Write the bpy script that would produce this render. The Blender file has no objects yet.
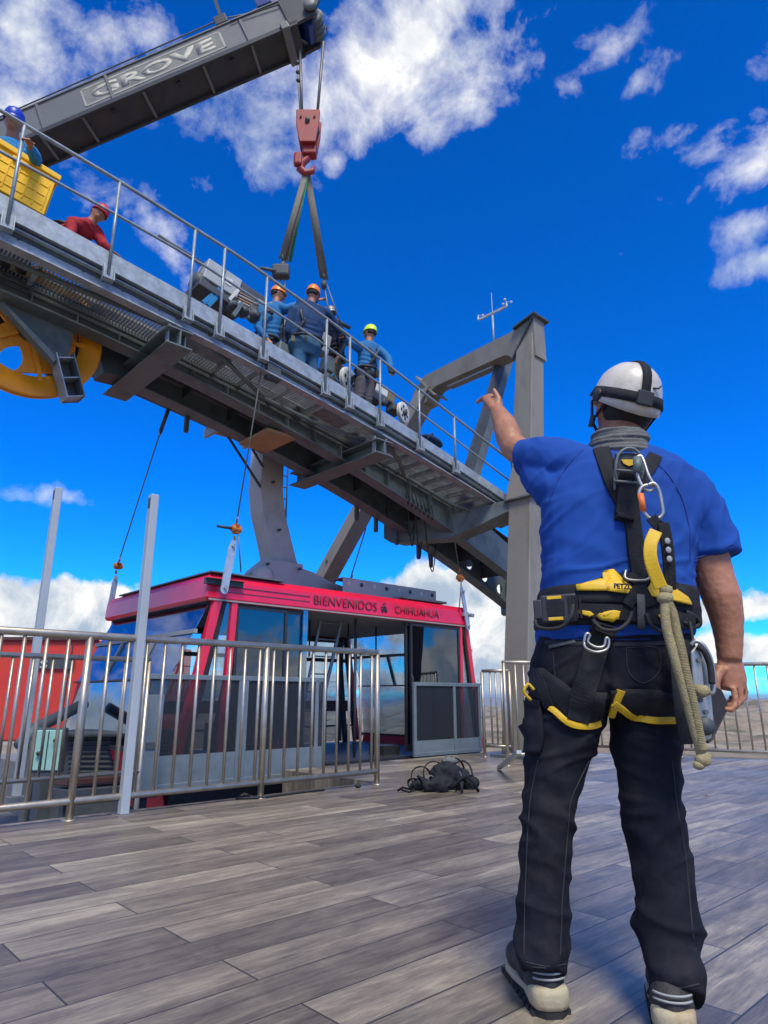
import bpy, bmesh, math, random
import numpy as np
from mathutils import Vector, Matrix, noise
from mathutils.bvhtree import BVHTree
random.seed(7)
scene = bpy.context.scene
COL = scene.collection
V = Vector
# ------------------------------------------------------------------ camera
F = 665.0; PIT = math.atan(185/665.0); EYE = .76
cp, sp = math.cos(PIT), math.sin(PIT)
cam_d = bpy.data.cameras.new('camera'); cam = bpy.data.objects.new('camera', cam_d); COL.objects.link(cam)
cam.location = (0, 0, EYE); cam.rotation_euler = (math.pi/2 + PIT, 0, 0)
cam_d.sensor_fit = 'VERTICAL'; cam_d.sensor_height = 36; cam_d.lens = F*36/1024
cam_d.clip_start = .05; cam_d.clip_end = 60000
scene.camera = cam

# site frame: a runs along the cableway, b across it, z up
UA = V((math.sin(math.radians(47)), math.cos(math.radians(47)), 0)); WB = V((-UA.y, UA.x, 0)); ORG = V((1.26, 10.3, 0))
UZ = V((0, 0, 1))
def L(a, b, z=0): return ORG + UA*a + WB*b + UZ*z
def ray(x, y):
    v = (512-y)/F; f = cp - v*sp
    return V(((x-384)/F/f, 1.0, (sp+v*cp)/f))
EYEP = V((0, 0, EYE))
def at(x, y, Y): return EYEP + ray(x, y)*Y
def onb(x, y, b):
    r = ray(x, y); t = (b + ORG.dot(WB))/(r.dot(WB)); return EYEP + r*t
def ona(x, y, a):
    r = ray(x, y); t = (a + ORG.dot(UA))/(r.dot(UA)); return EYEP + r*t
def onz(x, y, z=0):
    r = ray(x, y); return EYEP + r*((z-EYE)/r.z)
def A_of(p): return (p-ORG).dot(UA)
def B_of(p): return (p-ORG).dot(WB)

# ------------------------------------------------------------------ materials
def newmat(name):
    m = bpy.data.materials.new(name); m.use_nodes = True
    nt = m.node_tree; return m, nt, nt.nodes['Principled BSDF']
def mat(name, col, rough=.5, metal=0.0, var=.12, scale=6.0, bump=0.0, bscale=60.0, dirt=None, dirt_scale=2.5, dirt_amt=.5, stretch=None, coat=0.0):
    m, nt, b = newmat(name); N = nt.nodes; K = nt.links.new
    tc = N.new('ShaderNodeTexCoord'); src = tc.outputs['Object']
    if stretch:
        mp = N.new('ShaderNodeMapping'); mp.inputs['Scale'].default_value = stretch; K(src, mp.inputs[0]); src = mp.outputs[0]
    n = N.new('ShaderNodeTexNoise'); n.inputs['Scale'].default_value = scale; n.inputs['Detail'].default_value = 6; n.inputs['Roughness'].default_value = .65
    K(src, n.inputs['Vector'])
    r = N.new('ShaderNodeValToRGB'); r.color_ramp.elements[0].position = .3; r.color_ramp.elements[1].position = .7
    lo = [max(0, c*(1-var)) for c in col]; hi = [min(1, c*(1+var)) for c in col]
    r.color_ramp.elements[0].color = (*lo, 1); r.color_ramp.elements[1].color = (*hi, 1)
    K(n.outputs[0], r.inputs[0]); out = r.outputs[0]
    if dirt:
        n2 = N.new('ShaderNodeTexNoise'); n2.inputs['Scale'].default_value = dirt_scale; n2.inputs['Detail'].default_value = 8; n2.inputs['Roughness'].default_value = .7
        K(src, n2.inputs['Vector'])
        r2 = N.new('ShaderNodeValToRGB'); r2.color_ramp.elements[0].position = .5; r2.color_ramp.elements[1].position = .72
        r2.color_ramp.elements[0].color = (0, 0, 0, 1); r2.color_ramp.elements[1].color = (dirt_amt,)*3+(1,)
        K(n2.outputs[0], r2.inputs[0])
        mx = N.new('ShaderNodeMix'); mx.data_type = 'RGBA'; K(r2.outputs[0], mx.inputs[0]); K(out, mx.inputs[6]); mx.inputs[7].default_value = (*dirt, 1)
        out = mx.outputs[2]
    K(out, b.inputs['Base Color'])
    b.inputs['Metallic'].default_value = metal
    mr = N.new('ShaderNodeMapRange'); mr.inputs[3].default_value = max(.03, rough-.1); mr.inputs[4].default_value = min(1, rough+.12)
    K(n.outputs[0], mr.inputs[0]); K(mr.outputs[0], b.inputs['Roughness'])
    if coat: b.inputs['Coat Weight'].default_value = coat; b.inputs['Coat Roughness'].default_value = .12
    if bump:
        bn = N.new('ShaderNodeTexNoise'); bn.inputs['Scale'].default_value = bscale; bn.inputs['Detail'].default_value = 4; K(src, bn.inputs['Vector'])
        bp = N.new('ShaderNodeBump'); bp.inputs['Strength'].default_value = bump; bp.inputs['Distance'].default_value = .01
        K(bn.outputs[0], bp.inputs['Height']); K(bp.outputs[0], b.inputs['Normal'])
    return m
def glassmat(name, tint, gloss=.35, rough=.02, refl=(.9, .95, 1)):
    m, nt, b = newmat(name); N = nt.nodes; K = nt.links.new; N.remove(b)
    o = [n for n in N if n.type == 'OUTPUT_MATERIAL'][0]
    t = N.new('ShaderNodeBsdfTransparent'); t.inputs[0].default_value = (*tint, 1)
    g = N.new('ShaderNodeBsdfGlossy'); g.inputs[0].default_value = (*refl, 1); g.inputs['Roughness'].default_value = rough
    tc = N.new('ShaderNodeTexCoord'); n = N.new('ShaderNodeTexNoise'); n.inputs['Scale'].default_value = 1.3; K(tc.outputs['Object'], n.inputs['Vector'])
    bp = N.new('ShaderNodeBump'); bp.inputs['Strength'].default_value = .08; bp.inputs['Distance'].default_value = .05; K(n.outputs[0], bp.inputs['Height']); K(bp.outputs[0], g.inputs['Normal'])
    fr = N.new('ShaderNodeLayerWeight'); fr.inputs[0].default_value = .35
    mr = N.new('ShaderNodeMapRange'); mr.inputs[3].default_value = gloss; mr.inputs[4].default_value = min(1, gloss+.5); K(fr.outputs['Fresnel'], mr.inputs[0])
    mx = N.new('ShaderNodeMixShader'); K(mr.outputs[0], mx.inputs[0]); K(t.outputs[0], mx.inputs[1]); K(g.outputs[0], mx.inputs[2]); K(mx.outputs[0], o.inputs[0])
    return m
def meshmat(name, col, cover=.5, pitch=.012):
    m, nt, b = newmat(name); N = nt.nodes; K = nt.links.new
    b.inputs['Base Color'].default_value = (*col, 1); b.inputs['Roughness'].default_value = .5; b.inputs['Metallic'].default_value = .3
    o = [n for n in N if n.type == 'OUTPUT_MATERIAL'][0]
    t = N.new('ShaderNodeBsdfTransparent'); mx = N.new('ShaderNodeMixShader'); mx.inputs[0].default_value = cover
    K(t.outputs[0], mx.inputs[1]); K(b.outputs[0], mx.inputs[2]); K(mx.outputs[0], o.inputs[0])
    return m

M = {}
M['stainless'] = mat('stainless', (.44, .395, .33), .42, .8, .15, 9, .05, 80, dirt=(.2, .16, .12), dirt_amt=.45, dirt_scale=4)
M['white_pole'] = mat('pole_paint', (.38, .42, .45), .45, .1, .08, 5, .05, 50, dirt=(.3, .3, .3), dirt_amt=.4)
M['galv'] = mat('galvanised', (.34, .38, .41), .5, .35, .22, 14, .06, 70, dirt=(.16, .17, .17), dirt_amt=.6, dirt_scale=3)
M['galv_rail'] = mat('galvanised_tube', (.27, .31, .34), .45, .4, .2, 12, dirt=(.12, .12, .12), dirt_amt=.5)
M['steel_grey'] = mat('painted_steel', (.130, .162, .170), .55, .15, .16, 4, .08, 40, dirt=(.075, .07, .065), dirt_amt=.85, dirt_scale=2.6)
M['steel_dark'] = mat('dark_steel', (.07, .08, .09), .6, .2, .25, 6, .1, 40, dirt=(.06, .06, .06), dirt_amt=.6)
M['leg_paint'] = mat('tower_paint', (.235, .217, .183), .6, .05, .07, 3, .05, 40, dirt=(.14, .115, .09), dirt_amt=.75, dirt_scale=2.4, stretch=(1, 1, .35))
M['hanger_paint'] = mat('hanger_paint', (.44, .44, .42), .55, .05, .07, 3, .05, 40, dirt=(.2, .18, .16), dirt_amt=.4, dirt_scale=2)
M['black'] = mat('black_parts', (.025, .026, .03), .55, 0, .3, 12)
M['rubber'] = mat('rubber', (.018, .018, .02), .75, 0, .3, 20)
M['grating'] = mat('grating', (.30, .31, .33), .5, .35, .3, 9, dirt=(.08, .08, .08), dirt_amt=.7)
M['yellow'] = mat('yellow_wheel', (.84, .29, .003), .5, 0, .08, 5, .05, 40, dirt=(.25, .13, .03), dirt_amt=.5, dirt_scale=3)
M['crate'] = mat('yellow_plastic', (.95, .53, .003), .5, 0, .05, 5, dirt=(.45, .3, .05), dirt_amt=.4)
M['red'] = mat('cabin_red', (.80, .012, .055), .32, 0, .06, 3, coat=.5, dirt=(.35, .02, .03), dirt_amt=.4)
M['red_pink'] = mat('hook_red', (.30, .022, .02), .5, 0, .14, 8, dirt=(.2, .06, .05), dirt_amt=.6, dirt_scale=7)
M['kiosk_red'] = mat('kiosk_red', (.62, .045, .03), .5, 0, .06, 2)
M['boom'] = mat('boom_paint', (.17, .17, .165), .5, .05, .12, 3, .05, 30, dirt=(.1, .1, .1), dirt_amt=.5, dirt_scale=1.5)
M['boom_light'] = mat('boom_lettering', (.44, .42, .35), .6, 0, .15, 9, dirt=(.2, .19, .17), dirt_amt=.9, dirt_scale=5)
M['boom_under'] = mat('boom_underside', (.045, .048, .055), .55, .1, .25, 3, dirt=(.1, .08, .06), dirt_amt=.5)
M['blue_head'] = mat('blue_paint', (.012, .035, .20), .4, 0, .15, 5, dirt=(.06, .07, .12), dirt_amt=.6)
M['rope_steel'] = mat('wire_rope', (.16, .15, .14), .5, .5, .3, 60)
M['sling'] = mat('webbing_sling', (.18, .165, .13), .85, 0, .25, 30)
M['sling_green'] = mat('green_webbing', (.02, .25, .12), .85, 0, .2, 30)
M['orange_hoist'] = mat('hoist_orange', (.55, .17, .02), .5, 0, .3, 25, dirt=(.12, .06, .03), dirt_amt=.8, dirt_scale=20)
M['plate_light'] = mat('zinc_plate', (.46, .52, .56), .4, .45, .12, 14, dirt=(.25, .25, .25), dirt_amt=.5)
M['wood'] = mat('plank_wood', (.38, .22, .11), .75, 0, .25, 5, .2, 30, stretch=(1, 6, 1))
M['cabin_ceiling'] = mat('cabin_ceiling', (.30, .31, .31), .6, 0, .08, 4)
M['cabin_dark'] = mat('cabin_frame', (.028, .03, .036), .45, .1, .2, 8)
M['concrete'] = mat('concrete', (.22, .21, .2), .85, 0, .2, 4, .2, 30, dirt=(.1, .1, .1), dirt_amt=.6)
M['glass'] = glassmat('cabin_glass', (.10, .16, .24), .10)
M['glass_clear'] = glassmat('clear_glass', (.72, .80, .86), .10)
M['glass_bright'] = glassmat('side_glass', (.34, .48, .62), .20)
M['teal'] = mat('teal_panel', (.30, .55, .50), .25, 0, .1, 4)
M['gate_mesh'] = meshmat('gate_mesh', (.035, .04, .048), .55)
M['gate'] = mat('gate_frame', (.18, .22, .245), .5, .3, .15, 10, dirt=(.12, .12, .12), dirt_amt=.5)
M['white'] = mat('white_paint', (.62, .62, .58), .5, 0, .15, 10, dirt=(.2, .2, .2), dirt_amt=.5, dirt_scale=8)
M['brown_band'] = mat('brown_band', (.085, .035, .028), .5, 0, .2, 8)

# ------------------------------------------------------------------ mesh builder
class MB:
    def __init__(s): s.v = []; s.f = []
    def add(s, vs, fs):
        o = len(s.v); s.v += [V(p) for p in vs]; s.f += [tuple(i+o for i in f) for f in fs]; return s
    def hexa(s, lo4, hi4):
        return s.add(list(lo4)+list(hi4), [(3,2,1,0),(4,5,6,7),(0,1,5,4),(1,2,6,5),(2,3,7,6),(3,0,4,7)])
    def box(s, c, x, y, z):     # half vectors
        c, x, y, z = V(c), V(x), V(y), V(z)
        return s.hexa([c-x-y-z, c+x-y-z, c+x+y-z, c-x+y-z], [c-x-y+z, c+x-y+z, c+x+y+z, c-x+y+z])
    def lbox(s, a0, a1, b0, b1, z0, z1):
        return s.hexa([L(a0,b0,z0),L(a1,b0,z0),L(a1,b1,z0),L(a0,b1,z0)], [L(a0,b0,z1),L(a1,b0,z1),L(a1,b1,z1),L(a0,b1,z1)])
    def beam(s, p, q, w, h, up=UZ):
        p, q = V(p), V(q); d = (q-p).normalized(); sd = d.cross(up).normalized(); u = sd.cross(d)
        return s.hexa([p-sd*w/2-u*h/2, p+sd*w/2-u*h/2, p+sd*w/2+u*h/2, p-sd*w/2+u*h/2],
                      [q-sd*w/2-u*h/2, q+sd*w/2-u*h/2, q+sd*w/2+u*h/2, q-sd*w/2+u*h/2])
    def ibeam(s, p, q, w, h, t=.02, up=UZ):
        p, q = V(p), V(q); d = (q-p).normalized(); sd = d.cross(up).normalized(); u = sd.cross(d)
        s.beam(p+u*(h/2-t/2), q+u*(h/2-t/2), w, t, up); s.beam(p-u*(h/2-t/2), q-u*(h/2-t/2), w, t, up)
        return s.beam(p, q, t, h-2*t-.002, up)
    def tube(s, pts, r, n=8, caps=True, flat=1.0, ref=None):
        pts = [V(p) for p in pts]; R = r if isinstance(r, (list, tuple)) else [r]*len(pts)
        o = len(s.v); prev = None
        for i, p in enumerate(pts):
            d = (pts[min(i+1, len(pts)-1)] - pts[max(i-1, 0)])
            d = d.normalized() if d.length > 1e-9 else V((0, 0, 1))
            if prev is None:
                rr = V(ref) if ref is not None else (V((1, 0, 0)) if abs(d.x) < .8 else V((0, 1, 0)))
                x = (rr - d*rr.dot(d)).normalized()
            else:
                x = (prev - d*prev.dot(d)).normalized()
            prev = x; y = d.cross(x)
            for k in range(n):
                t = 2*math.pi*k/n; s.v.append(p + x*(R[i]*math.cos(t)) + y*(R[i]*flat*math.sin(t)))
        for i in range(len(pts)-1):
            for k in range(n):
                a, b = o+i*n+k, o+i*n+(k+1) % n; s.f.append((a, b, b+n, a+n))
        if caps:
            s.f.append(tuple(o+k for k in range(n))[::-1]); e = o+(len(pts)-1)*n; s.f.append(tuple(e+k for k in range(n)))
        return s
    def prism(s, poly, vec):
        n = len(poly); vec = V(vec); o = len(s.v); s.v += [V(p) for p in poly] + [V(p)+vec for p in poly]
        s.f.append(tuple(range(o, o+n))[::-1]); s.f.append(tuple(range(o+n, o+2*n)))
        for i in range(n): j = (i+1) % n; s.f.append((o+i, o+j, o+n+j, o+n+i))
        return s
    def lathe(s, prof, c, axis, n=24, ref=None):   # prof: (r, h) closed at the axis ends
        c, ax = V(c), V(axis).normalized(); rr = V(ref) if ref else (V((1, 0, 0)) if abs(ax.x) < .8 else V((0, 1, 0)))
        x = (rr-ax*rr.dot(ax)).normalized(); y = ax.cross(x); o = len(s.v)
        for r, h in prof:
            for k in range(n):
                t = 2*math.pi*k/n; s.v.append(c+ax*h+x*(r*math.cos(t))+y*(r*math.sin(t)))
        m = len(prof)
        for i in range(m-1):
            for k in range(n):
                a, b = o+i*n+k, o+i*n+(k+1) % n; s.f.append((a, b, b+n, a+n))
        s.f.append(tuple(o+k for k in range(n))[::-1]); e = o+(m-1)*n; s.f.append(tuple(e+k for k in range(n)))
        return s
    def ring(s, c, axis, R, r, n=32, m=10):
        c, ax = V(c), V(axis).normalized(); rr = V((1, 0, 0)) if abs(ax.x) < .8 else V((0, 1, 0))
        x = (rr-ax*rr.dot(ax)).normalized(); y = ax.cross(x); o = len(s.v)
        for i in range(n):
            t = 2*math.pi*i/n; e = x*math.cos(t)+y*math.sin(t)
            for j in range(m):
                q = 2*math.pi*j/m; s.v.append(c+e*(R+r*math.cos(q))+ax*(r*math.sin(q)))
        for i in range(n):
            for j in range(m):
                a = o+i*m+j; b = o+i*m+(j+1) % m; c2 = o+((i+1) % n)*m+(j+1) % m; d = o+((i+1) % n)*m+j; s.f.append((a, d, c2, b))
        return s
    def ell(s, c, x, y, z, n=16, m=10):      # ellipsoid with half axes as vectors
        c, x, y, z = V(c), V(x), V(y), V(z); o = len(s.v)
        for i in range(1, m):
            ph = math.pi*i/m
            for k in range(n):
                t = 2*math.pi*k/n; s.v.append(c+z*math.cos(ph)+(x*math.cos(t)+y*math.sin(t))*math.sin(ph))
        s.v.append(c+z); top = len(s.v)-1; s.v.append(c-z); bot = top+1
        for i in range(m-2):
            for k in range(n):
                a, b = o+i*n+k, o+i*n+(k+1) % n; s.f.append((a, a+n, b+n, b))
        for k in range(n):
            s.f.append((top, o+k, o+(k+1) % n)); s.f.append((bot, o+(m-2)*n+(k+1) % n, o+(m-2)*n+k))
        return s
    def sweep(s, prof, alist, zf, b0=0):     # closed profile (b, dz) carried along a
        o = len(s.v); n = len(prof)
        for a in alist:
            for (b, dz) in prof: s.v.append(L(a, b0+b, zf(a)+(dz(a) if callable(dz) else dz)))
        for i in range(len(alist)-1):
            for k in range(n):
                p, q = o+i*n+k, o+i*n+(k+1) % n; s.f.append((p, q, q+n, p+n))
        s.f.append(tuple(o+k for k in range(n))[::-1]); e = o+(len(alist)-1)*n; s.f.append(tuple(e+k for k in range(n)))
        return s
    def mesh(s, name, off=V((0, 0, 0)), smooth=False):
        me = bpy.data.meshes.new(name); me.from_pydata([tuple(p-off) for p in s.v], [], s.f)
        bm = bmesh.new(); bm.from_mesh(me); bmesh.ops.recalc_face_normals(bm, faces=bm.faces); bm.to_mesh(me); bm.free()
        if smooth: me.shade_smooth()
        return me
    def build(s, name, m, root=None, smooth=False, bevel=0, loc=None):
        off = root_pos(root) if root is not None else (V(loc) if loc is not None else V((0, 0, 0)))
        me = s.mesh(name, off, smooth); return link(name, me, m, root, bevel, loc)
def root_pos(r):
    p = V((0, 0, 0))
    while r is not None: p = p + r.location; r = r.parent
    return p
def link(name, me, m, root=None, bevel=0, loc=None):
    o = bpy.data.objects.new(name, me); me.materials.clear()
    for mm in (m if isinstance(m, (list, tuple)) else [m]): me.materials.append(M[mm] if isinstance(mm, str) else mm)
    COL.objects.link(o)
    if root is not None: o.parent = root
    elif loc is not None: o.location = loc
    if bevel:
        bv = o.modifiers.new('bevel', 'BEVEL'); bv.width = bevel; bv.segments = 2; bv.limit_method = 'ANGLE'; bv.angle_limit = math.radians(35)
    return o
def tag(o, label=None, cat=None, group=None, kind=None):
    if label: o['label'] = label
    if cat: o['category'] = cat
    if group: o['group'] = group
    if kind: o['kind'] = kind
    return o
def thing(name, loc, label, cat, group=None):
    o = bpy.data.objects.new(name, None); COL.objects.link(o); o.location = loc; o.empty_display_size = .1
    return tag(o, label, cat, group)
def interp(tab):
    xs = [t[0] for t in tab]; ys = [t[1] for t in tab]
    return lambda a: float(np.interp(a, xs, ys))
def arange(a, b, n): return [a+(b-a)*i/n for i in range(n+1)]
def text_mesh(body, size, bold=0.0, extrude=0.0, spacing=1.0):
    cu = bpy.data.curves.new('t', 'FONT'); cu.body = body; cu.size = size; cu.offset = bold; cu.extrude = extrude
    cu.align_x = 'LEFT'; cu.space_character = spacing; cu.resolution_u = 3
    o = bpy.data.objects.new('t', cu); COL.objects.link(o); dg = bpy.context.evaluated_depsgraph_get(); dg.update()
    me = bpy.data.meshes.new_from_object(o.evaluated_get(dg)); bpy.data.objects.remove(o); bpy.data.curves.remove(cu)
    return me

# ------------------------------------------------------------------ sky, sun, air
SUN_EL = math.radians(58); SUN_AZ = math.radians(163)      # azimuth clockwise from +Y: behind the camera, a little to the right
sund = V((math.sin(SUN_AZ)*math.cos(SUN_EL), math.cos(SUN_AZ)*math.cos(SUN_EL), math.sin(SUN_EL)))
sl = bpy.data.lights.new('sun', 'SUN'); sl.energy = 2.9; sl.angle = math.radians(20); sl.color = (1, .955, .80)
so = bpy.data.objects.new('sun', sl); COL.objects.link(so); so.rotation_euler = sund.to_track_quat('Z', 'Y').to_euler(); so.location = (0, 0, 30)
world = bpy.data.worlds.new('World'); scene.world = world; world.use_nodes = True
nt = world.node_tree; N = nt.nodes; K = nt.links.new; bg = N['Background']
sky = N.new('ShaderNodeTexSky'); sky.sky_type = 'NISHITA'; sky.sun_disc = False; sky.sun_elevation = SUN_EL; sky.sun_rotation = SUN_AZ
sky.altitude = 2200; sky.air_density = 1.0; sky.dust_density = .2; sky.ozone_density = 3.0
hs = N.new('ShaderNodeHueSaturation'); hs.inputs['Saturation'].default_value = 1.45; K(sky.outputs[0], hs.inputs['Color'])
mu = N.new('ShaderNodeMix'); mu.data_type = 'RGBA'; mu.blend_type = 'MULTIPLY'; mu.inputs[0].default_value = 1; mu.inputs[7].default_value = (.20, 1.24, 1.95, 1)
tc0 = N.new('ShaderNodeTexCoord'); sz0 = N.new('ShaderNodeSeparateXYZ'); K(tc0.outputs['Generated'], sz0.inputs[0])
gr0 = N.new('ShaderNodeMapRange'); gr0.inputs[1].default_value = .25; gr0.inputs[2].default_value = .95; gr0.inputs[3].default_value = 1.06; gr0.inputs[4].default_value = .84; K(sz0.outputs['Z'], gr0.inputs[0])
hs.inputs['Value'].default_value = 1.0; K(gr0.outputs[0], hs.inputs['Value'])
K(hs.outputs[0], mu.inputs[6])
tc = N.new('ShaderNodeTexCoord'); dirv = tc.outputs['Generated']
def math_(op, a, b=None, clamp=False):
    n = N.new('ShaderNodeMath'); n.operation = op; n.use_clamp = clamp
    for i, x in enumerate((a, b)):
        if x is None: continue
        if isinstance(x, (int, float)): n.inputs[i].default_value = x
        else: K(x, n.inputs[i])
    return n.outputs[0]
def blob(x, y, rx, ry, tilt=0, k=1.0):
    c = ray(x, y).normalized(); r = V((0, 0, 1)).cross(c).normalized()*-1; u = r.cross(c)
    if u.z < 0: u = -u
    t = math.radians(tilt); ex = r*math.cos(t)+u*math.sin(t); ez = u*math.cos(t)-r*math.sin(t)
    R = Matrix((ex, c, ez)).transposed()
    if R.determinant() < 0: R = Matrix((-ex, c, ez)).transposed()
    pxr = ((512-y)/F)**2+((x-384)/F)**2; s = 1/F/(1+pxr)**.5
    mp = N.new('ShaderNodeMapping'); mp.vector_type = 'TEXTURE'; mp.inputs['Rotation'].default_value = R.to_euler('XYZ')
    mp.inputs['Scale'].default_value = (rx*s, 1000, ry*s); K(dirv, mp.inputs[0])
    ln = N.new('ShaderNodeVectorMath'); ln.operation = 'LENGTH'; K(mp.outputs[0], ln.inputs[0])
    return math_('SUBTRACT', k, math_('MULTIPLY', ln.outputs['Value'], k))
def cover(bl):
    o = None
    for b in bl:
        x = blob(*b); o = x if o is None else math_('MAXIMUM', o, x)
    return math_('MAXIMUM', o, -1.0)
def fbm(scale, rough=.6, detail=9, off=(0, 0, 0), dist=0.0, sc=(1, 1, 1)):
    mp = N.new('ShaderNodeMapping'); mp.inputs['Location'].default_value = off; mp.inputs['Scale'].default_value = sc; K(dirv, mp.inputs[0])
    n = N.new('ShaderNodeTexNoise'); n.inputs['Scale'].default_value = scale; n.inputs['Detail'].default_value = detail; n.inputs['Roughness'].default_value = rough
    n.inputs['Distortion'].default_value = dist; K(mp.outputs[0], n.inputs['Vector']); return n.outputs[0]
high = cover([(30,35,95,72,20,1.3),(10,95,60,60,0,1.1),(395,42,165,82,12,1.7),(330,100,75,55,20,1.3),(455,62,90,70,0,1.5),(262,105,80,55,30,1.0),(215,128,75,45,20,1.1),
              (250,160,65,40,0,.9),(150,35,45,40,0,.6),(95,178,95,36,-25,1.0),(150,222,60,34,-40,.8),
              (690,45,62,28,20,.8),(612,52,62,32,25,1.1),(768,62,50,70,0,1.05),(700,155,105,42,-12,1.3),(665,185,60,42,30,1.0),(640,80,26,14,25,.9),(585,70,24,20,60,.8),(690,200,34,14,40,.9),(720,130,50,16,10,.9),(765,110,40,22,-20,1.0),(735,70,30,12,10,.6),(748,170,60,30,15,1.0),(752,225,70,24,0,1.1),(765,258,40,16,0,.8),(335,160,14,16,0,.9),
              (65,498,60,12,0,.8),(135,490,28,8,0,.6)])
low = cover([(20,612,140,48,0,1.5),(62,598,65,38,0,1.4),(115,600,60,32,0,1.2),(0,590,70,35,0,1.2),(430,612,85,50,0,1.9),(455,640,75,75,0,1.9),(500,625,60,62,0,1.6),(395,620,55,45,0,1.2),
             (735,610,110,26,0,1.1),(730,650,160,30,0,1.2),(250,650,260,26,0,1.1),(60,640,160,34,0,1.5),(600,655,160,34,0,1.1),(430,682,520,20,0,1.1),
             (-260,560,220,90,0,1.2),(1010,600,200,60,0,1.2)])
n1 = fbm(7.0, .61, 12, (3.1, 1.7, .4), .25); n2 = fbm(9, .58, 12, (8.2, 4.1, 2.2), .15)
def density(mask, n, amp, bias, soft):
    x = math_('ADD', mask, math_('MULTIPLY', math_('SUBTRACT', n, .5), amp)); x = math_('SUBTRACT', x, bias)
    return math_('DIVIDE', x, soft, True)
nf = fbm(22, .6, 10, (1.1, 5.7, 2.4), .3)
nh = math_('ADD', math_('MULTIPLY', n1, .76), math_('MULTIPLY', nf, .24))
sx_ = N.new('ShaderNodeSeparateXYZ'); K(dirv, sx_.inputs[0])      # low cloud banks added outside the view, for reflections in the glass
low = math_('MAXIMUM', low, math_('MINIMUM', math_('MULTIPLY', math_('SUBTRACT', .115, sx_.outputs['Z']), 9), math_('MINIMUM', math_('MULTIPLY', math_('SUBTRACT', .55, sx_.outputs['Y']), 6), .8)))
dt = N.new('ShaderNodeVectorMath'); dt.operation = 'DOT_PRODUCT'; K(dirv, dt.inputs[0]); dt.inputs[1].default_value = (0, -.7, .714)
behind = math_('MULTIPLY', math_('SUBTRACT', dt.outputs['Value'], .30), 2.6)          # unseen clouds added overhead and behind to whiten the ambient light
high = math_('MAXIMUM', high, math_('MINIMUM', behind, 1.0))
high = math_('MAXIMUM', high, math_('MINIMUM', math_('MULTIPLY', math_('SUBTRACT', math_('MULTIPLY', sx_.outputs['X'], -1), .60), 4), .9))  # unseen clouds added off to the left, to reflect in the end glass
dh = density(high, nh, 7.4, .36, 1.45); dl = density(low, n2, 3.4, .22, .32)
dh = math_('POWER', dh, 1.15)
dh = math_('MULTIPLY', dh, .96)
sh = fbm(5.5, .6, 8, (5, 2, 7)); sh2 = fbm(9, .62, 9, (1, 9, 3), .4)
def ramp(src, p0, c0, p1, c1):
    r = N.new('ShaderNodeValToRGB'); r.color_ramp.elements[0].position = p0; r.color_ramp.elements[0].color = (*c0, 1); r.color_ramp.elements[1].position = p1; r.color_ramp.elements[1].color = (*c1, 1)
    K(src, r.inputs[0]); return r.outputs[0]
def scale_col(c, s):
    m = N.new('ShaderNodeMix'); m.data_type = 'RGBA'; m.blend_type = 'MULTIPLY'; m.inputs[0].default_value = 1; K(c, m.inputs[6]); m.inputs[7].default_value = (s, s, s, 1); return m.outputs[2]
CL = 8.2
ch = scale_col(ramp(sh, .36, (.55, .64, .76), .58, (1.0, 1.0, .98)), CL*.98); cl = scale_col(ramp(sh2, .40, (.40, .50, .62), .58, (1.0, .99, .96)), CL)
def mixc(f, a, b):
    m = N.new('ShaderNodeMix'); m.data_type = 'RGBA'; K(f, m.inputs[0]); K(a, m.inputs[6]); K(b, m.inputs[7]); return m.outputs[2]
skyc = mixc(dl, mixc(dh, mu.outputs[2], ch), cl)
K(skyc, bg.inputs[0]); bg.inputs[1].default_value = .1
vs = scene.view_settings; vs.view_transform = 'Standard'; vs.look = 'None'; vs.exposure = .42; vs.gamma = 1; vs.use_curve_mapping = False
scene.cycles.use_denoising = True; scene.cycles.max_bounces = 8; scene.cycles.transparent_max_bounces = 16
scene.cycles.volume_bounces = 0; scene.cycles.volume_step_rate = 4

# ------------------------------------------------------------------ deck floor of plank tiles
m, nt2, b = newmat('plank_tile'); N2 = nt2.nodes; K2 = nt2.links.new
t = N2.new('ShaderNodeTexCoord'); mp = N2.new('ShaderNodeMapping'); mp.inputs['Rotation'].default_value = (0, 0, math.radians(-43)); K2(t.outputs['Object'], mp.inputs[0])
br = N2.new('ShaderNodeTexBrick'); br.offset = .37; br.offset_frequency = 2; br.squash = 1
br.inputs['Color1'].default_value = (0, 0, 0, 1); br.inputs['Color2'].default_value = (1, 1, 1, 1); br.inputs['Mortar'].default_value = (.5, .5, .5, 1)
br.inputs['Scale'].default_value = 1; br.inputs['Mortar Size'].default_value = .003; br.inputs['Mortar Smooth'].default_value = .05; br.inputs['Bias'].default_value = 0
br.inputs['Brick Width'].default_value = 1.2; br.inputs['Row Height'].default_value = .2; K2(mp.outputs[0], br.inputs['Vector'])
off = N2.new('ShaderNodeVectorMath'); off.operation = 'SCALE'; K2(br.outputs['Color'], off.inputs[0]); off.inputs['Scale'].default_value = 37
ad = N2.new('ShaderNodeVectorMath'); ad.operation = 'ADD'; K2(mp.outputs[0], ad.inputs[0]); K2(off.outputs[0], ad.inputs[1])
def fn(scale, vec, detail=8, rough=.65, dist=0):
    s = N2.new('ShaderNodeMapping'); s.inputs['Scale'].default_value = vec; K2(ad.outputs[0], s.inputs[0])
    n = N2.new('ShaderNodeTexNoise'); n.inputs['Scale'].default_value = scale; n.inputs['Detail'].default_value = detail; n.inputs['Roughness'].default_value = rough; n.inputs['Distortion'].default_value = dist
    K2(s.outputs[0], n.inputs['Vector']); return n.outputs[0]
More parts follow.
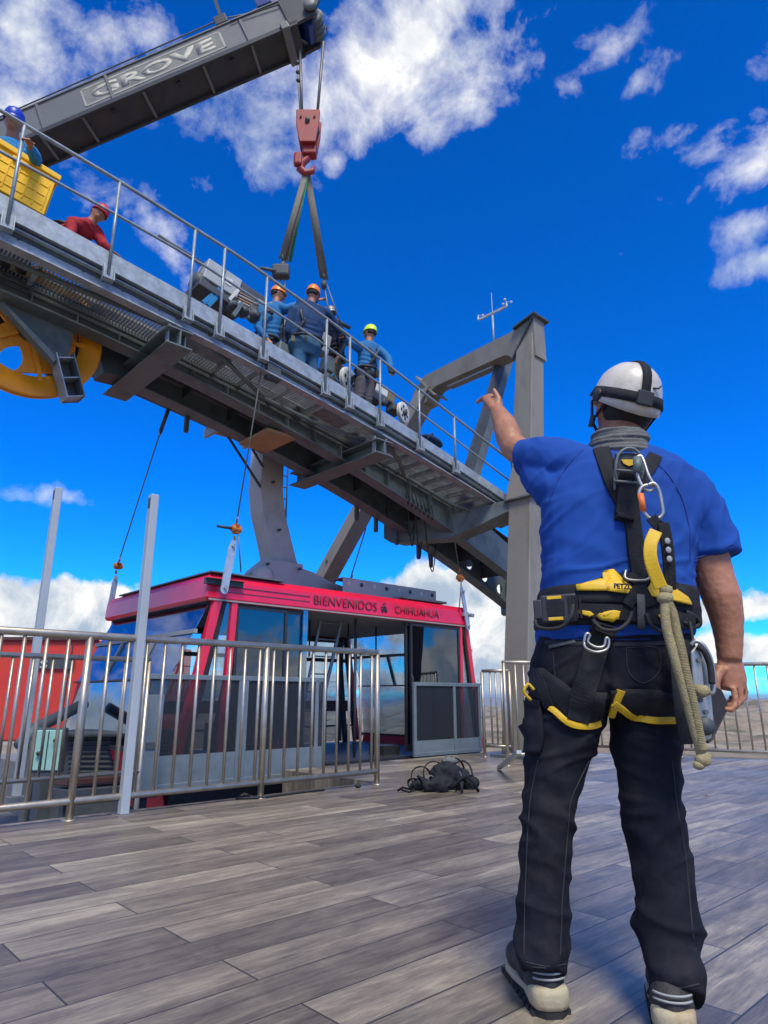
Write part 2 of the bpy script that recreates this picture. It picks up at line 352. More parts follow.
g1 = fn(1.0, (1.5, 13, 1), 10, .68, .45); g2 = fn(1.0, (9, 110, 1), 6, .8, .15); g3 = fn(1.0, (3.2, 6, 1), 8, .68, 1.2)
def m2(op, a, b_, clamp=False):
    n = N2.new('ShaderNodeMath'); n.operation = op; n.use_clamp = clamp
    for i, x in enumerate((a, b_)):
        if isinstance(x, (int, float)): n.inputs[i].default_value = x
        else: K2(x, n.inputs[i])
    return n.outputs[0]
tone = m2('ADD', m2('ADD', m2('MULTIPLY', g1, .62), m2('MULTIPLY', g2, .48)), m2('ADD', m2('MULTIPLY', g3, .26), m2('MULTIPLY', br.outputs['Color'], .19)))
rp = N2.new('ShaderNodeValToRGB'); e = rp.color_ramp.elements; e[0].position = .53; e[0].color = (.046, .038, .032, 1); e[1].position = .99; e[1].color = (.46, .39, .29, 1)
for p, c in ((.65, (.098, .080, .063, 1)), (.76, (.168, .138, .107, 1)), (.86, (.26, .216, .163, 1))):
    q = e.new(p); q.color = c
K2(tone, rp.inputs[0])
mxm = N2.new('ShaderNodeMix'); mxm.data_type = 'RGBA'; K2(br.outputs['Fac'], mxm.inputs[0]); K2(rp.outputs[0], mxm.inputs[6]); mxm.inputs[7].default_value = (.04, .036, .032, 1)
K2(mxm.outputs[2], b.inputs['Base Color'])
w = N2.new('ShaderNodeTexNoise'); w.inputs['Scale'].default_value = .9; w.inputs['Detail'].default_value = 5; K2(t.outputs['Object'], w.inputs['Vector'])
K2(m2('ADD', m2('ADD', m2('MULTIPLY', w.outputs[0], .35), .14), m2('MULTIPLY', g2, .2)), b.inputs['Roughness'])
b.inputs['Specular IOR Level'].default_value = .5
bp = N2.new('ShaderNodeBump'); bp.inputs['Strength'].default_value = .35; bp.inputs['Distance'].default_value = .0022
K2(m2('SUBTRACT', m2('MULTIPLY', g2, .5), m2('MULTIPLY', br.outputs['Fac'], 1.5)), bp.inputs['Height']); K2(bp.outputs[0], b.inputs['Normal'])
M['tile'] = m
RE0 = (.88, -1.46); RE1 = (1.54, -3.51)          # right edge of the deck (measured at the railing)
sl_ = (RE1[0]-RE0[0])/(RE1[1]-RE0[1])
def edge_a(bb): return RE0[0]+(bb-RE0[1])*sl_ + .12
poly = [L(-16, -1.78), L(-3.50, -1.78), L(-3.50, -.30), L(.55, -.30), L(edge_a(-.30), -.30), L(edge_a(-9), -9), L(edge_a(-9), -16), L(-16, -16)]
f = MB().prism([p-UZ*.25 for p in poly], UZ*.25).build('deck_floor', 'tile'); tag(f, kind='structure')
MB().lbox(-16, -3.5, -1.77, 12, -1.75, -1.5).build('dock_pit', 'concrete')['kind'] = 'structure'
MB().lbox(-3.49, .6, -.295, 12, -1.75, -.55).build('dock_apron', 'concrete')['kind'] = 'structure'
MB().lbox(-16, edge_a(-9), -16, -1.80, -3.2, -.26).build('deck_foundation', 'concrete')['kind'] = 'structure'

# ------------------------------------------------------------------ canyon country below, out to the horizon
def terr_h(x, y):
    r = math.hypot(x, y); p = V((x, y, 0))
    base = -5.5 - 36*(1-math.exp(-max(0, r-60)/900.0)) - 170*(1-math.exp(-max(0, r-1200)/3500.0))
    h = noise.fractal(p*.012, 1.0, 2.1, 5)*min(7, .02*r+.4) + noise.fractal(p*.0017+V((5, 2, 1)), .9, 2.2, 6)*min(70, r*.035)
    h += abs(noise.fractal(p*.00035+V((1, 7, 1)), 1.3, 2.1, 4))*min(200, max(0, r-1500)*.04)
    if r > 9000: h += min(1, (r-9000)/5000)*(60+55*noise.fractal(p*.00022+V((3, 3, 3)), .8, 2.2, 5))
    return base + h
NR, NA = 200, 300; vs_, fs_ = [], []
for i in range(NR):
    r = 14*(24000/14)**(i/(NR-1))
    for j in range(NA+1):
        az = math.radians(-62+124*j/NA); x, y = r*math.sin(az), r*math.cos(az); vs_.append((x, y, terr_h(x, y) if r > 15 else -7))
for i in range(NR-1):
    for j in range(NA): a0 = i*(NA+1)+j; fs_.append((a0, a0+1, a0+NA+2, a0+NA+1))
# the country behind the camera, coarser, closes the sheet
NB = 60; o0 = len(vs_)
for i in range(0, NR, 8):
    r = 14*(24000/14)**(i/(NR-1))
    for j in range(NB+1):
        az = math.radians(62+236*j/NB); x, y = r*math.sin(az), r*math.cos(az); vs_.append((x, y, terr_h(x, y) if r > 15 else -7))
nr2 = len(range(0, NR, 8))
for i in range(nr2-1):
    for j in range(NB): a0 = o0+i*(NB+1)+j; fs_.append((a0, a0+1, a0+NB+2, a0+NB+1))
c0 = len(vs_); vs_.append((0, 0, -7.5))
for j in range(NA): fs_.append((c0, j+1, j))
for j in range(NB): fs_.append((c0, o0+j+1, o0+j))
me = bpy.data.meshes.new('canyon_ground'); me.from_pydata(vs_, [], fs_); me.shade_smooth()
m, nt2, b = newmat('canyon'); N2 = nt2.nodes; K2 = nt2.links.new
t = N2.new('ShaderNodeTexCoord')
def gn(scale, detail=8, rough=.7):
    n = N2.new('ShaderNodeTexNoise'); n.inputs['Scale'].default_value = scale; n.inputs['Detail'].default_value = detail; n.inputs['Roughness'].default_value = rough; K2(t.outputs['Object'], n.inputs['Vector']); return n.outputs[0]
def rmp(src, lst):
    r = N2.new('ShaderNodeValToRGB'); e = r.color_ramp.elements; e[0].position, e[0].color = lst[0][0], (*lst[0][1], 1); e[1].position, e[1].color = lst[-1][0], (*lst[-1][1], 1)
    for p, c in lst[1:-1]: q = e.new(p); q.color = (*c, 1)
    K2(src, r.inputs[0]); return r.outputs[0]
soil = rmp(gn(.02, 10), [(.3, (.20, .14, .09)), (.5, (.34, .26, .18)), (.7, (.46, .38, .29))])
veg = rmp(gn(.05, 8, .65), [(.44, (0, 0, 0)), (.66, (.85, .85, .85))])
vcol = rmp(gn(.5, 6), [(.3, (.035, .045, .018)), (.7, (.09, .095, .045))])
mxm = N2.new('ShaderNodeMix'); mxm.data_type = 'RGBA'; K2(veg, mxm.inputs[0]); K2(soil, mxm.inputs[6]); K2(vcol, mxm.inputs[7]); K2(mxm.outputs[2], b.inputs['Base Color'])
b.inputs['Roughness'].default_value = .95
bp = N2.new('ShaderNodeBump'); bp.inputs['Strength'].default_value = .8; bp.inputs['Distance'].default_value = 3; K2(gn(.15, 8), bp.inputs['Height']); K2(bp.outputs[0], b.inputs['Normal'])
M['canyon'] = m
o = link('canyon_ground', me, 'canyon'); tag(o, kind='structure')
# the air
hb = MB().box((0, 0, -560), (26000, 0, 0), (0, 26000, 0), (0, 0, 620)); hz = hb.build('haze', 'black'); tag(hz, kind='stuff')
m = bpy.data.materials.new('haze'); m.use_nodes = True; N2 = m.node_tree.nodes; N2.remove(N2['Principled BSDF'])
pv = N2.new('ShaderNodeVolumePrincipled'); pv.inputs['Color'].default_value = (.62, .78, .95, 1); pv.inputs['Density'].default_value = 7e-5; pv.inputs['Anisotropy'].default_value = .2
m.node_tree.links.new(pv.outputs[0], [n for n in N2 if n.type == 'OUTPUT_MATERIAL'][0].inputs['Volume']); hz.data.materials[0] = m
# ------------------------------------------------------------------ railings
def railing(label, p0, p1, ztop, zbot, post_t, nbal, group='stainless railings round the deck', foot=0.0, rr=.026, rb=.012, endcap=True, toff=0.0):
    p0, p1 = V(p0), V(p1); d = p1-p0
    root = thing('stainless_railing', p0, label, 'railing', group)
    MB().tube([p0+UZ*ztop, p1+UZ*ztop], rr, 14).build('top_rail', 'stainless', root, True)
    MB().tube([p0+UZ*zbot, p1+UZ*zbot], rr*.85, 12).build('bottom_rail', 'stainless', root, True)
    for t_ in post_t:
        q = p0+d*t_; mb = MB().tube([q+UZ*foot, q+UZ*(ztop-.01)], rr*.95, 12)
        mb.lathe([(rr*1.9, 0), (rr*1.9, .006), (rr*1.0, .012)], q+UZ*foot, UZ, 16); mb.build('post', 'stainless', root, True)
    for i in range(nbal):
        t_ = (i+.5)/nbal + toff
        if min(abs(t_-x) for x in post_t)*d.length < .05: continue
        q = p0+d*t_; MB().tube([q+UZ*zbot, q+UZ*(ztop-.02)], rb, 10).build('baluster', 'stainless', root, True)
    return root
a0, a1 = -9.2, -3.61; LL = a1-a0
railing('longest polished tube railing, along the near left edge of the tiled deck', L(a0, -1.93), L(a1, -1.93), 1.165, .115,
        [(x-a0)/LL for x in (-7.7, -6.27, -4.84, -3.61)], 41)
railing('short inner railing seen through the long front railing, in front of the red kiosk', L(-9.2, -.75), L(-5.3, -.75), 1.08, .14, [.06, .5, .998], 26, foot=-1.5, rr=.022)
railing('narrow railing panel between the right end of the cable car and the grey tower leg', onz(485, 757), onz(513, 758), 1.1, .14, [0, 1], 5, rr=.022)
r4 = railing('railing panel standing in front of the grey tower leg, half hidden by the man', onz(507, 766), onz(566, 764), 1.16, .12, [.02, .98], 7, rr=.022)
MB().beam(onz(519, 752, .28), onz(499, 768, .02), .045, .03).build('brace', 'white_pole', r4)
railing('railing at the canyon edge behind the man, under his hand', L(edge_a(-1.4)-.12, -1.4), L(edge_a(-6)-.12, -6), 1.17, .1, [0, .25, .5, .75, 1], 34, rr=.024)

# ------------------------------------------------------------------ the two bare poles
for (bx, by, tx, ty, lab) in ((123, 815, 155, 495, 'tall bare pale square pole with a rusty open top, standing just behind the long railing'),
                              (16, 797, 61, 488, 'thinner bare grey pole farther left, rising in front of the red kiosk')):
    p = onz(bx, by); top = ray(tx, ty)*p.y + EYEP
    w = .045
    root = thing('flag_pole', p, lab, 'pole', 'bare poles by the deck railing')
    q = V((p.x, p.y, top.z))
    MB().beam(p+UZ*.006, q, w*1.35, w*1.35, UA).build('shaft', 'white_pole', root, bevel=.006)
    MB().beam(p, p+UZ*.005, w*2.6, w*2.6, UA).build('base_plate', 'stainless', root)
    mb = MB().beam(q-UZ*.11, q-UZ*.03, w*.8, w*1.35+.006, UA); mb.build('open_end', 'steel_dark', root)
# ------------------------------------------------------------------ the cableway bridge overhead
zt = lambda a: 3.85-.25*a-.0108*a*a                 # top of the toe plate
zg = lambda a: 3.12-.34*a-.0195*a*a                 # underside of the two main girders
Dp = lambda a: .27-.025*a                           # depth of the edge channel
br = thing('cableway_bridge', L(-4, 0, 0), 'long grey steel cableway bridge sloping overhead from upper left to the grey portal tower', 'bridge')
NB_ = -.65; AE = .50
al = arange(-10.5, AE, 60)
MB().sweep([(-.09, 0), (-.02, 0), (-.02, -.008), (-.082, -.008), (-.082, lambda a: -.46*Dp(a)+.008), (-.02, lambda a: -.46*Dp(a)+.008), (-.02, lambda a: -.46*Dp(a)), (-.09, lambda a: -.46*Dp(a))], al, zt, NB_).build('toe_plate', 'galv', br)
MB().sweep([(-.055, lambda a: -.53*Dp(a)), (.03, lambda a: -.53*Dp(a)), (.03, lambda a: -Dp(a)), (-.085, lambda a: -Dp(a)), (-.085, lambda a: -Dp(a)+.014), (.015, lambda a: -Dp(a)+.014), (.015, lambda a: -.53*Dp(a)-.012), (-.055, lambda a: -.53*Dp(a)-.012)], al, zt, NB_).build('edge_channel', 'galv', br)
MB().sweep([(0, 0), (.02, 0), (.02, lambda a: -.6*Dp(a)), (0, lambda a: -.6*Dp(a))], al, lambda a: zt(a)-.02, NB_).build('edge_backing', 'steel_dark', br)
mb = MB()
for a in arange(-8.6, .3, 46):
    for dz in (.66, .86):
        if random.random() < .6: mb.lathe([(.011, 0), (.011, .008), (.004, .012)], L(a, NB_+.014, zt(a)-dz*Dp(a)), -WB, 8)
mb.build('rivet_pattern', 'steel_dark', br)
# deck: steel grating bars with gaps between the edge and the near girder, plates above the girders
dk = lambda a: zt(a)-.60*Dp(a)
mb = MB(); a = -9.6
while a < .45:
    p, q = L(a, NB_+.07, dk(a)), L(a, -.01, dk(a)); mb.beam(p, q, .009, .035); a += .036
for b_ in (-.50, -.2): mb.sweep([(0, .02), (.008, .02), (.008, -.012), (0, -.012)], arange(-9.6, .45, 30), dk, b_)
mb.build('grating', 'grating', br)
MB().sweep([(0, .02), (1.45, .02), (1.45, .035), (0, .035)], arange(-10.5, 1.6, 40), lambda a: dk(min(a, .45))-max(0, a-.45)*.3, 0).build('deck_plate', 'steel_dark', br)
# perforated plates at the left part of the underside
for (a_, b_) in ((-5.15, -4.5), (-3.2, -2.75)): MB().sweep([(0, -.004), (.40, -.004), (.40, -.009), (0, -.009)], arange(a_, b_, 3), lambda a: dk(a)-.02, -.60).build('walkway_plate', 'grating', br)
# cross stringers
for a in (-7.3, -6.6, -4.55, -4.2, -3.75, -3.3, -2.0, -1.75, -1.5, -1.25, -1.0, -.75, -.5, -.25, -.02):
    MB().beam(L(a, NB_+.05, dk(a)-.055), L(a, -.01, dk(a)-.055), .035, .05).build('stringer', 'galv', br)
# conduits, clips and stiffeners on the outer face of the near girder
for dz, r_ in ((.07, .018), (.13, .011)):
    MB().tube([L(a, -.03-r_, dk(a)-dz-.02) for a in arange(-9.5, -.3, 40)], r_, 8).build('conduit', 'steel_dark', br, True)
for a in arange(-9.2, -.4, 20):
    MB().lbox(a-.006, a+.006, -.10, -.009, zg(a)+.003, dk(a)-.16).build('stiffener', 'steel_grey', br)
# two main girders: a web with a wide bottom flange each
ga = arange(-10.5, 2.05, 60)
topz = lambda a: dk(min(a, .45))-max(0, a-.45)*.42
def girder(b0, flange_in, flange_out, ga=ga):
    mb = MB()
    for i in range(len(ga)-1):
        p, q = ga[i], ga[i+1]
        mb.hexa([L(p, b0-.008, zg(p)), L(q, b0-.008, zg(q)), L(q, b0+.008, zg(q)), L(p, b0+.008, zg(p))], [L(p, b0-.008, topz(p)), L(q, b0-.008, topz(q)), L(q, b0+.008, topz(q)), L(p, b0+.008, topz(p))])
    mb.build('girder_web', 'steel_grey', br)
    MB().sweep([(-flange_out, 0), (flange_in, 0), (flange_in, -.02), (-flange_out, -.02)], ga, zg, b0).build('girder_flange', 'steel_grey', br)
girder(0, .10, .10)
# far girder, with round holes at its lower end
g2 = arange(-10.5, .78, 50); girder(.72, .10, .12, g2)
mb = MB(); a = .78; W_ = .42
while a < 2.05:
    b1 = min(a+W_, 2.05); n = 24; cx, cz = (a+b1)/2, (zg((a+b1)/2)+topz((a+b1)/2))/2-.06; r = .085
    outer = []
    for k in range(n):
        t = 2*math.pi*k/n; dx, dz = math.cos(t), math.sin(t); s = 1/max(abs(dx), abs(dz)); ux = dx*s; uz = dz*s
        aa = cx+ux*(b1-a)/2; lo, hi = zg(aa), topz(aa); outer.append((aa, lo+(hi-lo)*(uz+1)/2, cx+r*dx, cz+r*dz))
    for k in range(n):
        p, q = outer[k], outer[(k+1) % n]
        mb.hexa([L(p[0], .71, p[1]), L(q[0], .71, q[1]), L(q[2], .71, q[3]), L(p[2], .71, p[3])], [L(p[0], .73, p[1]), L(q[0], .73, q[1]), L(q[2], .73, q[3]), L(p[2], .73, p[3])])
    a = b1
mb.build('girder_web', 'steel_grey', br)
MB().sweep([(-.12, 0), (.10, 0), (.10, -.02), (-.12, -.02)], arange(.78, 2.05, 12), zg, .72).build('girder_flange', 'steel_grey', br)
MB().hexa([L(2.03, -.12, zg(2.03)-.12), L(2.10, -.12, zg(2.1)-.12), L(2.10, .86, zg(2.1)-.12), L(2.03, .86, zg(2.03)-.12)], [L(2.03, -.12, topz(2.03)), L(2.10, -.12, topz(2.1)), L(2.10, .86, topz(2.1)), L(2.03, .86, topz(2.03))]).build('end_plate', 'steel_grey', br)
# diaphragms and stiffeners between the girders
for a in (-7.6, -6.8, -4.55, -3.9, -3.1, -1.7, -1.0, -.35, .7, 1.3):
    MB().hexa([L(a-.006, +.01, zg(a)+.14), L(a+.006, +.01, zg(a)+.14), L(a+.006, .71, zg(a)+.14), L(a-.006, .71, zg(a)+.14)], [L(a-.006, .01, topz(a)), L(a+.006, .01, topz(a)), L(a+.006, .71, topz(a)), L(a-.006, .71, topz(a))]).build('diaphragm', 'steel_dark', br)
for a in (-4.42, -1.55, -1.15, -.7, -.2, .1):
    mb = MB().beam(L(a, .80, zg(a)+.02), L(a, .80, zg(a)-.22), .05, .05, UA); mb.lathe([(.03, 0), (.03, .05)], L(a, .80, zg(a)-.24), UZ, 10); mb.build('cable_bracket', 'steel_dark', br)
# cross beams
def crossbeam(a, b0, b1, zb, h, w):
    MB().ibeam(L(a, b0, zb+h/2), L(a, b1, zb+h/2), w, h, .018).build('cross_beam', 'steel_grey', br, bevel=.003)
crossbeam(-5.32, -.80, .88, 4.21, .20, .28)
crossbeam(-2.45, -.80, 1.12, 3.765, .20, .28)
for a, zb in ((-5.32, 4.41), (-2.45, 3.965)):
    mb = MB(); mb.lbox(a-.1, a-.085, -.72, -.66, zb-.18, zb+.06); mb.lbox(a+.085, a+.1, -.72, -.66, zb-.18, zb+.06); mb.build('hanger_plate', 'galv', br)
# diagonal braces under the walkway
def dtube(pl, r=.028): MB().tube(pl, r, 10).build('brace_tube', 'steel_grey', br, True)
dtube([L(-4.95, -.57, dk(-4.95)-.06), L(-4.35, -.36, dk(-4.35)-.12), L(-3.95, -.24, dk(-3.95)-.18)])
dtube([L(-3.95, -.24, dk(-3.95)-.18), L(-3.0, -.34, dk(-3)-.20), L(-2.5, -.45, dk(-2.5)-.16)], .022)
dtube([L(-2.25, -.56, dk(-2.25)-.08), L(-1.8, -.40, dk(-1.8)-.14), L(-1.55, -.24, dk(-1.55)-.2)])
dtube([L(-1.55, -.24, dk(-1.55)-.2), L(-.6, -.3, dk(-.6)-.25), L(.1, -.4, dk(.1)-.2)], .022)
dtube([L(-8.5, -.3, dk(-8.5)-.1), L(-6.6, -.42, dk(-6.6)-.12), L(-5.4, -.55, dk(-5.4)-.09)], .03)
# electric cables looping down
for k, (a0_, a1_, dz) in enumerate(((-1.2, -.55, .62), (-1.0, -.35, .75), (-1.5, -1.1, .3), (-.75, .05, .8), (-.9, -.6, .35))):
    pts = [L(a0_+(a1_-a0_)*t, .05+.5*t+.03*k, zg(a0_)*(1-t)+zg(a1_)*t+.12-dz*4*t*(1-t)*(.6+.4*t)) for t in arange(0, 1, 14)]
    MB().tube(pts, .009, 6).build('loop_cable', 'rubber', br, True)
for k in range(7):
    a = -1.35+.085*k; MB().tube([L(a, -.10, zg(a)+.16), L(a+.01, -.13, zg(a)-.02), L(a+.03, -.08, zg(a)-.07), L(a+.05, -.02, zg(a)+.1)], .007, 6).build('loop_cable', 'rubber', br, True)
# raised track the carriage runs on
tr = lambda a: zt(a)+.02
for b_ in (.25, 1.15):
    MB().sweep([(0, -.3), (.1, -.3), (.1, .06), (0, .06)], arange(-10.5, 1.6, 40), lambda a: tr(min(a, .45))-max(0, a-.45)*.3, b_).build('track_rail', 'steel_dark', br)
MB().sweep([(0, 0), (.06, 0), (.06, .045), (0, .045)], arange(-10.5, -3.7, 20), lambda a: zt(a)+.10, .12).build('cable_tray', 'wood', br)
# handrail
hr = interp([(-10.5, 6.16), (-9, 6.04), (-7.17, 5.88), (-6.09, 5.78), (-4.66, 5.60), (-3.44, 5.345), (-2.37, 5.08), (-1.2, 4.77), (.45, 4.33)])
mr_ = interp([(-10.5, 5.68), (-9, 5.60), (-7.1, 5.46), (-6.1, 5.39), (-5.21, 5.30), (-3.74, 5.03), (-2.03, 4.64), (.28, 4.02), (.45, 3.97)])
HB = -.77
def rail_curve(fz, a0, a1, n=40): return [L(a, HB, fz(a)) for a in arange(a0, a1, n)]
hl = rail_curve(hr, -10.5, .40); 
MB().tube(hl + [L(.52, HB, 4.22), L(.56, HB, 4.02), L(.50, HB, mr_(.45)), L(.40, HB, mr_(.40))], .019, 10).build('handrail', 'galv_rail', br, True)
MB().tube(rail_curve(mr_, -10.5, .40), .015, 8).build('mid_rail', 'galv_rail', br, True)
for (x, y) in [(7,224),(108,276),(188,314),(219,331),(263,357),(325,395),(349,409),(380,428),(420,456),(456,481),(486,488)]:
    a = A_of(onb(x, y, HB)); 
    if x == 486: a = .33
    pb = L(a, HB, zt(a)-.62*Dp(a))
    p = MB().tube([pb, L(a, HB, hr(a))], .017, 8)
    p.build('rail_post', 'galv_rail', br, True)
    mb = MB(); z = zt(a)-.70*Dp(a)
    mb.box(L(a, NB_-.115, z+.05), UA*.055, WB*.004, UZ*.085); mb.box(L(a, NB_-.125, z-.035), UA*.055, WB*.04, UZ*.005)
    for s in (-1, 1): mb.hexa([L(a+s*.05-.004, NB_-.16, z-.03), L(a+s*.05+.004, NB_-.16, z-.03), L(a+s*.05+.004, NB_-.11, z-.03), L(a+s*.05-.004, NB_-.11, z-.03)], [L(a+s*.05-.004, NB_-.135, z+.12), L(a+s*.05+.004, NB_-.135, z+.12), L(a+s*.05+.004, NB_-.11, z+.12), L(a+s*.05-.004, NB_-.11, z+.12)])
    mb.build('post_bracket', 'galv', br)
for a in (-9.4, -8.2):
    MB().tube([L(a, HB, zt(a)-.6*Dp(a)), L(a, HB, hr(a))], .017, 8).build('rail_post', 'galv_rail', br, True)
MB().lbox(-4.20, -4.02, -.70, -.62, zt(-4.1)-.40, zt(-4.1)-.20).build('junction_box', 'steel_dark', br)

# wooden plank platform hung below the far girder
pf = thing('plank_platform', onb(245, 428, .95), 'small hanging platform of brown planks bolted under the far side of the bridge', 'platform')
p = [onb(213, 423, 1.25), onb(236, 413, 1.25), onb(262, 427, 1.25)]
c = onb(248, 425, .9)
z = c.z; 
MB().box(L(A_of(c)-.02, .36, zg(-3.45)-.05), UA*.22, WB*.34, UZ*.02).build('plank', 'wood', pf)
q = onb(236, 430, 1.2); aq = A_of(q)
MB().box(L(aq, 1.2, q.z), UA*.33, WB*.3, UZ*.02).build('plank', 'wood', pf)
for s in (-1, 1): MB().beam(L(aq+s*.31, .9, q.z-.07), L(aq+s*.31, 1.5, q.z-.07), .05, .1).build('side_angle', 'galv', pf)
MB().tube([L(aq-.1, 1.3, q.z-.05), L(aq+.55, 1.3, q.z-.75)], .02, 8).build('stay', 'steel_dark', pf, True)
MB().tube([L(aq+.15, 1.2, q.z-.05), L(aq+.75, 1.35, q.z-.6)], .02, 8).build('stay', 'steel_dark', pf, True)

# yellow deflection wheel and its bracket
wc = onb(29, 330, .25); wr = thing('rope_pulley', wc, 'big yellow spoked pulley hanging under the left end of the bridge', 'pulley')
RW = .71; nn = 48; mb = MB()
prof = [(RW, -.045), (RW+.012, -.045), (RW+.012, -.02), (RW-.035, 0), (RW+.012, .02), (RW+.012, .045), (RW, .045), (RW-.20, .035), (RW-.20, -.035)]
o_ = 0
for i in range(nn):
    t = 2*math.pi*i/nn; e = UA*math.cos(t)+UZ*math.sin(t)
    for (r, h) in prof: mb.v.append(wc+e*r+WB*h)
for i in range(nn):
    for j in range(len(prof)):
        a = i*9+j; b_ = i*9+(j+1) % 9; mb.f.append((a, b_, ((i+1) % nn)*9+(j+1) % 9, ((i+1) % nn)*9+j))
mb.build('rim', 'yellow', wr, True)
mb = MB(); NS = 5
for s in range(NS):                                   # flat spoke webs flaring into the rim and the hub
    t0 = 2*math.pi*s/NS+math.radians(-72)
    left, right = [], []
    for k in range(9):
        u_ = k/8; r = .10+(RW-.14-.10)*u_; hw = .115+.30*abs(u_-.42)**2*2.2+ (.10 if k == 8 else 0)
        th = hw/r
        for sg, lst in ((-1, left), (1, right)):
            t = t0+sg*min(th, math.pi/NS); lst.append(wc+(UA*math.cos(t)+UZ*math.sin(t))*r)
    for k in range(8):
        mb.hexa([left[k]-WB*.012, right[k]-WB*.012, right[k]+WB*.012, left[k]+WB*.012], [left[k+1]-WB*.012, right[k+1]-WB*.012, right[k+1]+WB*.012, left[k+1]+WB*.012])
    d = UA*math.cos(t0)+UZ*math.sin(t0); mb.beam(wc+d*.1-WB*.035, wc+d*(RW-.15)-WB*.035, .014, .045, d.cross(WB))
mb.build('spoke_web', 'yellow', wr)
MB().lathe([(.05, -.1), (.13, -.1), (.13, .1), (.05, .1)], wc, WB, 24).build('hub', 'steel_dark', wr)
br2 = thing('wheel_bracket', L(-6.2, 0, 4.4), 'grey steel fork bracket carrying the yellow rope wheel, with a square boxed foot', 'bracket')
pl = [onb(x, y, .10) for x, y in ((0, 296), (40, 300), (76, 322), (70, 352), (66, 360), (54, 360), (30, 330), (0, 304))]
MB().prism(pl, WB*.03).build('side_plate', 'steel_grey', br2)
pl2 = [onb(x, y, -.02) for x, y in ((0, 302), (4, 302), (58, 358), (54, 362))]
MB().prism(pl2, WB*.11).build('flange', 'steel_grey', br2)
p, q = onb(62, 356, .05), onb(73, 400, .05); ax = (q-p).normalized()
sd = ax.cross(WB).normalized()
for s in (-1, 1): MB().box((p+q)/2+sd*s*.085, ax*((q-p).length/2), sd*.006, WB*.10).build('box_side', 'galv' if s < 0 else 'steel_grey', br2)
MB().box((p+q)/2+WB*.094, ax*((q-p).length/2), sd*.078, WB*.006).build('box_back', 'steel_grey', br2)
for t in (.1, .55, .97): MB().box(p+(q-p)*t, ax*.006, sd*.079, WB*.087).build('box_rib', 'galv', br2)
# back fork arm
pl3 = [onb(x, y, .42) for x, y in ((20, 320), (50, 345), (75, 385), (60, 390), (20, 345))]
MB().prism(pl3, WB*.03).build('side_plate', 'steel_grey', br2)
pl4 = [onb(x, y, .35) for x, y in ((96, 345), (135, 340), (128, 378), (104, 372))]
MB().prism(pl4, WB*.3).build('shoe_plate', 'steel_dark', br2)
# ------------------------------------------------------------------ portal tower
tw = thing('portal_tower', L(-.3, -1.15, 0), 'tall grey portal tower with a splayed far leg, straddling the lower end of the bridge', 'tower')
na = lambda z: -.31+.125*z
S = .175
def leg(p0, p1, s0, s1, wv=WB, name='leg'):
    # square leg from p0 to p1, faces along a and across
    f0 = [p0-UA*s0-wv*s0, p0+UA*s0-wv*s0, p0+UA*s0+wv*s0, p0-UA*s0+wv*s0]; f1 = [p1-UA*s1-wv*s1, p1+UA*s1-wv*s1, p1+UA*s1+wv*s1, p1-UA*s1+wv*s1]
    return MB().hexa(f0, f1).build(name, 'leg_paint', tw, bevel=.012)
leg(L(na(0), -1.15, 0), L(na(3.58), -1.15, 3.58), .20, .195)
leg(L(na(3.60), -1.15, 3.60), L(na(4.15), -1.15, 4.15), .235, .175)
leg(L(na(4.15), -1.15, 4.15), L(na(6.45), -1.15, 6.45), .175, .158)
MB().box(L(na(3.59), -1.15, 3.59), UA*.25, WB*.25, UZ*.012).build('splice_flange', 'steel_grey', tw)
MB().box(L(na(0), -1.15, .02), UA*.3, WB*.3, UZ*.02).build('base_plate', 'steel_grey', tw)
# head: cross beam with rounded knees
zt0, zt1 = 6.42, 6.42
ahd = na(6.4)
bf = 1.24
def arch(b, top): return top
prof_top, prof_bot = [], []
nb = 40
for i in range(nb+1):
    b_ = -1.15-.19+(bf+.17+1.34)*i/nb
    topz_ = 6.62 if b_ < -.6 else 6.62-.06*(b_+.6)/1.8
    if b_ < -.85: topz_ = 6.62+(-.85-b_)*.22
    bot = 6.26; u_ = (b_-(-.97))/(bf-.17+.97)
    if u_ <= 0 or u_ >= 1: bot = 6.02
    else:
        e = min(u_, 1-u_)*(bf-.17+.97); bot = 6.26-.24*(max(0, 1-e/.28))**2.2
    if b_ > bf-.12: topz_ -= (b_-(bf-.12))*.9
    prof_top.append((b_, topz_)); prof_bot.append((b_, bot))
mb = MB()
for i in range(nb):
    mb.hexa([L(ahd-.15, prof_bot[i][0], prof_bot[i][1]), L(ahd+.15, prof_bot[i][0], prof_bot[i][1]), L(ahd+.15, prof_bot[i+1][0], prof_bot[i+1][1]), L(ahd-.15, prof_bot[i+1][0], prof_bot[i+1][1])],
            [L(ahd-.15, prof_top[i][0], prof_top[i][1]), L(ahd+.15, prof_top[i][0], prof_top[i][1]), L(ahd+.15, prof_top[i+1][0], prof_top[i+1][1]), L(ahd-.15, prof_top[i+1][0], prof_top[i+1][1])])
mb.build('head_beam', 'leg_paint', tw)
MB().hexa([L(ahd-.22, -1.40, 6.73), L(ahd+.22, -1.40, 6.73), L(ahd+.22, -.97, 6.62), L(ahd-.22, -.97, 6.62)], [L(ahd-.22, -1.40, 6.76), L(ahd+.22, -1.40, 6.76), L(ahd+.22, -.97, 6.65), L(ahd-.22, -.97, 6.65)]).build('cap_plate', 'steel_dark', tw)
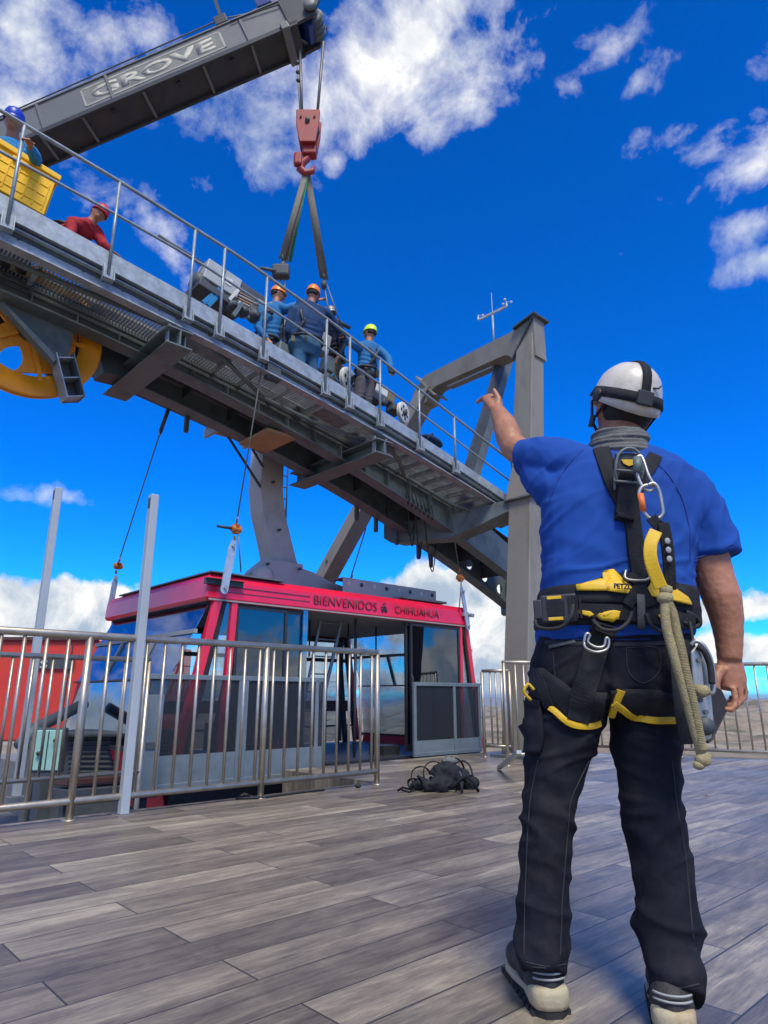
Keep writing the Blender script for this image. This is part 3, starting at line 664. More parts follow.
# splice plate lying diagonally over the near knee, and one across the far knee
MB().beam(L(ahd-.165, -.90, 6.10), L(ahd-.165, -1.36, 6.74), .03, .05, UA).build('splice_flange', 'steel_dark', tw)
MB().beam(L(ahd, bf-.40, 6.08), L(ahd, bf+.07, 6.62), .36, .03, UZ).build('splice_flange', 'leg_paint', tw)
# inspection ladder rungs under the head beam
mb = MB()
for s in (-.07, .07): mb.beam(L(ahd+s, -.4, 6.20), L(ahd+s, .6, 6.20), .012, .03)
for b_ in (-.4, -.07, .26, .6): mb.beam(L(ahd-.08, b_, 6.20), L(ahd+.08, b_, 6.20), .012, .03); mb.beam(L(ahd, b_, 6.20), L(ahd, b_, 6.27), .012, .012, UA)
mb.build('cable_tray', 'galv', tw)
# far splayed leg down to the dock apron
def farp(z): 
    t = (6.15-z)/(6.15-3.0); return L(na(z), bf+(3.62-bf)*t, z)
nrm = WB
leg(farp(6.30), farp(-.6), .17, .19)
for z in (4.4, 3.3):
    MB().box(farp(z)-UA*.19, UA*.01, WB*.02, UZ*.03).build('lug', 'steel_dark', tw)
# twin channel brace from the head beam down to the deck
p, q = onb(508, 350, -.42), onb(468, 486, -.42); d = (q-p).normalized()
sv = d.cross(WB).normalized()
for s in (-1, 1): MB().beam(p+sv*s*.085, q+sv*s*.085, .06, .16, sv).build('brace_channel', 'steel_dark' if s < 0 else 'steel_grey', tw)
MB().beam(p+WB*.02, q+WB*.02, .02, .12, sv).build('brace_web', 'steel_grey', tw)
MB().box(p+UZ*.02, UA*.14, WB*.09, UZ*.09).build('gusset', 'steel_dark', tw)
# bracket that carries the bridge
ab = .22
mb = MB()
top = [(-.95, 3.60), (1.55, 3.58)]; 
P1 = [(-.97, 3.62), (-.97, 3.42), (-.55, 3.26), (.2, 3.22), (1.40, 3.24), (1.56, 3.34), (1.56, 3.48), (.2, 3.56)]
P1 = [(-.97, 3.62), (-.97, 3.44), (-.60, 3.30), (0, 3.13), (.95, 3.17), (1.08, 3.26), (1.08, 3.50), (0, 3.50)]
ska = lambda b_: .12-.33*(b_+.97)
MB().prism([L(ska(b_)-.17, b_, z) for b_, z in P1], UA*.34).build('bracket_beam', 'steel_grey', tw, bevel=.01)
MB().hexa([L(-.12, -.965, 3.42), L(.36, -.965, 3.42), L(.20, -.60, 3.275), L(-.26, -.60, 3.275)], [L(-.12, -.965, 3.436), L(.36, -.965, 3.436), L(.20, -.60, 3.291), L(-.26, -.60, 3.291)]).build('gusset', 'steel_grey', tw)

# weather mast on the head beam
pm = ona(494, 345, ahd); b0_ = B_of(pm)
base = L(ahd, b0_, 6.60)
ws = thing('weather_mast', base, 'small wind gauge mast with a crossarm, on top of the portal tower', 'weather mast')
topm = base+UZ*.62
MB().tube([base, topm], .018, 8).build('pole', 'galv', ws, True)
ax = (WB*.5-UA*.86)*-1
ax = -(UA*-.35+WB*.94)
MB().beam(topm-ax*.26-UZ*.02, topm+ax*.26+UZ*.10, .03, .04).build('crossarm', 'galv', ws)
MB().tube([topm, topm+UZ*.45], .005, 6).build('whip_antenna', 'white', ws)
for s, dz in ((-1, -.02), (1, .10)):
    q = topm+ax*.26*s+UZ*dz; mb = MB().lathe([(.018, 0), (.018, .05), (.008, .06), (.008, .1)], q, UZ, 10); mb.build('sensor', 'white', ws)
    for k in range(3 if s > 0 else 1):
        t = k*2.1; e = V((math.cos(t), math.sin(t), 0)); MB().tube([q+UZ*.09, q+UZ*.09+e*.07], .004, 5).ell(q+UZ*.09+e*.085, e*.02, UZ*.025, e.cross(UZ)*.025, 10, 6).build('wind_cup' if s > 0 else 'wind_vane', 'white', ws, True)
# ------------------------------------------------------------------ the cable car in its dock
cc = thing('cable_car', L(-2.2, 1.45, 0), 'red glass cable car with open doors and welcome text on its roof edge', 'cable car')
CW = 2.9; A0, A1 = -4.40, .10
def cb(name, a0, a1, b0, b1, z0, z1, m, bev=.006, root=None): return MB().lbox(a0, a1, b0, b1, z0, z1).build(name, m, root or cc, bevel=bev)
# roof: fascia bands all round, roof skin
def band(name, z0, z1, out, m, a0=A0, a1=A1, b0=0, b1=CW):
    mb = MB()
    t = .03
    mb.hexa([L(a0+.02, b0, z0), L(a1-.02, b0, z0), L(a1-.02, b0+t, z0), L(a0+.02, b0+t, z0)], [L(a0, b0+.03, z1), L(a1, b0+.03, z1), L(a1, b0+.03+t, z1), L(a0, b0+.03+t, z1)])
    mb.hexa([L(a0+.02, b1-t, z0), L(a1-.02, b1-t, z0), L(a1-.02, b1, z0), L(a0+.02, b1, z0)], [L(a0, b1-.03-t, z1), L(a1, b1-.03-t, z1), L(a1, b1-.03, z1), L(a0, b1-.03, z1)])
    return mb.build(name, m, cc)
mb = MB()
outr = []
for (z, ins) in ((1.79, .02), (1.83, 0), (2.02, .01), (2.10, .07)):
    outr.append([L(A0+ins, ins, z), L(A1-ins, ins, z), L(A1-ins, CW-ins, z), L(A0+ins, CW-ins, z)])
inner = [[L(A0+.06, .06, z), L(A1-.06, .06, z), L(A1-.06, CW-.06, z), L(A0+.06, CW-.06, z)] for z in (1.79, 2.06)]
o_ = 0
for rg in outr: mb.v += rg
for i in range(3):
    for k in range(4): mb.f.append((i*4+k, i*4+(k+1) % 4, (i+1)*4+(k+1) % 4, (i+1)*4+k))
mb.f.append((12, 13, 14, 15)); mb.v += inner[0]+inner[1]
for k in range(4):
    mb.f.append((16+k, 20+k, 20+(k+1) % 4, 16+(k+1) % 4)); mb.f.append((k, 16+k, 16+(k+1) % 4, (k+1) % 4))
mb.f.append((20, 23, 22, 21))
roof = mb.build('roof', 'red', cc, bevel=.012)
for z in (1.90, 1.965): cb('roof_groove', A0+.01, -2.98, -.003, .004, z, z+.006, 'steel_dark', 0, roof)
cb('drip_rail', A0+.03, A1-.03, -.012, .0, 1.795, 1.812, 'cabin_ceiling', 0, roof)
cb('ceiling', A0+.07, A1-.07, .07, CW-.07, 1.80, 1.815, 'cabin_ceiling', 0)
# roof plates and beams on top
MB().lbox(A0+.05, -3.35, .02, CW-.3, 2.112, 2.128).build('roof_plate', 'steel_grey', cc)
MB().lbox(-1.1, -.15, .25, 1.6, 2.16, 2.19).build('roof_plate', 'steel_grey', cc)
for a in (-1.0, -.25): MB().lbox(a, a+.04, .3, 1.5, 2.10, 2.16).build('roof_bracket', 'steel_grey', cc)
ra, rc = A_of(onb(343, 585, .8)), A_of(onb(436, 590, .8)); rz = onb(345, 578, .8).z
rb = MB(); rb.lbox(ra, rc, .80, .815, 2.08, rz); rb.lbox(ra, rc, .80, 1.1, rz, rz+.012); rbo = rb.build('roof_beam', 'hanger_paint', cc, bevel=.004)
for k in range(8): MB().lathe([(.032, 0), (.032, .006)], L(ra+.1+(rc-ra-.2)*k/7, .792, rz-.07), WB, 16).build('hole_ring', 'white' if k % 2 == 0 else 'steel_dark', rbo)
MB().lathe([(.07, 0), (.07, .12), (.03, .15)], L(-1.45, 1.1, 2.36), UZ, 14).build('roof_lamp', 'black', cc, True)
# hanger: curved box arm with wider pedestal
hp = [(262, 2.62, .0)]
cl_pts = []
prof = [(-2.62, 2.10, .36, .26), (-2.58, 2.50, .34, .24), (-2.50, 2.70, .21, .17), (-2.60, 3.0, .20, .17), (-2.72, 3.35, .20, .17), (-2.78, 3.7, .195, .17), (-2.78, 4.2, .19, .17), (-2.76, 5.0, .19, .17)]
mb = MB()
for i, (a, z, ha, hb_) in enumerate(prof):
    mb.v += [L(a-ha, 1.45-hb_, z), L(a+ha, 1.45-hb_, z), L(a+ha, 1.45+hb_, z), L(a-ha, 1.45+hb_, z)]
for i in range(len(prof)-1):
    for k in range(4): mb.f.append((i*4+k, i*4+(k+1) % 4, (i+1)*4+(k+1) % 4, (i+1)*4+k))
mb.f += [(0, 3, 2, 1), tuple((len(prof)-1)*4+k for k in range(4))]
hg = mb.build('hanger_arm', 'hanger_paint', cc, bevel=.01)
MB().lbox(-2.98, -2.25, 1.18, 1.195, 2.1, 2.64).build('pedestal_plate', 'hanger_paint', hg, bevel=.003)
for (a, z) in ((-2.9, 2.55), (-2.35, 2.55), (-2.66, 3.1), (-2.8, 3.8), (-2.45, 2.25)): MB().lathe([(.02, 0), (.02, .05)], L(a, 1.14 if z < 2.7 else 1.25, z), -WB, 10).build('lug', 'steel_dark', hg)
MB().lathe([(.15, 0), (.15, .1), (.08, .14)], L(-3.05, 1.05, 2.34), -WB, 20).build('pivot_disc', 'hanger_paint', hg, True)
MB().prism([L(-3.75, 1.1, 2.12), L(-2.95, 1.1, 2.12), L(-2.95, 1.1, 2.52), L(-3.05, 1.1, 2.5), L(-3.3, 1.1, 2.30), L(-3.75, 1.1, 2.2)], WB*.08).build('gusset', 'hanger_paint', hg)
MB().prism([L(-2.26, 1.25, 2.12), L(-1.3, 1.25, 2.12), L(-1.35, 1.25, 2.40), L(-1.7, 1.25, 2.46), L(-2.0, 1.25, 2.56), L(-2.26, 1.25, 2.60)], WB*.3).build('gusset', 'hanger_paint', hg)
# ladder up the hanger
ld = MB()
for s in (0, .16): ld.tube([L(-2.38+s, 1.72, 2.9), L(-2.38+s, 1.72, 4.6)], .014, 6)
for k in range(9): ld.tube([L(-2.38, 1.72, 3.0+.19*k), L(-2.22, 1.72, 3.0+.19*k)], .01, 6)
ld.build('ladder', 'steel_grey', hg)
# structure of the body: raked corner posts, straight door posts
def post(name, a0, z0, a1, z1, b0, w, d, m, root=None): return MB().hexa([L(a0-w/2, b0, z0), L(a0+w/2, b0, z0), L(a0+w/2, b0+d, z0), L(a0-w/2, b0+d, z0)], [L(a1-w/2, b0, z1), L(a1+w/2, b0, z1), L(a1+w/2, b0+d, z1), L(a1-w/2, b0+d, z1)]).build(name, m, root or cc, bevel=.008)
for b0 in (.0, CW-.08):
    near = b0 < 1; fm = 'red'
    post('corner_post', -4.62, .02, -4.24, 1.80, b0, .10, .08, fm); post('corner_post', .28, .02, .02, 1.80, b0, .085, .08, fm)
    post('door_post', -4.09, .02, -4.03, 1.80, b0, .075, .07, fm if near else 'cabin_dark'); post('door_post', -.14, .02, -.115, 1.80, b0, .055, .07, fm if near else 'cabin_dark')
    post('corner_seal', -4.54, .02, -4.16, 1.80, b0+.01, .07, .05, 'rubber'); post('corner_seal', .21, .02, -.04, 1.80, b0+.01, .05, .05, 'rubber')
    for (q0, q1, q2, q3) in ((-4.50, -4.12, -4.13, -4.07), (-.11, .18, -.09, -.06)):
        MB().hexa([L(q0, b0+.035, .75), L(q1, b0+.035, .75), L(q1, b0+.045, .75), L(q0, b0+.045, .75)], [L(q2-.08 if q2 < -1 else q2, b0+.035, 1.78), L(q3, b0+.035, 1.78), L(q3, b0+.045, 1.78), L(q2-.08 if q2 < -1 else q2, b0+.045, 1.78)]).build('corner_window', 'glass_clear', cc)
# bulging glazed ends
def endwall(pr, sgn, nm):
    gm = 'glass_bright' if nm == 'l' else 'glass_clear'
    # pr: list (a, z)
    for i, mm, part in ((0, gm, 'end_window'), (1, gm, 'end_window'), (2, gm, 'end_window'), (3, 'red', 'end_skirt')):
        (a0, z0), (a1, z1) = pr[i], pr[i+1]
        o = MB().hexa([L(a0, .10, z0), L(a0, CW-.10, z0), L(a0+.012*sgn, CW-.10, z0), L(a0+.012*sgn, .10, z0)], [L(a1, .10, z1), L(a1, CW-.10, z1), L(a1+.012*sgn, CW-.10, z1), L(a1+.012*sgn, .10, z1)]).build(part, mm, cc)
    for i, w in ((1, .045), (2, .02), (3, .05)):
        a, z = pr[i]; MB().box(L(a-.006*sgn, CW/2, z), WB*(CW/2-.03), UA*.02, UZ*w/2).build('window_bar', 'cabin_ceiling' if i == 1 else 'cabin_dark', cc)
    (a0, z0), (a1, z1) = pr[1], pr[2]
    for b_ in (.98, 1.92):
        MB().beam(L(a0-.01*sgn, b_, z0), L(a1-.01*sgn, b_, z1), .05, .03, UA).build('window_bar', 'cabin_ceiling', cc)
endwall([(-4.30, 1.80), (-4.47, 1.45), (-4.70, .95), (-4.80, .22), (-4.60, -.45)], 1, 'l')
endwall([(.04, 1.80), (.14, 1.45), (.32, .95), (.40, .12), (.24, -.45)], -1, 'r')
# floor and skirt
cb('floor', -4.60, .24, .02, CW-.02, -.08, .0, 'cabin_dark')
cb('skirt', -4.62, .26, .05, CW-.05, -.60, -.085, 'cabin_dark')
# side glazing: door leaves slid aside
def leaf(a0, a1, b0, z0=.05, z1=1.77, mid=None):
    r = MB(); t = .035
    r.lbox(a0, a0+t, b0, b0+.03, z0, z1); r.lbox(a1-t, a1, b0, b0+.03, z0, z1); r.lbox(a0+t, a1-t, b0, b0+.03, z1-t, z1); r.lbox(a0+t, a1-t, b0, b0+.03, z0, z0+.10)
    if mid: r.lbox(a0+t, a1-t, b0, b0+.03, mid, mid+.02)
    d = r.build('door_leaf', 'cabin_dark', cc)
    MB().lbox(a0+t, a1-t, b0+.012, b0+.018, z0+.10, z1-t).build('pane', 'glass', d); return d
leaf(-4.0, -3.30, .01); leaf(-3.40, -2.98, .045)
d_ = leaf(-1.27, -.66, .045); leaf(-1.20, -.15, .01)
MB().lbox(-3.06, -2.99, .02, .035, .05, 1.79).build('seal_strip', 'glass_bright', cc)
MB().tube([L(-1.24, -.03, .82), L(-1.24, -.06, .86), L(-1.24, -.06, 1.02), L(-1.24, -.03, 1.06)], .015, 8).build('door_handle', 'black', d_, True)
# far side frames and windows
fb = CW-.06
cb('far_rail', -4.3, .1, fb, fb+.05, 1.36, 1.42, 'cabin_dark', 0)
cb('far_rail', -4.3, .1, fb, fb+.05, 1.70, 1.79, 'cabin_dark', 0)
cb('far_band', -4.5, .2, fb-.02, fb+.04, .52, .70, 'brown_band', 0)
cb('far_rail', -4.5, .2, fb, fb+.03, .26, .29, 'cabin_dark', 0)
cb('far_panel', -4.6, .25, fb, fb+.04, -.6, -.05, 'cabin_dark', 0)
for (a0, a1) in ((-3.15, -2.85), (-2.62, -2.32), (-1.25, -1.28), (.0, -.2)):
    post('far_post', a0, 0, a1, 1.75, fb-.02, .09, .06, 'cabin_dark')
MB().hexa([L(-2.5, fb+.02, .02), L(.05, fb+.02, .02), L(.05, fb+.026, .02), L(-2.5, fb+.026, .02)], [L(-2.2, fb+.02, 1.7), L(-.1, fb+.02, 1.7), L(-.1, fb+.026, 1.7), L(-2.2, fb+.026, 1.7)]).build('far_window', 'glass_clear', cc)
MB().lbox(-4.3, -2.6, fb+.02, fb+.026, .02, 1.72).build('far_window', 'glass_clear', cc)
# interior
cb('bench', -2.95, -2.2, 1.6, 2.5, .02, .40, 'cabin_dark'); MB().lbox(-2.7, -2.35, 1.9, 2.1, .40, .64).build('control_box', 'black', cc, bevel=.02)
for a in (-1.93, ): MB().tube([L(a, .35, 0), L(a, .35, 1.8)], .02, 10).build('grab_pole', 'steel_dark', cc, True)
MB().tube([L(-1.55, 1.45, .1), L(-1.55, 1.45, .98), L(-1.30, 1.45, .98), L(-1.30, 1.45, .1)], .014, 8).build('grab_frame', 'steel_dark', cc, True)
for a in (-2.75, -2.3, -1.6, -1.05): MB().tube([L(a, .9, 1.3), L(a, .9, 1.8)], .012, 8).build('hanging_strap', 'cabin_dark', cc, True)
MB().lbox(-1.45, -1.15, .3, .6, 0, .12).build('sill_box', 'cabin_dark', cc)
for (a, z) in ((-3.22, -.02), (-3.30, .18)): MB().lbox(a-.07, a+.07, .02, .1, z, z+.10).build('door_latch', 'red', cc, bevel=.01)
lt = thing('step_ladder', L(-2.85, .9, 0), 'slim grey ladder leaning inside the open door of the cable car', 'ladder')
p0, p1 = onb(300, 722, .8), onb(322, 612, .9); q0, q1 = onb(318, 722, .8), onb(343, 614, .9)
MB().beam(p0, p1, .035, .02, WB).build('rail', 'galv', lt); MB().beam(q0, q1, .045, .025, WB).build('rail', 'galv', lt)
for t in (.1, .26, .42, .58, .74, .9): MB().tube([p0.lerp(p1, t), q0.lerp(q1, t)], .011, 6).build('rung', 'galv', lt)
# lettering on the roof edge
def put_text(body, pa, pb, zc, height, b, m, root, bold=0.0, spacing=1.0, name='lettering', sx=None):
    me = text_mesh(body, 1.0, bold, .0, spacing)
    xs = [v.co.x for v in me.vertices]; ys = [v.co.y for v in me.vertices]; x0, x1, y0, y1 = min(xs), max(xs), min(ys), max(ys)
    for v in me.vertices:
        a = pa+(pb-pa)*(v.co.x-x0)/(x1-x0); z = zc-height/2+height*(v.co.y-y0)/(y1-y0); p = L(a, b, z) - root_pos(root); v.co = p
    o = link(name, me, m, root); so_ = o.modifiers.new('solid', 'SOLIDIFY'); so_.thickness = .004; so_.offset = 0; return o
put_text('BIENVENIDOS', -2.92, -1.86, 1.935, .115, -.006, 'black', roof, -.012, 1.0)
put_text('CHIHUAHUA', -1.52, -.62, 1.935, .105, -.006, 'black', roof, -.012, 1.0)
put_text('a', -1.78, -1.66, 1.925, .07, -.006, 'black', roof, .02)
MB().tube([L(-1.75, -.008, 1.98), L(-1.72, -.008, 2.005), L(-1.69, -.008, 1.98)], .006, 6).build('emblem', 'black', roof)
for s in (-.03, .03): MB().ell(L(-1.72+s, -.008, 1.885), UA*.018, UZ*.012, WB*.004, 10, 6).build('emblem', 'black', roof)

# ------------------------------------------------------------------ platform gates in front of the cabin
def gate(label, a0, a1, b, z0, z1, muls, solid_h, group='mesh gates of the boarding dock'):
    g = thing('boarding_gate', L((a0+a1)/2, b, 0), label, 'gate', group)
    t = .05; mb = MB(); mb.lbox(a0, a1, b, b+.04, z1-t, z1); mb.lbox(a0, a1, b, b+.04, z0, z0+t)
    for a in muls: mb.lbox(a, a+t, b+.001, b+.039, z0+t, z1-t)
    mb.build('frame', 'gate', g, bevel=.004)
    MB().lbox(a0+.01, a1-.01, b+.012, b+.03, z0+t, z0+t+solid_h).build('kick_panel', 'gate', g)
    MB().lbox(a0+.01, a1-.01, b+.018, b+.0185, z0+t+solid_h, z1-t).build('wire_mesh', 'gate_mesh', g)
    mb = MB(); 
    for a in (a0+.06, a1-.10): mb.lbox(a, a+.04, b+.042, b+.06, .0, z1-.08)
    mb.build('support', 'cabin_dark', g)
    return g
gate('long grey mesh gate at the left end of the cable car, behind the long railing', -5.12, -2.86, -.22, -.10, .98, (-5.12, -4.05, -3.98, -3.02, -2.91), .26)
gate('grey two-panel mesh gate at the right end of the cable car, beside the open door', -1.36, .04, -.20, .0, .955, (-1.36, -.56, -.01), .15)
gg = thing('grey_cabinet', L(-4.95, -.45, 0), 'flat grey sheet panel standing at the end of the inner railing', 'panel')
MB().lbox(-5.18, -5.02, -.50, -.46, -.10, .78).build('sheet', 'gate', gg, bevel=.004); MB().lbox(-5.16, -5.04, -.509, -.50, .3, .36).build('handle', 'steel_dark', gg)

# ------------------------------------------------------------------ things in the dock on the far left
ks = thing('red_kiosk', V((-6.4, 10.8, .2)), 'plain red metal kiosk with a small dark sign plate, far left behind the railings', 'kiosk')
def yb(x, y, Y): return at(x, y, Y)
Yk = 10.8
p = [yb(-70, 637, Yk), yb(98, 640, Yk), yb(98, 730, Yk), yb(-70, 730, Yk)]
MB().hexa([V((p[0].x, Yk, .10)), V((p[1].x-.15, Yk, .10)), V((p[1].x+.9, Yk+2.2, .10)), V((p[0].x, Yk+2.2, .10))], [V((p[0].x, Yk, p[1].z)), V((p[1].x, Yk, p[1].z)), V((p[1].x+.9, Yk+2.2, p[1].z)), V((p[0].x, Yk+2.2, p[1].z))]).build('body', 'kiosk_red', ks, bevel=.03)
MB().beam(V((p[0].x-.05, Yk-.02, p[1].z+.02)), V((p[1].x+.02, Yk-.02, p[1].z+.02)), .06, .05).build('roof_trim', 'brown_band', ks)
for x in (2, 73): q = yb(x, 645, Yk-.01); MB().beam(q, V((q.x-.06, q.y, .15)), .012, .02, V((0, 1, 0))).build('panel_seam', 'steel_dark', ks)
q = yb(55, 664, Yk-.03); sg = MB().box(q, (.30, 0, 0), (0, .012, 0), (0, 0, .075)).build('sign_plate', 'steel_dark', ks)
me = text_mesh('S', .17, .0); off = root_pos(sg)
for v in me.vertices: v.co = V((q.x-.24+v.co.x*1.8, q.y-.016, q.z-.06+v.co.y)) - off
link('lettering', me, 'white', sg)
eq = thing('winch_housing', V((-4.3, 8.4, -1.5)), 'dark louvred machine housing low in the dock beside the cable car', 'machine housing')
YE = 8.3
MB().box(yb(118, 742, YE)-UZ*.63, (.62, 0, 0), (0, .35, 0), (0, 0, .72)).build('casing', 'steel_dark', eq, bevel=.02)
for k in range(9):
    q = yb(118, 736+5*k, YE-.36); MB().box(q, (.55, 0, 0), (0, .02, .008), (0, 0, .006)).build('louvre', 'steel_dark', eq)
q = yb(122, 733, YE-.2); MB().box(q, (.66, 0, 0), (0, .3, 0), (0, 0, .03)).build('top_cover', 'steel_dark', eq, bevel=.02)
bp_ = thing('buffer_pipe', V((-4.6, 7.6, -1.5)), 'thick grey pipe rising to the right across the dock, left of the cable car', 'pipe')
MB().tube([yb(20, 745, 7.3), yb(36, 728, 7.6), yb(84, 704, 8.4)], .065, 20).build('barrel', 'steel_grey', bp_, True)
MB().tube([yb(34, 740, 7.4), V((yb(34, 740, 7.4).x, 7.4, -1.5))], .05, 12).build('stand', 'steel_dark', bp_, True)
tp = thing('control_panel', V((-3.6, 7.1, -1.5)), 'pale teal panel with two black knobs, low behind the left railing', 'control panel')
q = yb(48, 750, 7.0); MB().box(q, (.14, 0, 0), (0, .04, 0), (0, 0, .19)).build('front_plate', 'teal', tp, bevel=.01)
MB().box(q+V((0, .02, 0)), (.16, 0, 0), (0, .035, 0), (0, 0, .21)).build('casing', 'steel_dark', tp, bevel=.01)
for dx in (-.06, .09): MB().lathe([(.02, 0), (.02, .03), (.01, .04)], q+V((dx, -.04, .02+dx*.8)), (0, -1, 0), 14).build('knob', 'black', tp, True)
MB().box(q+V((.01, -.045, 0)), (.004, 0, 0), (0, .004, 0), (0, 0, .18)).build('seam', 'black', tp)
MB().beam(q-UZ*.25+V((0, .03, 0)), V((q.x, q.y+.03, -1.5)), .12, .12, UA).build('pedestal', 'steel_dark', tp)
rbm = thing('red_bumper', L(-6.0, -.9, -1.5), 'low red and rusty bumper beam on the dock floor behind the left railing', 'bumper')
p, q = yb(60, 782, 6.3), yb(150, 776, 7.1); MB().beam(p, q, .2, .06).build('beam', 'brown_band', rbm, bevel=.01)
MB().beam(p-UZ*.12, q-UZ*.12, .3, .13).build('sole', 'steel_dark', rbm, bevel=.01)
for t in (.1, .9): c_ = p.lerp(q, t); MB().beam(c_-UZ*.18, V((c_.x, c_.y, -1.5)), .1, .1, UA).build('foot', 'steel_dark', rbm)
# ------------------------------------------------------------------ chain hoists holding the cabin, with link plates
def hoist(label, ptop, pmid, pend, plate_w=.09, chain_to=None, link_plate=True, handle=None, sling_top=None):
    h = thing('chain_hoist', pmid, label, 'chain hoist', 'chain hoists holding the cable car')
    if sling_top is not None: MB().tube([ptop, sling_top], .028, 8, flat=.4).build('sling', 'steel_dark', h, True); MB().ring(sling_top, V((1, 0, 0)), .03, .009, 14, 6).build('shackle', 'plate_light', h, True); ptop = sling_top
    MB().tube([ptop, pmid+UZ*.05], .009, 6).build('chain', 'rope_steel', h, True)
    d = (ptop-pmid).normalized()
    MB().lathe([(.015, -.06), (.04, -.055), (.045, -.02), (.032, -.01), (.032, .02), (.045, .03), (.04, .06), (.015, .065)], pmid, UA, 14).box(pmid, UA*.03, WB*.028, d*.055).build('hoist_body', 'orange_hoist', h)
    MB().ring(pmid+d*.11, V((1, .3, 0)), .026, .008, 14, 6).build('hook', 'orange_hoist', h, True)
    if handle: MB().tube([pmid, handle], [.02, .014], 8).build('lever', 'black', h, True)
    if chain_to is not None: MB().tube([pmid-UZ*.03+UA*.03, chain_to], .008, 6).build('hand_chain', 'rope_steel', h, True)
    if link_plate:
        e = (pend-pmid).normalized(); s = e.cross(WB).normalized(); c = (pmid-e*(-.08)+pend)/2
        MB().ring(pmid-d*.11, V((1, 0, 0)), .024, .008, 14, 6).build('hook', 'orange_hoist', h, True)
        lp = pmid+e*.14; n = 8; pl = [lp+s*plate_w*.28, lp+s*plate_w/2*1.0+e*.1, pend+s*plate_w/2]
        pl += [pend+(s*math.cos(t)+e*math.sin(t))*plate_w/2 for t in arange(.2, math.pi-.2, 6)] + [pend-s*plate_w/2, lp-s*plate_w*.5+e*.1, lp-s*plate_w*.28]
        MB().prism([p_-WB*.012 for p_ in pl], WB*.02).build('link_plate', 'plate_light', h)
        for t in (.12, .96): MB().lathe([(.02, 0), (.02, .04)], lp.lerp(pend, t), -WB, 10).build('pin', 'galv', h)
    return h
bA = -.10
hoist('chain hoist with long silver link plate at the near left roof corner', onb(263, 360, -.72), onb(236, 529, bA), onb(224, 590, bA-.02), chain_to=onb(241, 572, bA), handle=onb(217, 526, bA))
hoist('orange chain hoist on a black strap at the far left roof corner', onb(173, 396, 1.2), onb(118, 566, 2.85), onb(110, 608, 2.88), plate_w=.075, sling_top=onb(160, 433, 1.3))
hoist('chain hoist with slim silver plate over the right roof corner, below the tower bracket', onb(447, 492, .0), onb(460, 578, .0), onb(468, 628, -.04), plate_w=.07, chain_to=onb(459, 612, 0), sling_top=None)
MB_ = hoist('thin chain hanging from the bridge to the middle of the cable car roof', onb(366, 528, .8), onb(350, 583, 1.0), onb(350, 590, 1.0), link_plate=False)
for a in (A_of(onb(224, 590, 0)), A_of(onb(468, 628, 0))):
    pass
clp = thing('corner_clamp', L(-4.25, -.02, 1.83), 'rusty steel angle clamped over the near left corner of the red roof', 'clamp')
c = onb(224, 583, -.02); MB().box(c, UA*.24, WB*.02, UZ*.032).build('angle_bar', 'steel_dark', clp, bevel=.004); MB().box(c+UZ*.03-WB*.025, UA*.24, WB*.035, UZ*.004).build('angle_top', 'steel_dark', clp)
clp = thing('corner_clamp', L(.02, -.02, 1.83), 'small steel clamp under the silver plate at the right roof corner', 'clamp')
c = onb(468, 615, -.02); MB().box(c, UA*.13, WB*.02, UZ*.025).build('angle_bar', 'galv', clp, bevel=.004); MB().lathe([(.02, 0), (.02, .05)], c-WB*.02, -WB, 10).build('pin', 'galv', clp)

# ------------------------------------------------------------------ mobile crane boom, hook block, slings
T = at(311, 33, 8.0); Tl = at(18, 158, 8.5)         # lower-left silhouette points lie on the near bottom edge
bd = (Tl-T).normalized()
YY0 = V((0, 1, 0)); M['boom_panel'] = mat('boom_panel', (.22, .22, .20), .6, 0, .2, 6, dirt=(.12, .12, .11), dirt_amt=.8, dirt_scale=4)
crn = thing('crane_boom', T, 'huge dark grey telescopic crane boom reaching in from the upper left with worn lettering', 'crane boom')
Bx = bd; side = bd.cross(UZ).normalized()                 # horizontal, toward the camera if negative y
if side.y > 0: side = -side
upb = side.cross(bd).normalized(); 
if upb.z < 0: upb = -upb
def bpt(s, w, h): return T + Bx*s + side*w + upb*h        # s along, w toward the camera, h up
BW, BH = .25, .53
s0, s1 = .18, 11.0
k = lambda s: 1+.018*s
def bquad(s, a, b): return bpt(s, a*k(s), b*k(s))
mb = MB(); mb.hexa([bpt(s0, BW, 0), bpt(s1, BW, 0), bpt(s1, BW-.02, 0), bpt(s0, BW-.02, 0)], [bpt(s0, BW, BH), bpt(s1, BW, BH), bpt(s1, BW-.02, BH), bpt(s0, BW-.02, BH)]); mb.build('side_plate', 'boom', crn)
mb = MB(); mb.hexa([bpt(s0, -BW, 0), bpt(s1, -BW, 0), bpt(s1, -BW+.02, 0), bpt(s0, -BW+.02, 0)], [bpt(s0, -BW, BH), bpt(s1, -BW, BH), bpt(s1, -BW+.02, BH), bpt(s0, -BW+.02, BH)]); mb.build('side_plate', 'boom', crn)
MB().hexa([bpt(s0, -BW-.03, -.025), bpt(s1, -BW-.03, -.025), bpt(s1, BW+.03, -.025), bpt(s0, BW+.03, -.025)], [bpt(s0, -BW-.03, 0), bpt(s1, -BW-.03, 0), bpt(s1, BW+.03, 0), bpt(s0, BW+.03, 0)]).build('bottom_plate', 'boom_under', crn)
MB().hexa([bpt(s0, -BW-.02, BH), bpt(s1, -BW-.02, BH), bpt(s1, BW+.02, BH), bpt(s0, BW+.02, BH)], [bpt(s0, -BW-.02, BH+.025), bpt(s1, -BW-.02, BH+.025), bpt(s1, BW+.02, BH+.025), bpt(s0, BW+.02, BH+.025)]).build('top_plate', 'boom', crn)
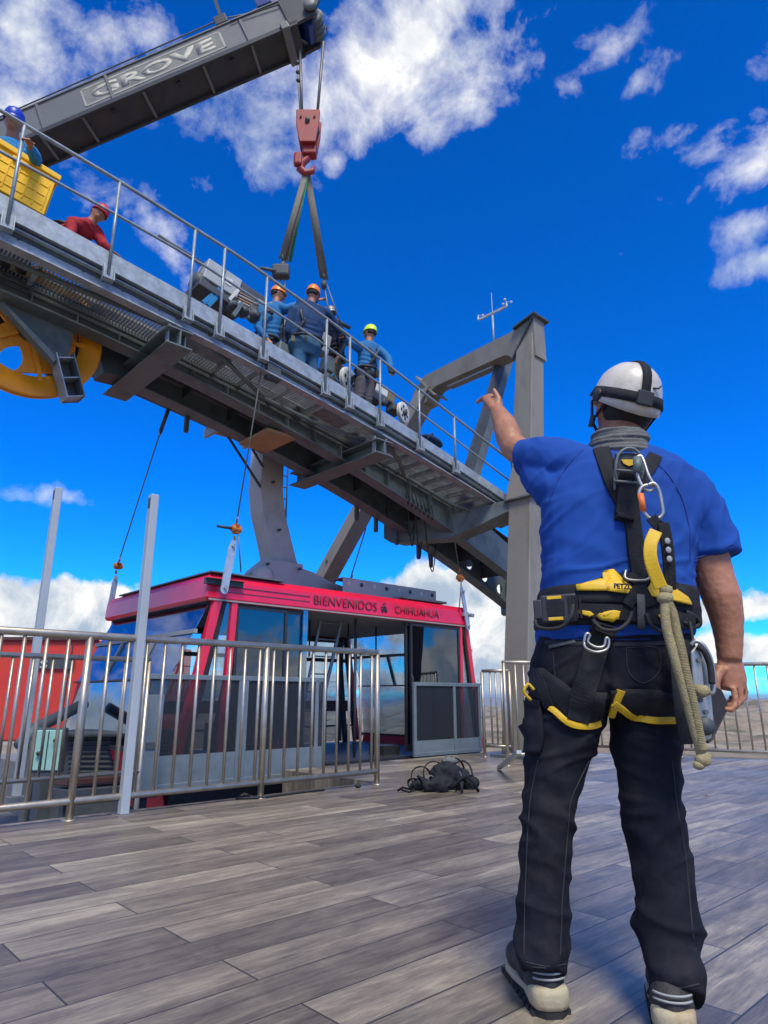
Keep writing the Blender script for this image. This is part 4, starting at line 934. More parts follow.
for s in (.95, 1.75, 2.75, 3.75, 4.45, 5.4, 6.4, 7.4): MB().box(bpt(s, 0, -.045), Bx*.02, side*(BW+.01), upb*.02).build('bottom_rib', 'boom', crn)
for s in (.95, 3.2, 4.35, 4.75, 5.6): MB().box(bpt(s, BW+.012, BH/2), Bx*.02, side*.012, upb*(BH/2-.01)).build('side_rib', 'boom', crn)
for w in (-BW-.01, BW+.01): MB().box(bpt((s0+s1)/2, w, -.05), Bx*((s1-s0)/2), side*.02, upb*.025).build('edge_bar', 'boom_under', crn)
for s in (1.3, 2.2, 3.3): MB().lathe([(.035, 0), (.035, .02)], bpt(s, .12, -.03), -upb, 12).build('access_hole', 'black', crn)
# head
hd = MB().prism([bpt(.30, BW+.03, -.06), bpt(.30, BW+.03, BH*.95), bpt(.0, BW+.03, BH*.98), bpt(-.30, BW+.03, BH*.62), bpt(-.34, BW+.03, .30), bpt(-.1, BW+.03, -.02)], -side*.05)
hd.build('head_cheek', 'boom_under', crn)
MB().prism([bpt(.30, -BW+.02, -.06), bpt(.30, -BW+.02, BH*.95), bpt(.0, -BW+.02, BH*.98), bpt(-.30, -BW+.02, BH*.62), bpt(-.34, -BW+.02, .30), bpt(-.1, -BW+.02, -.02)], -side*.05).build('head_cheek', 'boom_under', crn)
MB().box(bpt(.38, 0, -.04), Bx*.06, side*(BW+.07), upb*.07).build('wear_collar', 'boom', crn, bevel=.01)
for w in (-.10, .0, .10): MB().lathe([(.06, -.045), (.17, -.045), (.14, -.02), (.14, .02), (.17, .045), (.06, .045)], bpt(-.10, w, .12), side, 28).build('sheave', 'steel_grey', crn, True)
MB().lathe([(.05, -.30), (.05, .30)], bpt(-.10, 0, .12), side, 16).build('sheave_pin', 'steel_grey', crn, True)
MB().lathe([(.10, 0), (.10, .05), (.05, .07)], bpt(-.10, BW+.05, .12), side, 18).build('pin_cap', 'boom', crn, True)
MB().prism([at(x, y, 7.85) for x, y in ((262, -14), (290, -14), (300, 4), (318, 21), (309, 27), (294, 17), (281, 7), (268, 12))], YY0*.30).build('jib_bracket', 'blue_head', crn, bevel=.01)
MB().box(bpt(.5, BW*.9, BH+.13), Bx*.12, side*.06, upb*.10).build('jib_lug', 'blue_head', crn, bevel=.01)
MB().lathe([(.07, -.30), (.07, .30)], bpt(.12, 0, BH+.20), side, 18).build('guide_roller', 'boom_under', crn, True)
MB().beam(bpt(.35, .1, BH+.25), bpt(.35, .1, BH+.75), .05, .05, Bx).build('mast_stub', 'boom_under', crn)
MB().box(bpt(1.22, .18, BH+.12), Bx*.10, side*.10, upb*.09).build('rope_guide', 'boom_under', crn, bevel=.01)
MB().beam(bpt(1.20, .20, BH+.15), bpt(1.15, .20, BH+.75), .05, .05, Bx).build('mast_stub', 'boom_under', crn)
MB().tube([bpt(-.2, .1, BH-.05), bpt(1.2, .18, BH+.24), bpt(s1, .18, BH+.06)], .012, 6).build('hoist_rope', 'rope_steel', crn, True)
MB().tube([bpt(-.26, .15, BH*.55), bpt(.1, .15, BH+.29)], .012, 6).build('hoist_rope', 'rope_steel', crn, True)
MB().tube([bpt(.3, BW+.03, BH-.1), bpt(.8, BW+.03, BH-.04), bpt(1.1, BW+.03, BH-.02)], .010, 6).build('hose', 'rubber', crn, True)
# lettering panel, as wide as the side plate allows
def boom_text():
    me = text_mesh('GROVE', 1.0, .045, .0, 1.0)
    xs = [v.co.x for v in me.vertices]; ys = [v.co.y for v in me.vertices]; x0, x1, y0, y1 = min(xs), max(xs), min(ys), max(ys)
    for v in me.vertices:
        s = SB+(SA-SB)*(v.co.x-x0)/(x1-x0); h = .15+.25*(v.co.y-y0)/(y1-y0); v.co = bpt(s, BW+.004, h) - T
    o = link('lettering', me, 'boom_light', crn); so_ = o.modifiers.new('solid', 'SOLIDIFY'); so_.thickness = .001; so_.offset = 1
def s_at(x, y):   # distance along the boom where the pixel ray passes the side plate
    best = min(arange(0, 9, 900), key=lambda s: abs(proj(bpt(s, BW, BH/2))[0]-x)); return best
def proj(p):
    d = p-EYEP; f = d.y*cp+d.z*sp; u = -d.y*sp+d.z*cp; return (384+F*d.x/f, 512-F*u/f)
SB, SA = s_at(92, 80), s_at(214, 50)
boom_text()
fs, fe = s_at(84, 88)+.02, s_at(222, 48)-.02
MB().hexa([bpt(fs, BW, .10), bpt(fe, BW, .10), bpt(fe, BW+.003, .10), bpt(fs, BW+.003, .10)], [bpt(fs, BW, .45), bpt(fe, BW, .45), bpt(fe, BW+.003, .45), bpt(fs, BW+.003, .45)]).build('lettering_panel', 'boom_panel', crn)
for (a_, b_, h0, h1) in ((fs, fe, .43, .455), (fs, fe, .09, .115), (fs, fs-.03, .09, .455), (fe, fe+.03, .09, .455)):
    MB().hexa([bpt(a_, BW+.001, h0), bpt(b_, BW+.001, h0), bpt(b_, BW+.006, h0), bpt(a_, BW+.006, h0)], [bpt(a_, BW+.001, h1), bpt(b_, BW+.001, h1), bpt(b_, BW+.006, h1), bpt(a_, BW+.006, h1)]).build('lettering_frame', 'boom_light', crn)

hk = at(310, 172, 8.0)
hb_ = thing('hook_block', hk, 'worn red crane hook block hanging above the crew from two wire ropes', 'hook block')
pt = at(309, 117, 8.0); XX = V((1, 0, 0)); YY = V((0, 1, 0))
bw = .175
zz0, zz1 = at(309, 150, 8).z, pt.z
for s in (-1, 1):
    pl = [V((pt.x-bw, 8+s*.11, zz1)), V((pt.x+bw, 8+s*.11, zz1)), V((pt.x+bw*.95, 8+s*.11, zz1-.28)), V((pt.x+bw*.72, 8+s*.11, zz0+.02)), V((pt.x-bw*.62, 8+s*.11, zz0+.02)), V((pt.x-bw*.95, 8+s*.11, zz1-.28))]
    MB().prism([p_-YY*.03 for p_ in pl], YY*.06).build('cheek_plate', 'red_pink', hb_, bevel=.012)
for s in (-.05, .05): MB().lathe([(.05, -.03), (.16, -.03), (.13, 0), (.16, .03), (.05, .03)], V((pt.x, 8+s, zz1-.2)), YY, 24).build('sheave', 'steel_dark', hb_, True)
MB().lathe([(.035, -.17), (.035, .17)], V((pt.x, 8, zz1-.2)), YY, 16).build('pin', 'steel_dark', hb_, True)
for dx, dz in ((-.1, -.1), (.1, -.1), (0, -.16), (.0, -.2)): MB().lathe([(.016, 0), (.016, .02)], V((pt.x+dx, 8-.14, zz1+dz-.04)), -YY, 10).build('bolt', 'black', hb_)
MB().box(V((pt.x+.03, 8, zz0-.03)), XX*.10, YY*.08, UZ*.09).build('swivel', 'red_pink', hb_, bevel=.02)
hook = [V((pt.x+.02, 8, zz0-.08)), V((pt.x+.0, 8, zz0-.16)), V((pt.x-.08, 8, zz0-.24)), V((pt.x-.10, 8, zz0-.34)), V((pt.x-.02, 8, zz0-.42)), V((pt.x+.08, 8, zz0-.38)), V((pt.x+.10, 8, zz0-.30))]
MB().tube(hook, [.045, .05, .06, .06, .055, .045, .02], 12).build('hook', 'red_pink', hb_, True)
MB().box(V((pt.x-.13, 7.95, zz0-.22)), XX*.06, YY*.05, UZ*.11).build('latch_guard', 'red_pink', hb_, bevel=.03)
e1 = bpt(-.17, .0, .0); e2 = bpt(-.30, 0, .1)
for x0_, x1_, nm in ((302, 300, 'a'), (317, 323.5, 'b')):
    pt_ = at(x0_, 118, 8.0); pu = at(x1_, 42 if nm == 'b' else 50, 8.0)
    MB().tube([pt_, pu], .022, 8).build('wire_rope', 'rope_steel', hb_, True)
pa_, pb2 = at(297, 60, 8.0), at(300, 116, 7.95); c = MB().tube([pa_, pb2], .008, 6); c.build('trip_chain', 'rope_steel', hb_, True)
for t in (.08, .25, .4): MB().lathe([(.02, 0), (.035, .03), (.02, .06)], pa_.lerp(pb2, t), UZ, 10).build('stop_weight', 'steel_dark', hb_, True)
# slings down to the carriage
hkp = V((pt.x, 8, zz0-.36))
def slg(label, p0, pm, p1, m='sling', r=.045):
    s = thing('lifting_sling', p1, label, 'lifting sling', 'slings under the crane hook')
    off = (p0-pm).cross(YY).normalized()*.02
    MB().tube([p0+off*.3, pm+off], r, 8, flat=.35, ref=XX).build('webbing', m, s, True)
    MB().tube([p0-off*.3+YY*.05, pm-off*1.5+YY*.05], r*.8, 8, flat=.35, ref=XX).build('webbing', m, s, True)
    MB().ring(pm, V((1, 0, .1)), .05, .014, 16, 6).build('shackle', 'steel_dark', s, True)
    MB().lathe([(.03, -.07), (.05, 0), (.03, .07)], pm-UZ*.11, UZ, 10).build('turnbuckle', 'steel_dark', s, True)
    MB().tube([pm-UZ*.1, p1], .012, 6).build('rope', 'rope_steel', s, True)
    MB().tube([pm-UZ*.1+XX*.04, p1+XX*.16], .010, 6).build('rope', 'rope_steel', s, True)
    return s
s1_ = slg('left lifting sling of tan webbing with a green strand, hanging from the hook', hkp, onb(283, 259, .2), onb(271, 335, .2))
MB().tube([hkp+XX*.02, onb(290, 262, .25)], .022, 8, flat=.3).build('webbing', 'sling_green', s1_, True)
s2_ = slg('right lifting sling of tan webbing, ending between the two blue jackets', hkp, onb(324, 278, .2), onb(332, 330, .2))
q = onb(281, 272, .2); mb = MB().box(q, XX*.12, YY*.08, UZ*.09).build('ratchet', 'steel_dark', s1_, bevel=.03); MB().tube([q, onb(261, 268, .2)], [.03, .022], 8).build('lever', 'steel_dark', s1_, True)
q = onb(331, 318, .2); MB().tube([q, onb(350, 328, .15)], [.04, .03], 8).build('lever', 'steel_dark', s2_, True)
# ------------------------------------------------------------------ people: organic surfaces from overlapping solids, fused into one skin
def fuse(mb, voxel, smooth=4, folds=None, namp=0.0, nscale=20, name='skin'):
    me = mb.mesh('tmp'); o = bpy.data.objects.new('tmp', me); COL.objects.link(o)
    r = o.modifiers.new('r', 'REMESH'); r.mode = 'VOXEL'; r.voxel_size = voxel
    s = o.modifiers.new('s', 'SMOOTH'); s.factor = .5; s.iterations = smooth
    dg = bpy.context.evaluated_depsgraph_get(); dg.update()
    out = bpy.data.meshes.new_from_object(o.evaluated_get(dg)); bpy.data.objects.remove(o); bpy.data.meshes.remove(me)
    out.name = name; n = len(out.vertices)
    if folds or namp:
        co = np.empty(n*3); out.vertices.foreach_get('co', co); co = co.reshape(-1, 3)
        no = np.empty(n*3); out.vertices.foreach_get('normal', no); no = no.reshape(-1, 3); dsp = np.zeros(n)
        for fo in (folds or []):           # centre, along, across, length, width, amplitude, wavelength (0: one ridge)
            c, al_, ac, ln, wd, am, wl = fo; rel = co-np.array(c); u = rel@np.array(V(al_).normalized()); w = rel@np.array(V(ac).normalized())
            bend = .25*u*u/max(ln, 1e-3)
            env = np.exp(-(u/ln)**2-(w/wd)**2 - (np.linalg.norm(rel, axis=1)/(1.6*max(ln, wd)))**4)
            dsp += am*env*(np.cos(2*np.pi*(w-bend)/wl) if wl else 1)
        if namp:
            for i in range(n):
                p = V(co[i])*nscale; dsp[i] += namp*(noise.noise(p)+.5*noise.noise(p*2.3))
        co += no*dsp[:, None]; out.vertices.foreach_set('co', co.ravel()); out.update()
    out.shade_smooth(); return out
def skin_obj(name, me, m, root):
    off = root_pos(root); me.transform(Matrix.Translation(-off)); return link(name, me, m, root)
M['skin'] = mat('skin', (.36, .155, .085), .5, 0, .16, 14, .12, 160, dirt=(.44, .2, .12), dirt_amt=.5, dirt_scale=9)
M['skin'].node_tree.nodes['Principled BSDF'].inputs['Subsurface Weight'].default_value = .12
M['skin'].node_tree.nodes['Principled BSDF'].inputs['Subsurface Radius'].default_value = (.02, .008, .004)
def cloth(name, col, **k): return mat(name, col, k.pop('rough', .85), 0, k.pop('var', .14), k.pop('scale', 9), k.pop('bump', .25), k.pop('bscale', 120), **k)
M['light_blue_cloth'] = cloth('sky_blue_shirt', (.02, .22, .46)); M['red_cloth'] = cloth('red_overalls', (.42, .02, .03)); M['mid_blue_cloth'] = cloth('blue_shirt', (.012, .14, .34))
M['navy_cloth'] = cloth('navy_jacket', (.008, .04, .12)); M['jeans'] = cloth('blue_jeans', (.03, .11, .21)); M['grey_cloth'] = cloth('grey_trousers', (.065, .06, .075)); M['dark_cloth'] = cloth('dark_jacket', (.02, .022, .04)); M['khaki_cloth'] = cloth('khaki_trousers', (.16, .14, .09))
for n_, c_ in (('helmet_blue', (.01, .04, .42)), ('helmet_red', (.62, .015, .02)), ('helmet_orange', (.85, .20, .015)), ('helmet_lime', (.62, .85, .02)), ('helmet_grey', (.25, .26, .26))): M[n_] = mat(n_, c_, .35, 0, .04, 6)
M['hair'] = mat('hair', (.012, .01, .009), .7, 0, .3, 60, .4, 200); M['glove'] = mat('glove', (.03, .03, .035), .8, 0, .3, 20)
def crew(label, J, top, bottom, helmet, face, gloves='skin', s=1.0, hair=True, extra=None, short=False):
    """J: joints in world space; the body is one skin, jacket, trousers and helmet are worn over it"""
    root = thing('person', J['pelvis'], label, 'person', 'crew working on the bridge')
    up = (J['head']-J['neck']).normalized(); fc = V(face).normalized(); fc = (fc-up*fc.dot(up)).normalized(); rt = fc.cross(up)
    hr_ = .105*s; b = MB()
    H = J['head']
    b.ell(H, rt*hr_*.74, fc*hr_*.92, up*hr_*1.12, 18, 12); b.ell(H+fc*hr_*.30-up*hr_*.55, rt*hr_*.5, fc*hr_*.55, up*hr_*.5, 14, 8)
    b.ell(H+fc*hr_*.98-up*hr_*.18, rt*hr_*.13, fc*hr_*.2, up*hr_*.24, 10, 8)
    b.ell(H+fc*hr_*.80-up*hr_*.62, rt*hr_*.26, fc*hr_*.12, up*hr_*.08, 10, 6)
    for sg in (-1, 1): b.ell(H+rt*sg*hr_*.76-up*hr_*.15, rt*hr_*.08, fc*hr_*.16, up*hr_*.26, 10, 6)
    b.tube([H-up*hr_*.6, J['neck']-up*.05*s], [.055*s, .06*s], 12)
    b.tube([J['neck']-up*.02, J['chest'], J['pelvis']], [.05*s, .07*s, .07*s], 12)
    for sd_ in 'LR':
        sh_, el, ha = J['sh'+sd_], J['el'+sd_], J['ha'+sd_]
        b.tube([J['neck'].lerp(sh_, .3), sh_, el, el.lerp(ha, .45), ha], [.05*s, .052*s, .04*s, .04*s, .028*s], 10)
        d = (ha-el).normalized(); b.tube([ha, ha+d*.09*s], [.03*s, .035*s], 10, flat=.5)
        x = d.cross(UZ).normalized()
        for k in range(4): b.tube([ha+d*.08*s+x*(k-1.5)*.018*s, ha+d*.125*s+x*(k-1.5)*.02*s-UZ*.01, ha+d*.14*s+x*(k-1.5)*.02*s-UZ*.035*s], .0095*s, 6)
        b.tube([ha+d*.03*s-x*.03*s, ha+d*.07*s-x*.055*s-UZ*.01], .011*s, 6)
        b.tube([J['pelvis'].lerp(J['hip'+sd_], .6), J['hip'+sd_], J['kn'+sd_], J['ft'+sd_]], [.08*s, .08*s, .055*s, .042*s], 10)
    skin_obj('body', fuse(b, .011, 2), 'skin', root)
    t = MB()
    t.tube([J['neck']-up*.01, J['neck']-up*.05*s], [.075*s, .09*s], 14)
    sw = (J['shR']-J['shL']).length/2
    rtt = (J['shR']-J['shL']).normalized()
    t.tube([J['neck']-UZ*.06*s, J['chest'], J['chest'].lerp(J['pelvis'], .55), J['pelvis']+UZ*.02], [sw*.74, sw*.86, sw*.76, sw*.78], 18, flat=.66, ref=rtt)
    for sd_ in 'LR':
        sh_, el, ha = J['sh'+sd_], J['el'+sd_], J['ha'+sd_]
        t.tube([J['neck'].lerp(sh_, .35)-UZ*.03, sh_-UZ*.01, sh_.lerp(el, .3), el, el.lerp(ha, .45), ha.lerp(el, .08)], [.07*s, .078*s, .07*s, .058*s, .054*s, .042*s], 12)
    me = fuse(t, .012, 3, [(J['chest'].lerp(J['pelvis'], .6), rtt, UZ, .2, .15, .008*s, .07)], .006, 9)
    skin_obj('jacket', me, top, root)
    g = MB(); g.tube([J['pelvis']+UZ*.10*s, J['pelvis'], J['hipL'].lerp(J['hipR'], .5)-UZ*.06*s], [sw*.80, sw*.84, sw*.62], 16, flat=.66, ref=rtt)
    for sd_ in 'LR': g.tube([J['hip'+sd_], J['hip'+sd_].lerp(J['kn'+sd_], .5), J['kn'+sd_], J['kn'+sd_].lerp(J['ft'+sd_], .4), J['ft'+sd_]], [.105*s, .095*s, .078*s, .076*s, .068*s], 12)
    me = fuse(g, .013, 3, [(J['knL'], rtt, UZ, .15, .12, .007, .06), (J['knR'], rtt, UZ, .15, .12, .007, .06)], .006, 9); skin_obj('trousers', me, bottom, root)
    fwd = fc
    for sd_ in 'LR':
        f_ = J['ft'+sd_]; MB().ell(f_+fwd*.06-UZ*.03, rtt*.05*s, fwd*.14*s, UZ*.055*s, 14, 8).build('boot', 'black', root, True)
    # helmet: shell with a short brim
    hp = [(0.001, 1.34), (.35, 1.29), (.66, 1.10), (.86, .80), (.95, .42), (.96, .16), (1.0, .10), (.92, .10), (.86, .4), (.6, .95), (.001, 1.2)]
    hh = MB(); nseg = 28
    for r, h in hp:
        for k_ in range(nseg):
            t_ = 2*math.pi*k_/nseg; br_ = 1+(.16 if (r == 1.0) else 0)*max(0, math.cos(t_))
            hh.v.append(H+up*(h*hr_)+fc*(r*1.12*br_*hr_*math.cos(t_))+rt*(r*.95*hr_*math.sin(t_)))
    for i in range(len(hp)-1):
        for k_ in range(nseg): a_, b_ = i*nseg+k_, i*nseg+(k_+1) % nseg; hh.f.append((a_, b_, b_+nseg, a_+nseg))
    ho = hh.build('helmet', helmet, root, True)
    wb = MB(); rp_ = sw*.80
    for k_, (t_, w_, h_) in enumerate(((-2.2, .05, .07), (-1.2, .035, .10), (-.6, .05, .06), (2.4, .04, .09))):
        e_ = rtt*math.cos(t_)+(-fc)*math.sin(-t_); wb = MB().box(J['pelvis']+e_*rp_-UZ*.01*s, rtt*w_*.6, fc*.025, UZ*h_*.6); wb.build('tool_pouch', 'khaki_cloth' if helmet == 'helmet_orange' else 'black', root, bevel=.01)
    for q_ in (-.35, .35): MB().tube([H+up*hr_*(1.30-.1*abs(u_)*3)+fc*hr_*u_*1.0+rt*hr_*q_ for u_ in arange(-.5, .5, 6)], .006, 6).build('vent_rib', 'black' if helmet != 'helmet_lime' else 'grey_cloth', ho, True)
    MB().ell(H-fc*hr_*.35-up*hr_*.1, rt*hr_*.80, fc*hr_*.66, up*hr_*.6, 14, 8).build('hair', 'hair', root, True)
    # safety harness straps
    for sg, sd_ in ((-1, 'L'), (1, 'R')):
        pass
    hn = MB(); c = J['chest']; pv_ = J['pelvis']; bk = -fwd
    rr_ = sw*.62
    for sg in (-1, 1):
        hn.tube([J['neck'].lerp(J['shL' if sg < 0 else 'shR'], .5)+UZ*.06*s, c+bk*(rr_+.02)+rtt*sg*.06, pv_+bk*(rr_*.9+.015)-rtt*sg*.08+UZ*.1], .02*s, 8, flat=.3, ref=rtt)
    hn.ring(pv_+UZ*.08, UZ, sw*.78, .02, 20, 6); hn.build('harness', 'black', root, True)
    if gloves != 'skin':
        for sd_ in 'LR':
            ha, el = J['ha'+sd_], J['el'+sd_]; d = (ha-el).normalized(); MB().ell(ha+d*.06*s, d*.095*s, d.cross(UZ).normalized()*.052*s, d.cross(UZ).cross(d).normalized()*.04*s, 12, 8).build('glove', gloves, root, True)
    return root
def JJ(b, **k):     # joints given as (x, y[, b]) in the photo, put on vertical planes of the bridge
    o = {}
    for n, v in k.items(): o[n] = onb(v[0], v[1], v[2] if len(v) > 2 else b)
    return o
crew('person in a sky-blue shirt and blue helmet, leaning on the handrail behind the yellow crate',
     JJ(-.25, head=(14, 122, -.30), neck=(12, 139), chest=(10, 160), pelvis=(12, 195, -.1), shL=(-6, 150), shR=(31, 152, -.25), elL=(-14, 178), haL=(-8, 150, -.66), elR=(36, 160, -.5), haR=(30, 146, -.69), hipL=(6, 200, -.1), hipR=(20, 202, -.1), knL=(6, 235, -.1), knR=(20, 238, -.1), ftL=(8, 262, -.1), ftR=(24, 268, -.1)),
     'light_blue_cloth', 'grey_cloth', 'helmet_blue', V((.25, -1, -.35)))
crew('person in red overalls and red helmet, crouching over the edge of the bridge',
     JJ(-.35, head=(99, 214, -.45), neck=(91, 222, -.42), chest=(84, 230, -.38), pelvis=(62, 236, -.1), shL=(72, 222, -.45), shR=(97, 232, -.35), elL=(70, 240, -.5), haL=(82, 248, -.5), elR=(104, 246, -.45), haR=(112, 252, -.45), hipL=(58, 240, -.05), hipR=(66, 242, -.1), knL=(74, 250, -.2), knR=(84, 254, -.1), ftL=(56, 256, .2), ftR=(66, 262, .25)),
     'red_cloth', 'red_cloth', 'helmet_red', V((.65, -.7, -.55)), s=.86)
crew('person in a bright blue shirt and orange helmet, behind the left sling',
     JJ(.15, head=(278, 294), neck=(276, 303), chest=(272, 318), pelvis=(268, 345), shL=(262, 309), shR=(287, 309, .0), elL=(258, 328, .1), haL=(268, 340, -.05), elR=(302, 304, -.05), haR=(318, 300, -.1), hipL=(264, 350), hipR=(273, 352), knL=(268, 376), knR=(280, 380), ftL=(270, 398), ftR=(282, 402)),
     'mid_blue_cloth', 'dark_cloth', 'helmet_orange', V((.8, .3, -.1)), s=.92)
crew('person in a navy jacket, jeans and orange helmet, back to us among the crew',
     JJ(-.15, head=(313, 294), neck=(311, 304), chest=(308, 322), pelvis=(305, 348), shL=(293, 311), shR=(327, 313), elL=(288, 332, -.1), haL=(292, 348, .1), elR=(338, 330, -.1), haR=(343, 340, .1), hipL=(299, 352), hipR=(311, 354), knL=(298, 378), knR=(312, 381), ftL=(299, 402), ftR=(314, 406)),
     'navy_cloth', 'jeans', 'helmet_orange', V((.1, 1, -.15)), s=.98)
crew('person in dark jacket and khaki trousers bending between the navy jacket and the yellow helmet',
     JJ(.35, head=(330, 314), neck=(331, 322), chest=(334, 338), pelvis=(336, 362), shL=(326, 328, .5), shR=(340, 330, .2), elL=(322, 344, .6), haL=(326, 352, .6), elR=(343, 346, .1), haR=(338, 356, .1), hipL=(332, 366, .4), hipR=(340, 368, .3), knL=(332, 388), knR=(341, 392), ftL=(334, 410), ftR=(342, 414)),
     'dark_cloth', 'khaki_cloth', 'helmet_grey', V((-.6, .8, -.5)), s=.9)
crew('person in blue shirt, grey trousers and lime-yellow helmet, holding the handrail with both arms spread',
     JJ(-.3, head=(370, 333), neck=(369, 342), chest=(368, 354), pelvis=(366, 376), shL=(358, 347), shR=(378, 349), elL=(350, 343, -.5), haL=(344, 338, -.66), elR=(388, 358, -.5), haR=(391, 369, -.66), hipL=(362, 380), hipR=(370, 382), knL=(358, 402), knR=(366, 405), ftL=(356, 424), ftR=(364, 428)),
     'mid_blue_cloth', 'grey_cloth', 'helmet_lime', V((-.7, .6, -.1)), gloves='glove', s=.94)

# ------------------------------------------------------------------ kit on the bridge
def P(x, y, b): return onb(x, y, b)
slope = (L(-4, 0, zt(-4))-L(-5, 0, zt(-5))).normalized()
ct = thing('plastic_crate', P(22, 214, -.35), 'bright yellow ribbed plastic crate standing behind the handrail at the upper left', 'crate')
c0_ = P(44, 215, -.45); ax1 = (P(46, 172, -.45)-c0_); up_c = ax1.normalized(); hgt = .50; al_ = UA*.98-UZ*.14; al_.normalize(); up_c = (UZ*.99+UA*.13).normalized()
Wd, Dd = .62, .38
ctr = c0_-al_*Wd/2+WB*Dd/2+up_c*hgt/2
def cw(name, c, x, y, z, m='crate', bev=.008): return MB().box(c, al_*x, WB*y, up_c*z).build(name, m, ct, bevel=bev)
cw('wall', ctr-WB*(Dd/2-.01), Wd/2, .01, hgt/2); cw('wall', ctr+WB*(Dd/2-.01), Wd/2, .01, hgt/2); cw('wall', ctr-al_*(Wd/2-.01), .01, Dd/2-.021, hgt/2); cw('wall', ctr+al_*(Wd/2-.01), .01, Dd/2-.021, hgt/2); cw('bottom', ctr-up_c*(hgt/2-.012), Wd/2-.021, Dd/2-.021, .01)
rim_ = MB()
for s in (-1, 1): rim_.box(ctr+up_c*(hgt/2-.02)+WB*s*(Dd/2+.012), al_*(Wd/2+.03), WB*.012, up_c*.03); rim_.box(ctr+up_c*(hgt/2-.02)+al_*s*(Wd/2+.016), al_*.014, WB*(Dd/2), up_c*.03)
rim_.build('rim', 'crate', ct, bevel=.008)
rb_ = MB()
for k in range(7): rb_.box(ctr-WB*(Dd/2+.003)+al_*(-Wd/2+.04+k*(Wd-.08)/6)-up_c*.05, al_*.006, WB*.004, up_c*(hgt/2-.09))
for z in (-.16, -.05, .06): rb_.box(ctr-WB*(Dd/2+.003)+up_c*z, al_*(Wd/2-.03), WB*.004, up_c*.005)
for k in range(4): rb_.box(ctr+al_*(Wd/2+.008)+WB*(-Dd/2+.05+k*(Dd-.1)/3)-up_c*.05, al_*.008, WB*.007, up_c*(hgt/2-.09))
rb_.build('rib_pattern', 'crate', ct)
cw('hand_grip', ctr-WB*(Dd/2+.022)+up_c*(hgt/2-.10), .09, .012, .018)
mo = thing('winch_motor', P(214, 300, .3), 'grey metal switch box on a motor drive with a blue bracket, on the bridge', 'motor')
al2 = (UA*.98-UZ*.19).normalized(); up2 = al2.cross(WB).normalized(); up2 = up2 if up2.z > 0 else -up2
def mx(name, c, x, y, z, m, bev=.01): return MB().box(c, al2*x, WB*y, up2*z).build(name, m, mo, bevel=bev)
q = P(218, 283, .3)
M['box_grey'] = mat('box_grey', (.40, .41, .40), .5, .1, .1, 8, dirt=(.2, .19, .17), dirt_amt=.5)
bx = mx('switch_box', q, .25, .14, .15, 'box_grey'); MB().box(q-WB*.145+al2*.08-up2*.0, al2*.045, WB*.003, up2*.05).build('label_plate', 'white', bx); MB().box(q-WB*.142-al2*.0+up2*.0, al2*.004, WB*.004, up2*.148).build('seam', 'black', bx)
q = P(199, 283, .3); MB().lathe([(.03, -.10), (.11, -.09), (.13, -.02), (.13, .08), (.08, .14)], q, al2, 18).build('motor_drum', 'steel_dark', mo, True)
for (x, y, dx, dy) in ((203, 303, 16, -14), (208, 306, 14, -15)): MB().beam(P(x, y, .1), P(x+dx, y+dy, .15), .03, .05).build('blue_bracket', 'light_blue_cloth', mo)
mx('base_frame', P(215, 302, .3), .33, .2, .05, 'steel_dark'); MB().tube([P(158, 236, .3), P(202, 264, .3)], .03, 8).build('drive_shaft', 'steel_dark', mo, True)
gr = thing('gear_unit', P(250, 318, .3), 'rusty grey gear unit with pipes lying between the switch box and the crew', 'gear unit')
random.seed(3)
mb = MB().box(P(246, 300, .35), al2*.24, WB*.16, up2*.10); mb.build('gear_case', 'steel_dark', gr, bevel=.02)
for k in range(5): MB().tube([P(236, 291+3*k, .2), P(268, 307+3*k, .2)], .012+.004*(k % 2), 8).build('pipe', 'cabin_ceiling' if k % 2 else 'wood', gr, True)
for (x, y, r) in ((243, 312, .07), (254, 316, .09), (262, 322, .06), (232, 306, .06)): MB().lathe([(.02, -.06), (r, -.05), (r, .04), (r*.6, .05), (r*.6, .08), (.02, .09)], P(x, y, .12), -WB, 18).build('gear', 'steel_dark', gr, True)
MB().beam(P(229, 300, .1), P(240, 288, .1), .03, .04).build('strut', 'white', gr); MB().beam(P(233, 316, .05), P(242, 303, .05), .04, .05).build('strut', 'steel_grey', gr)
for k in range(16):      # pipes, caps and small castings bolted along the gear unit
    x = random.uniform(228, 276); y = 300+(x-228)*.52+random.uniform(-12, 8); p_ = P(x, y, random.uniform(.0, .3)); r_ = random.uniform(.02, .045)
    if k % 3 == 0: MB().lathe([(r_*.5, -.05), (r_, -.04), (r_, .04), (r_*.5, .05)], p_, al2 if k % 2 else -WB, 12).build('casting', 'steel_dark' if k % 2 else 'box_grey', gr, True)
    elif k % 3 == 1: MB().tube([p_, p_+UZ*.08, p_+al2*.12+UZ*.09, p_+al2*.16], .011, 6).build('pipe', 'plate_light' if k % 2 else 'rubber', gr, True)
    else: MB().box(p_, al2*r_, WB*r_*.8, up2*r_*1.3).build('bracket', 'steel_grey' if k % 2 else 'galv', gr, bevel=.004)
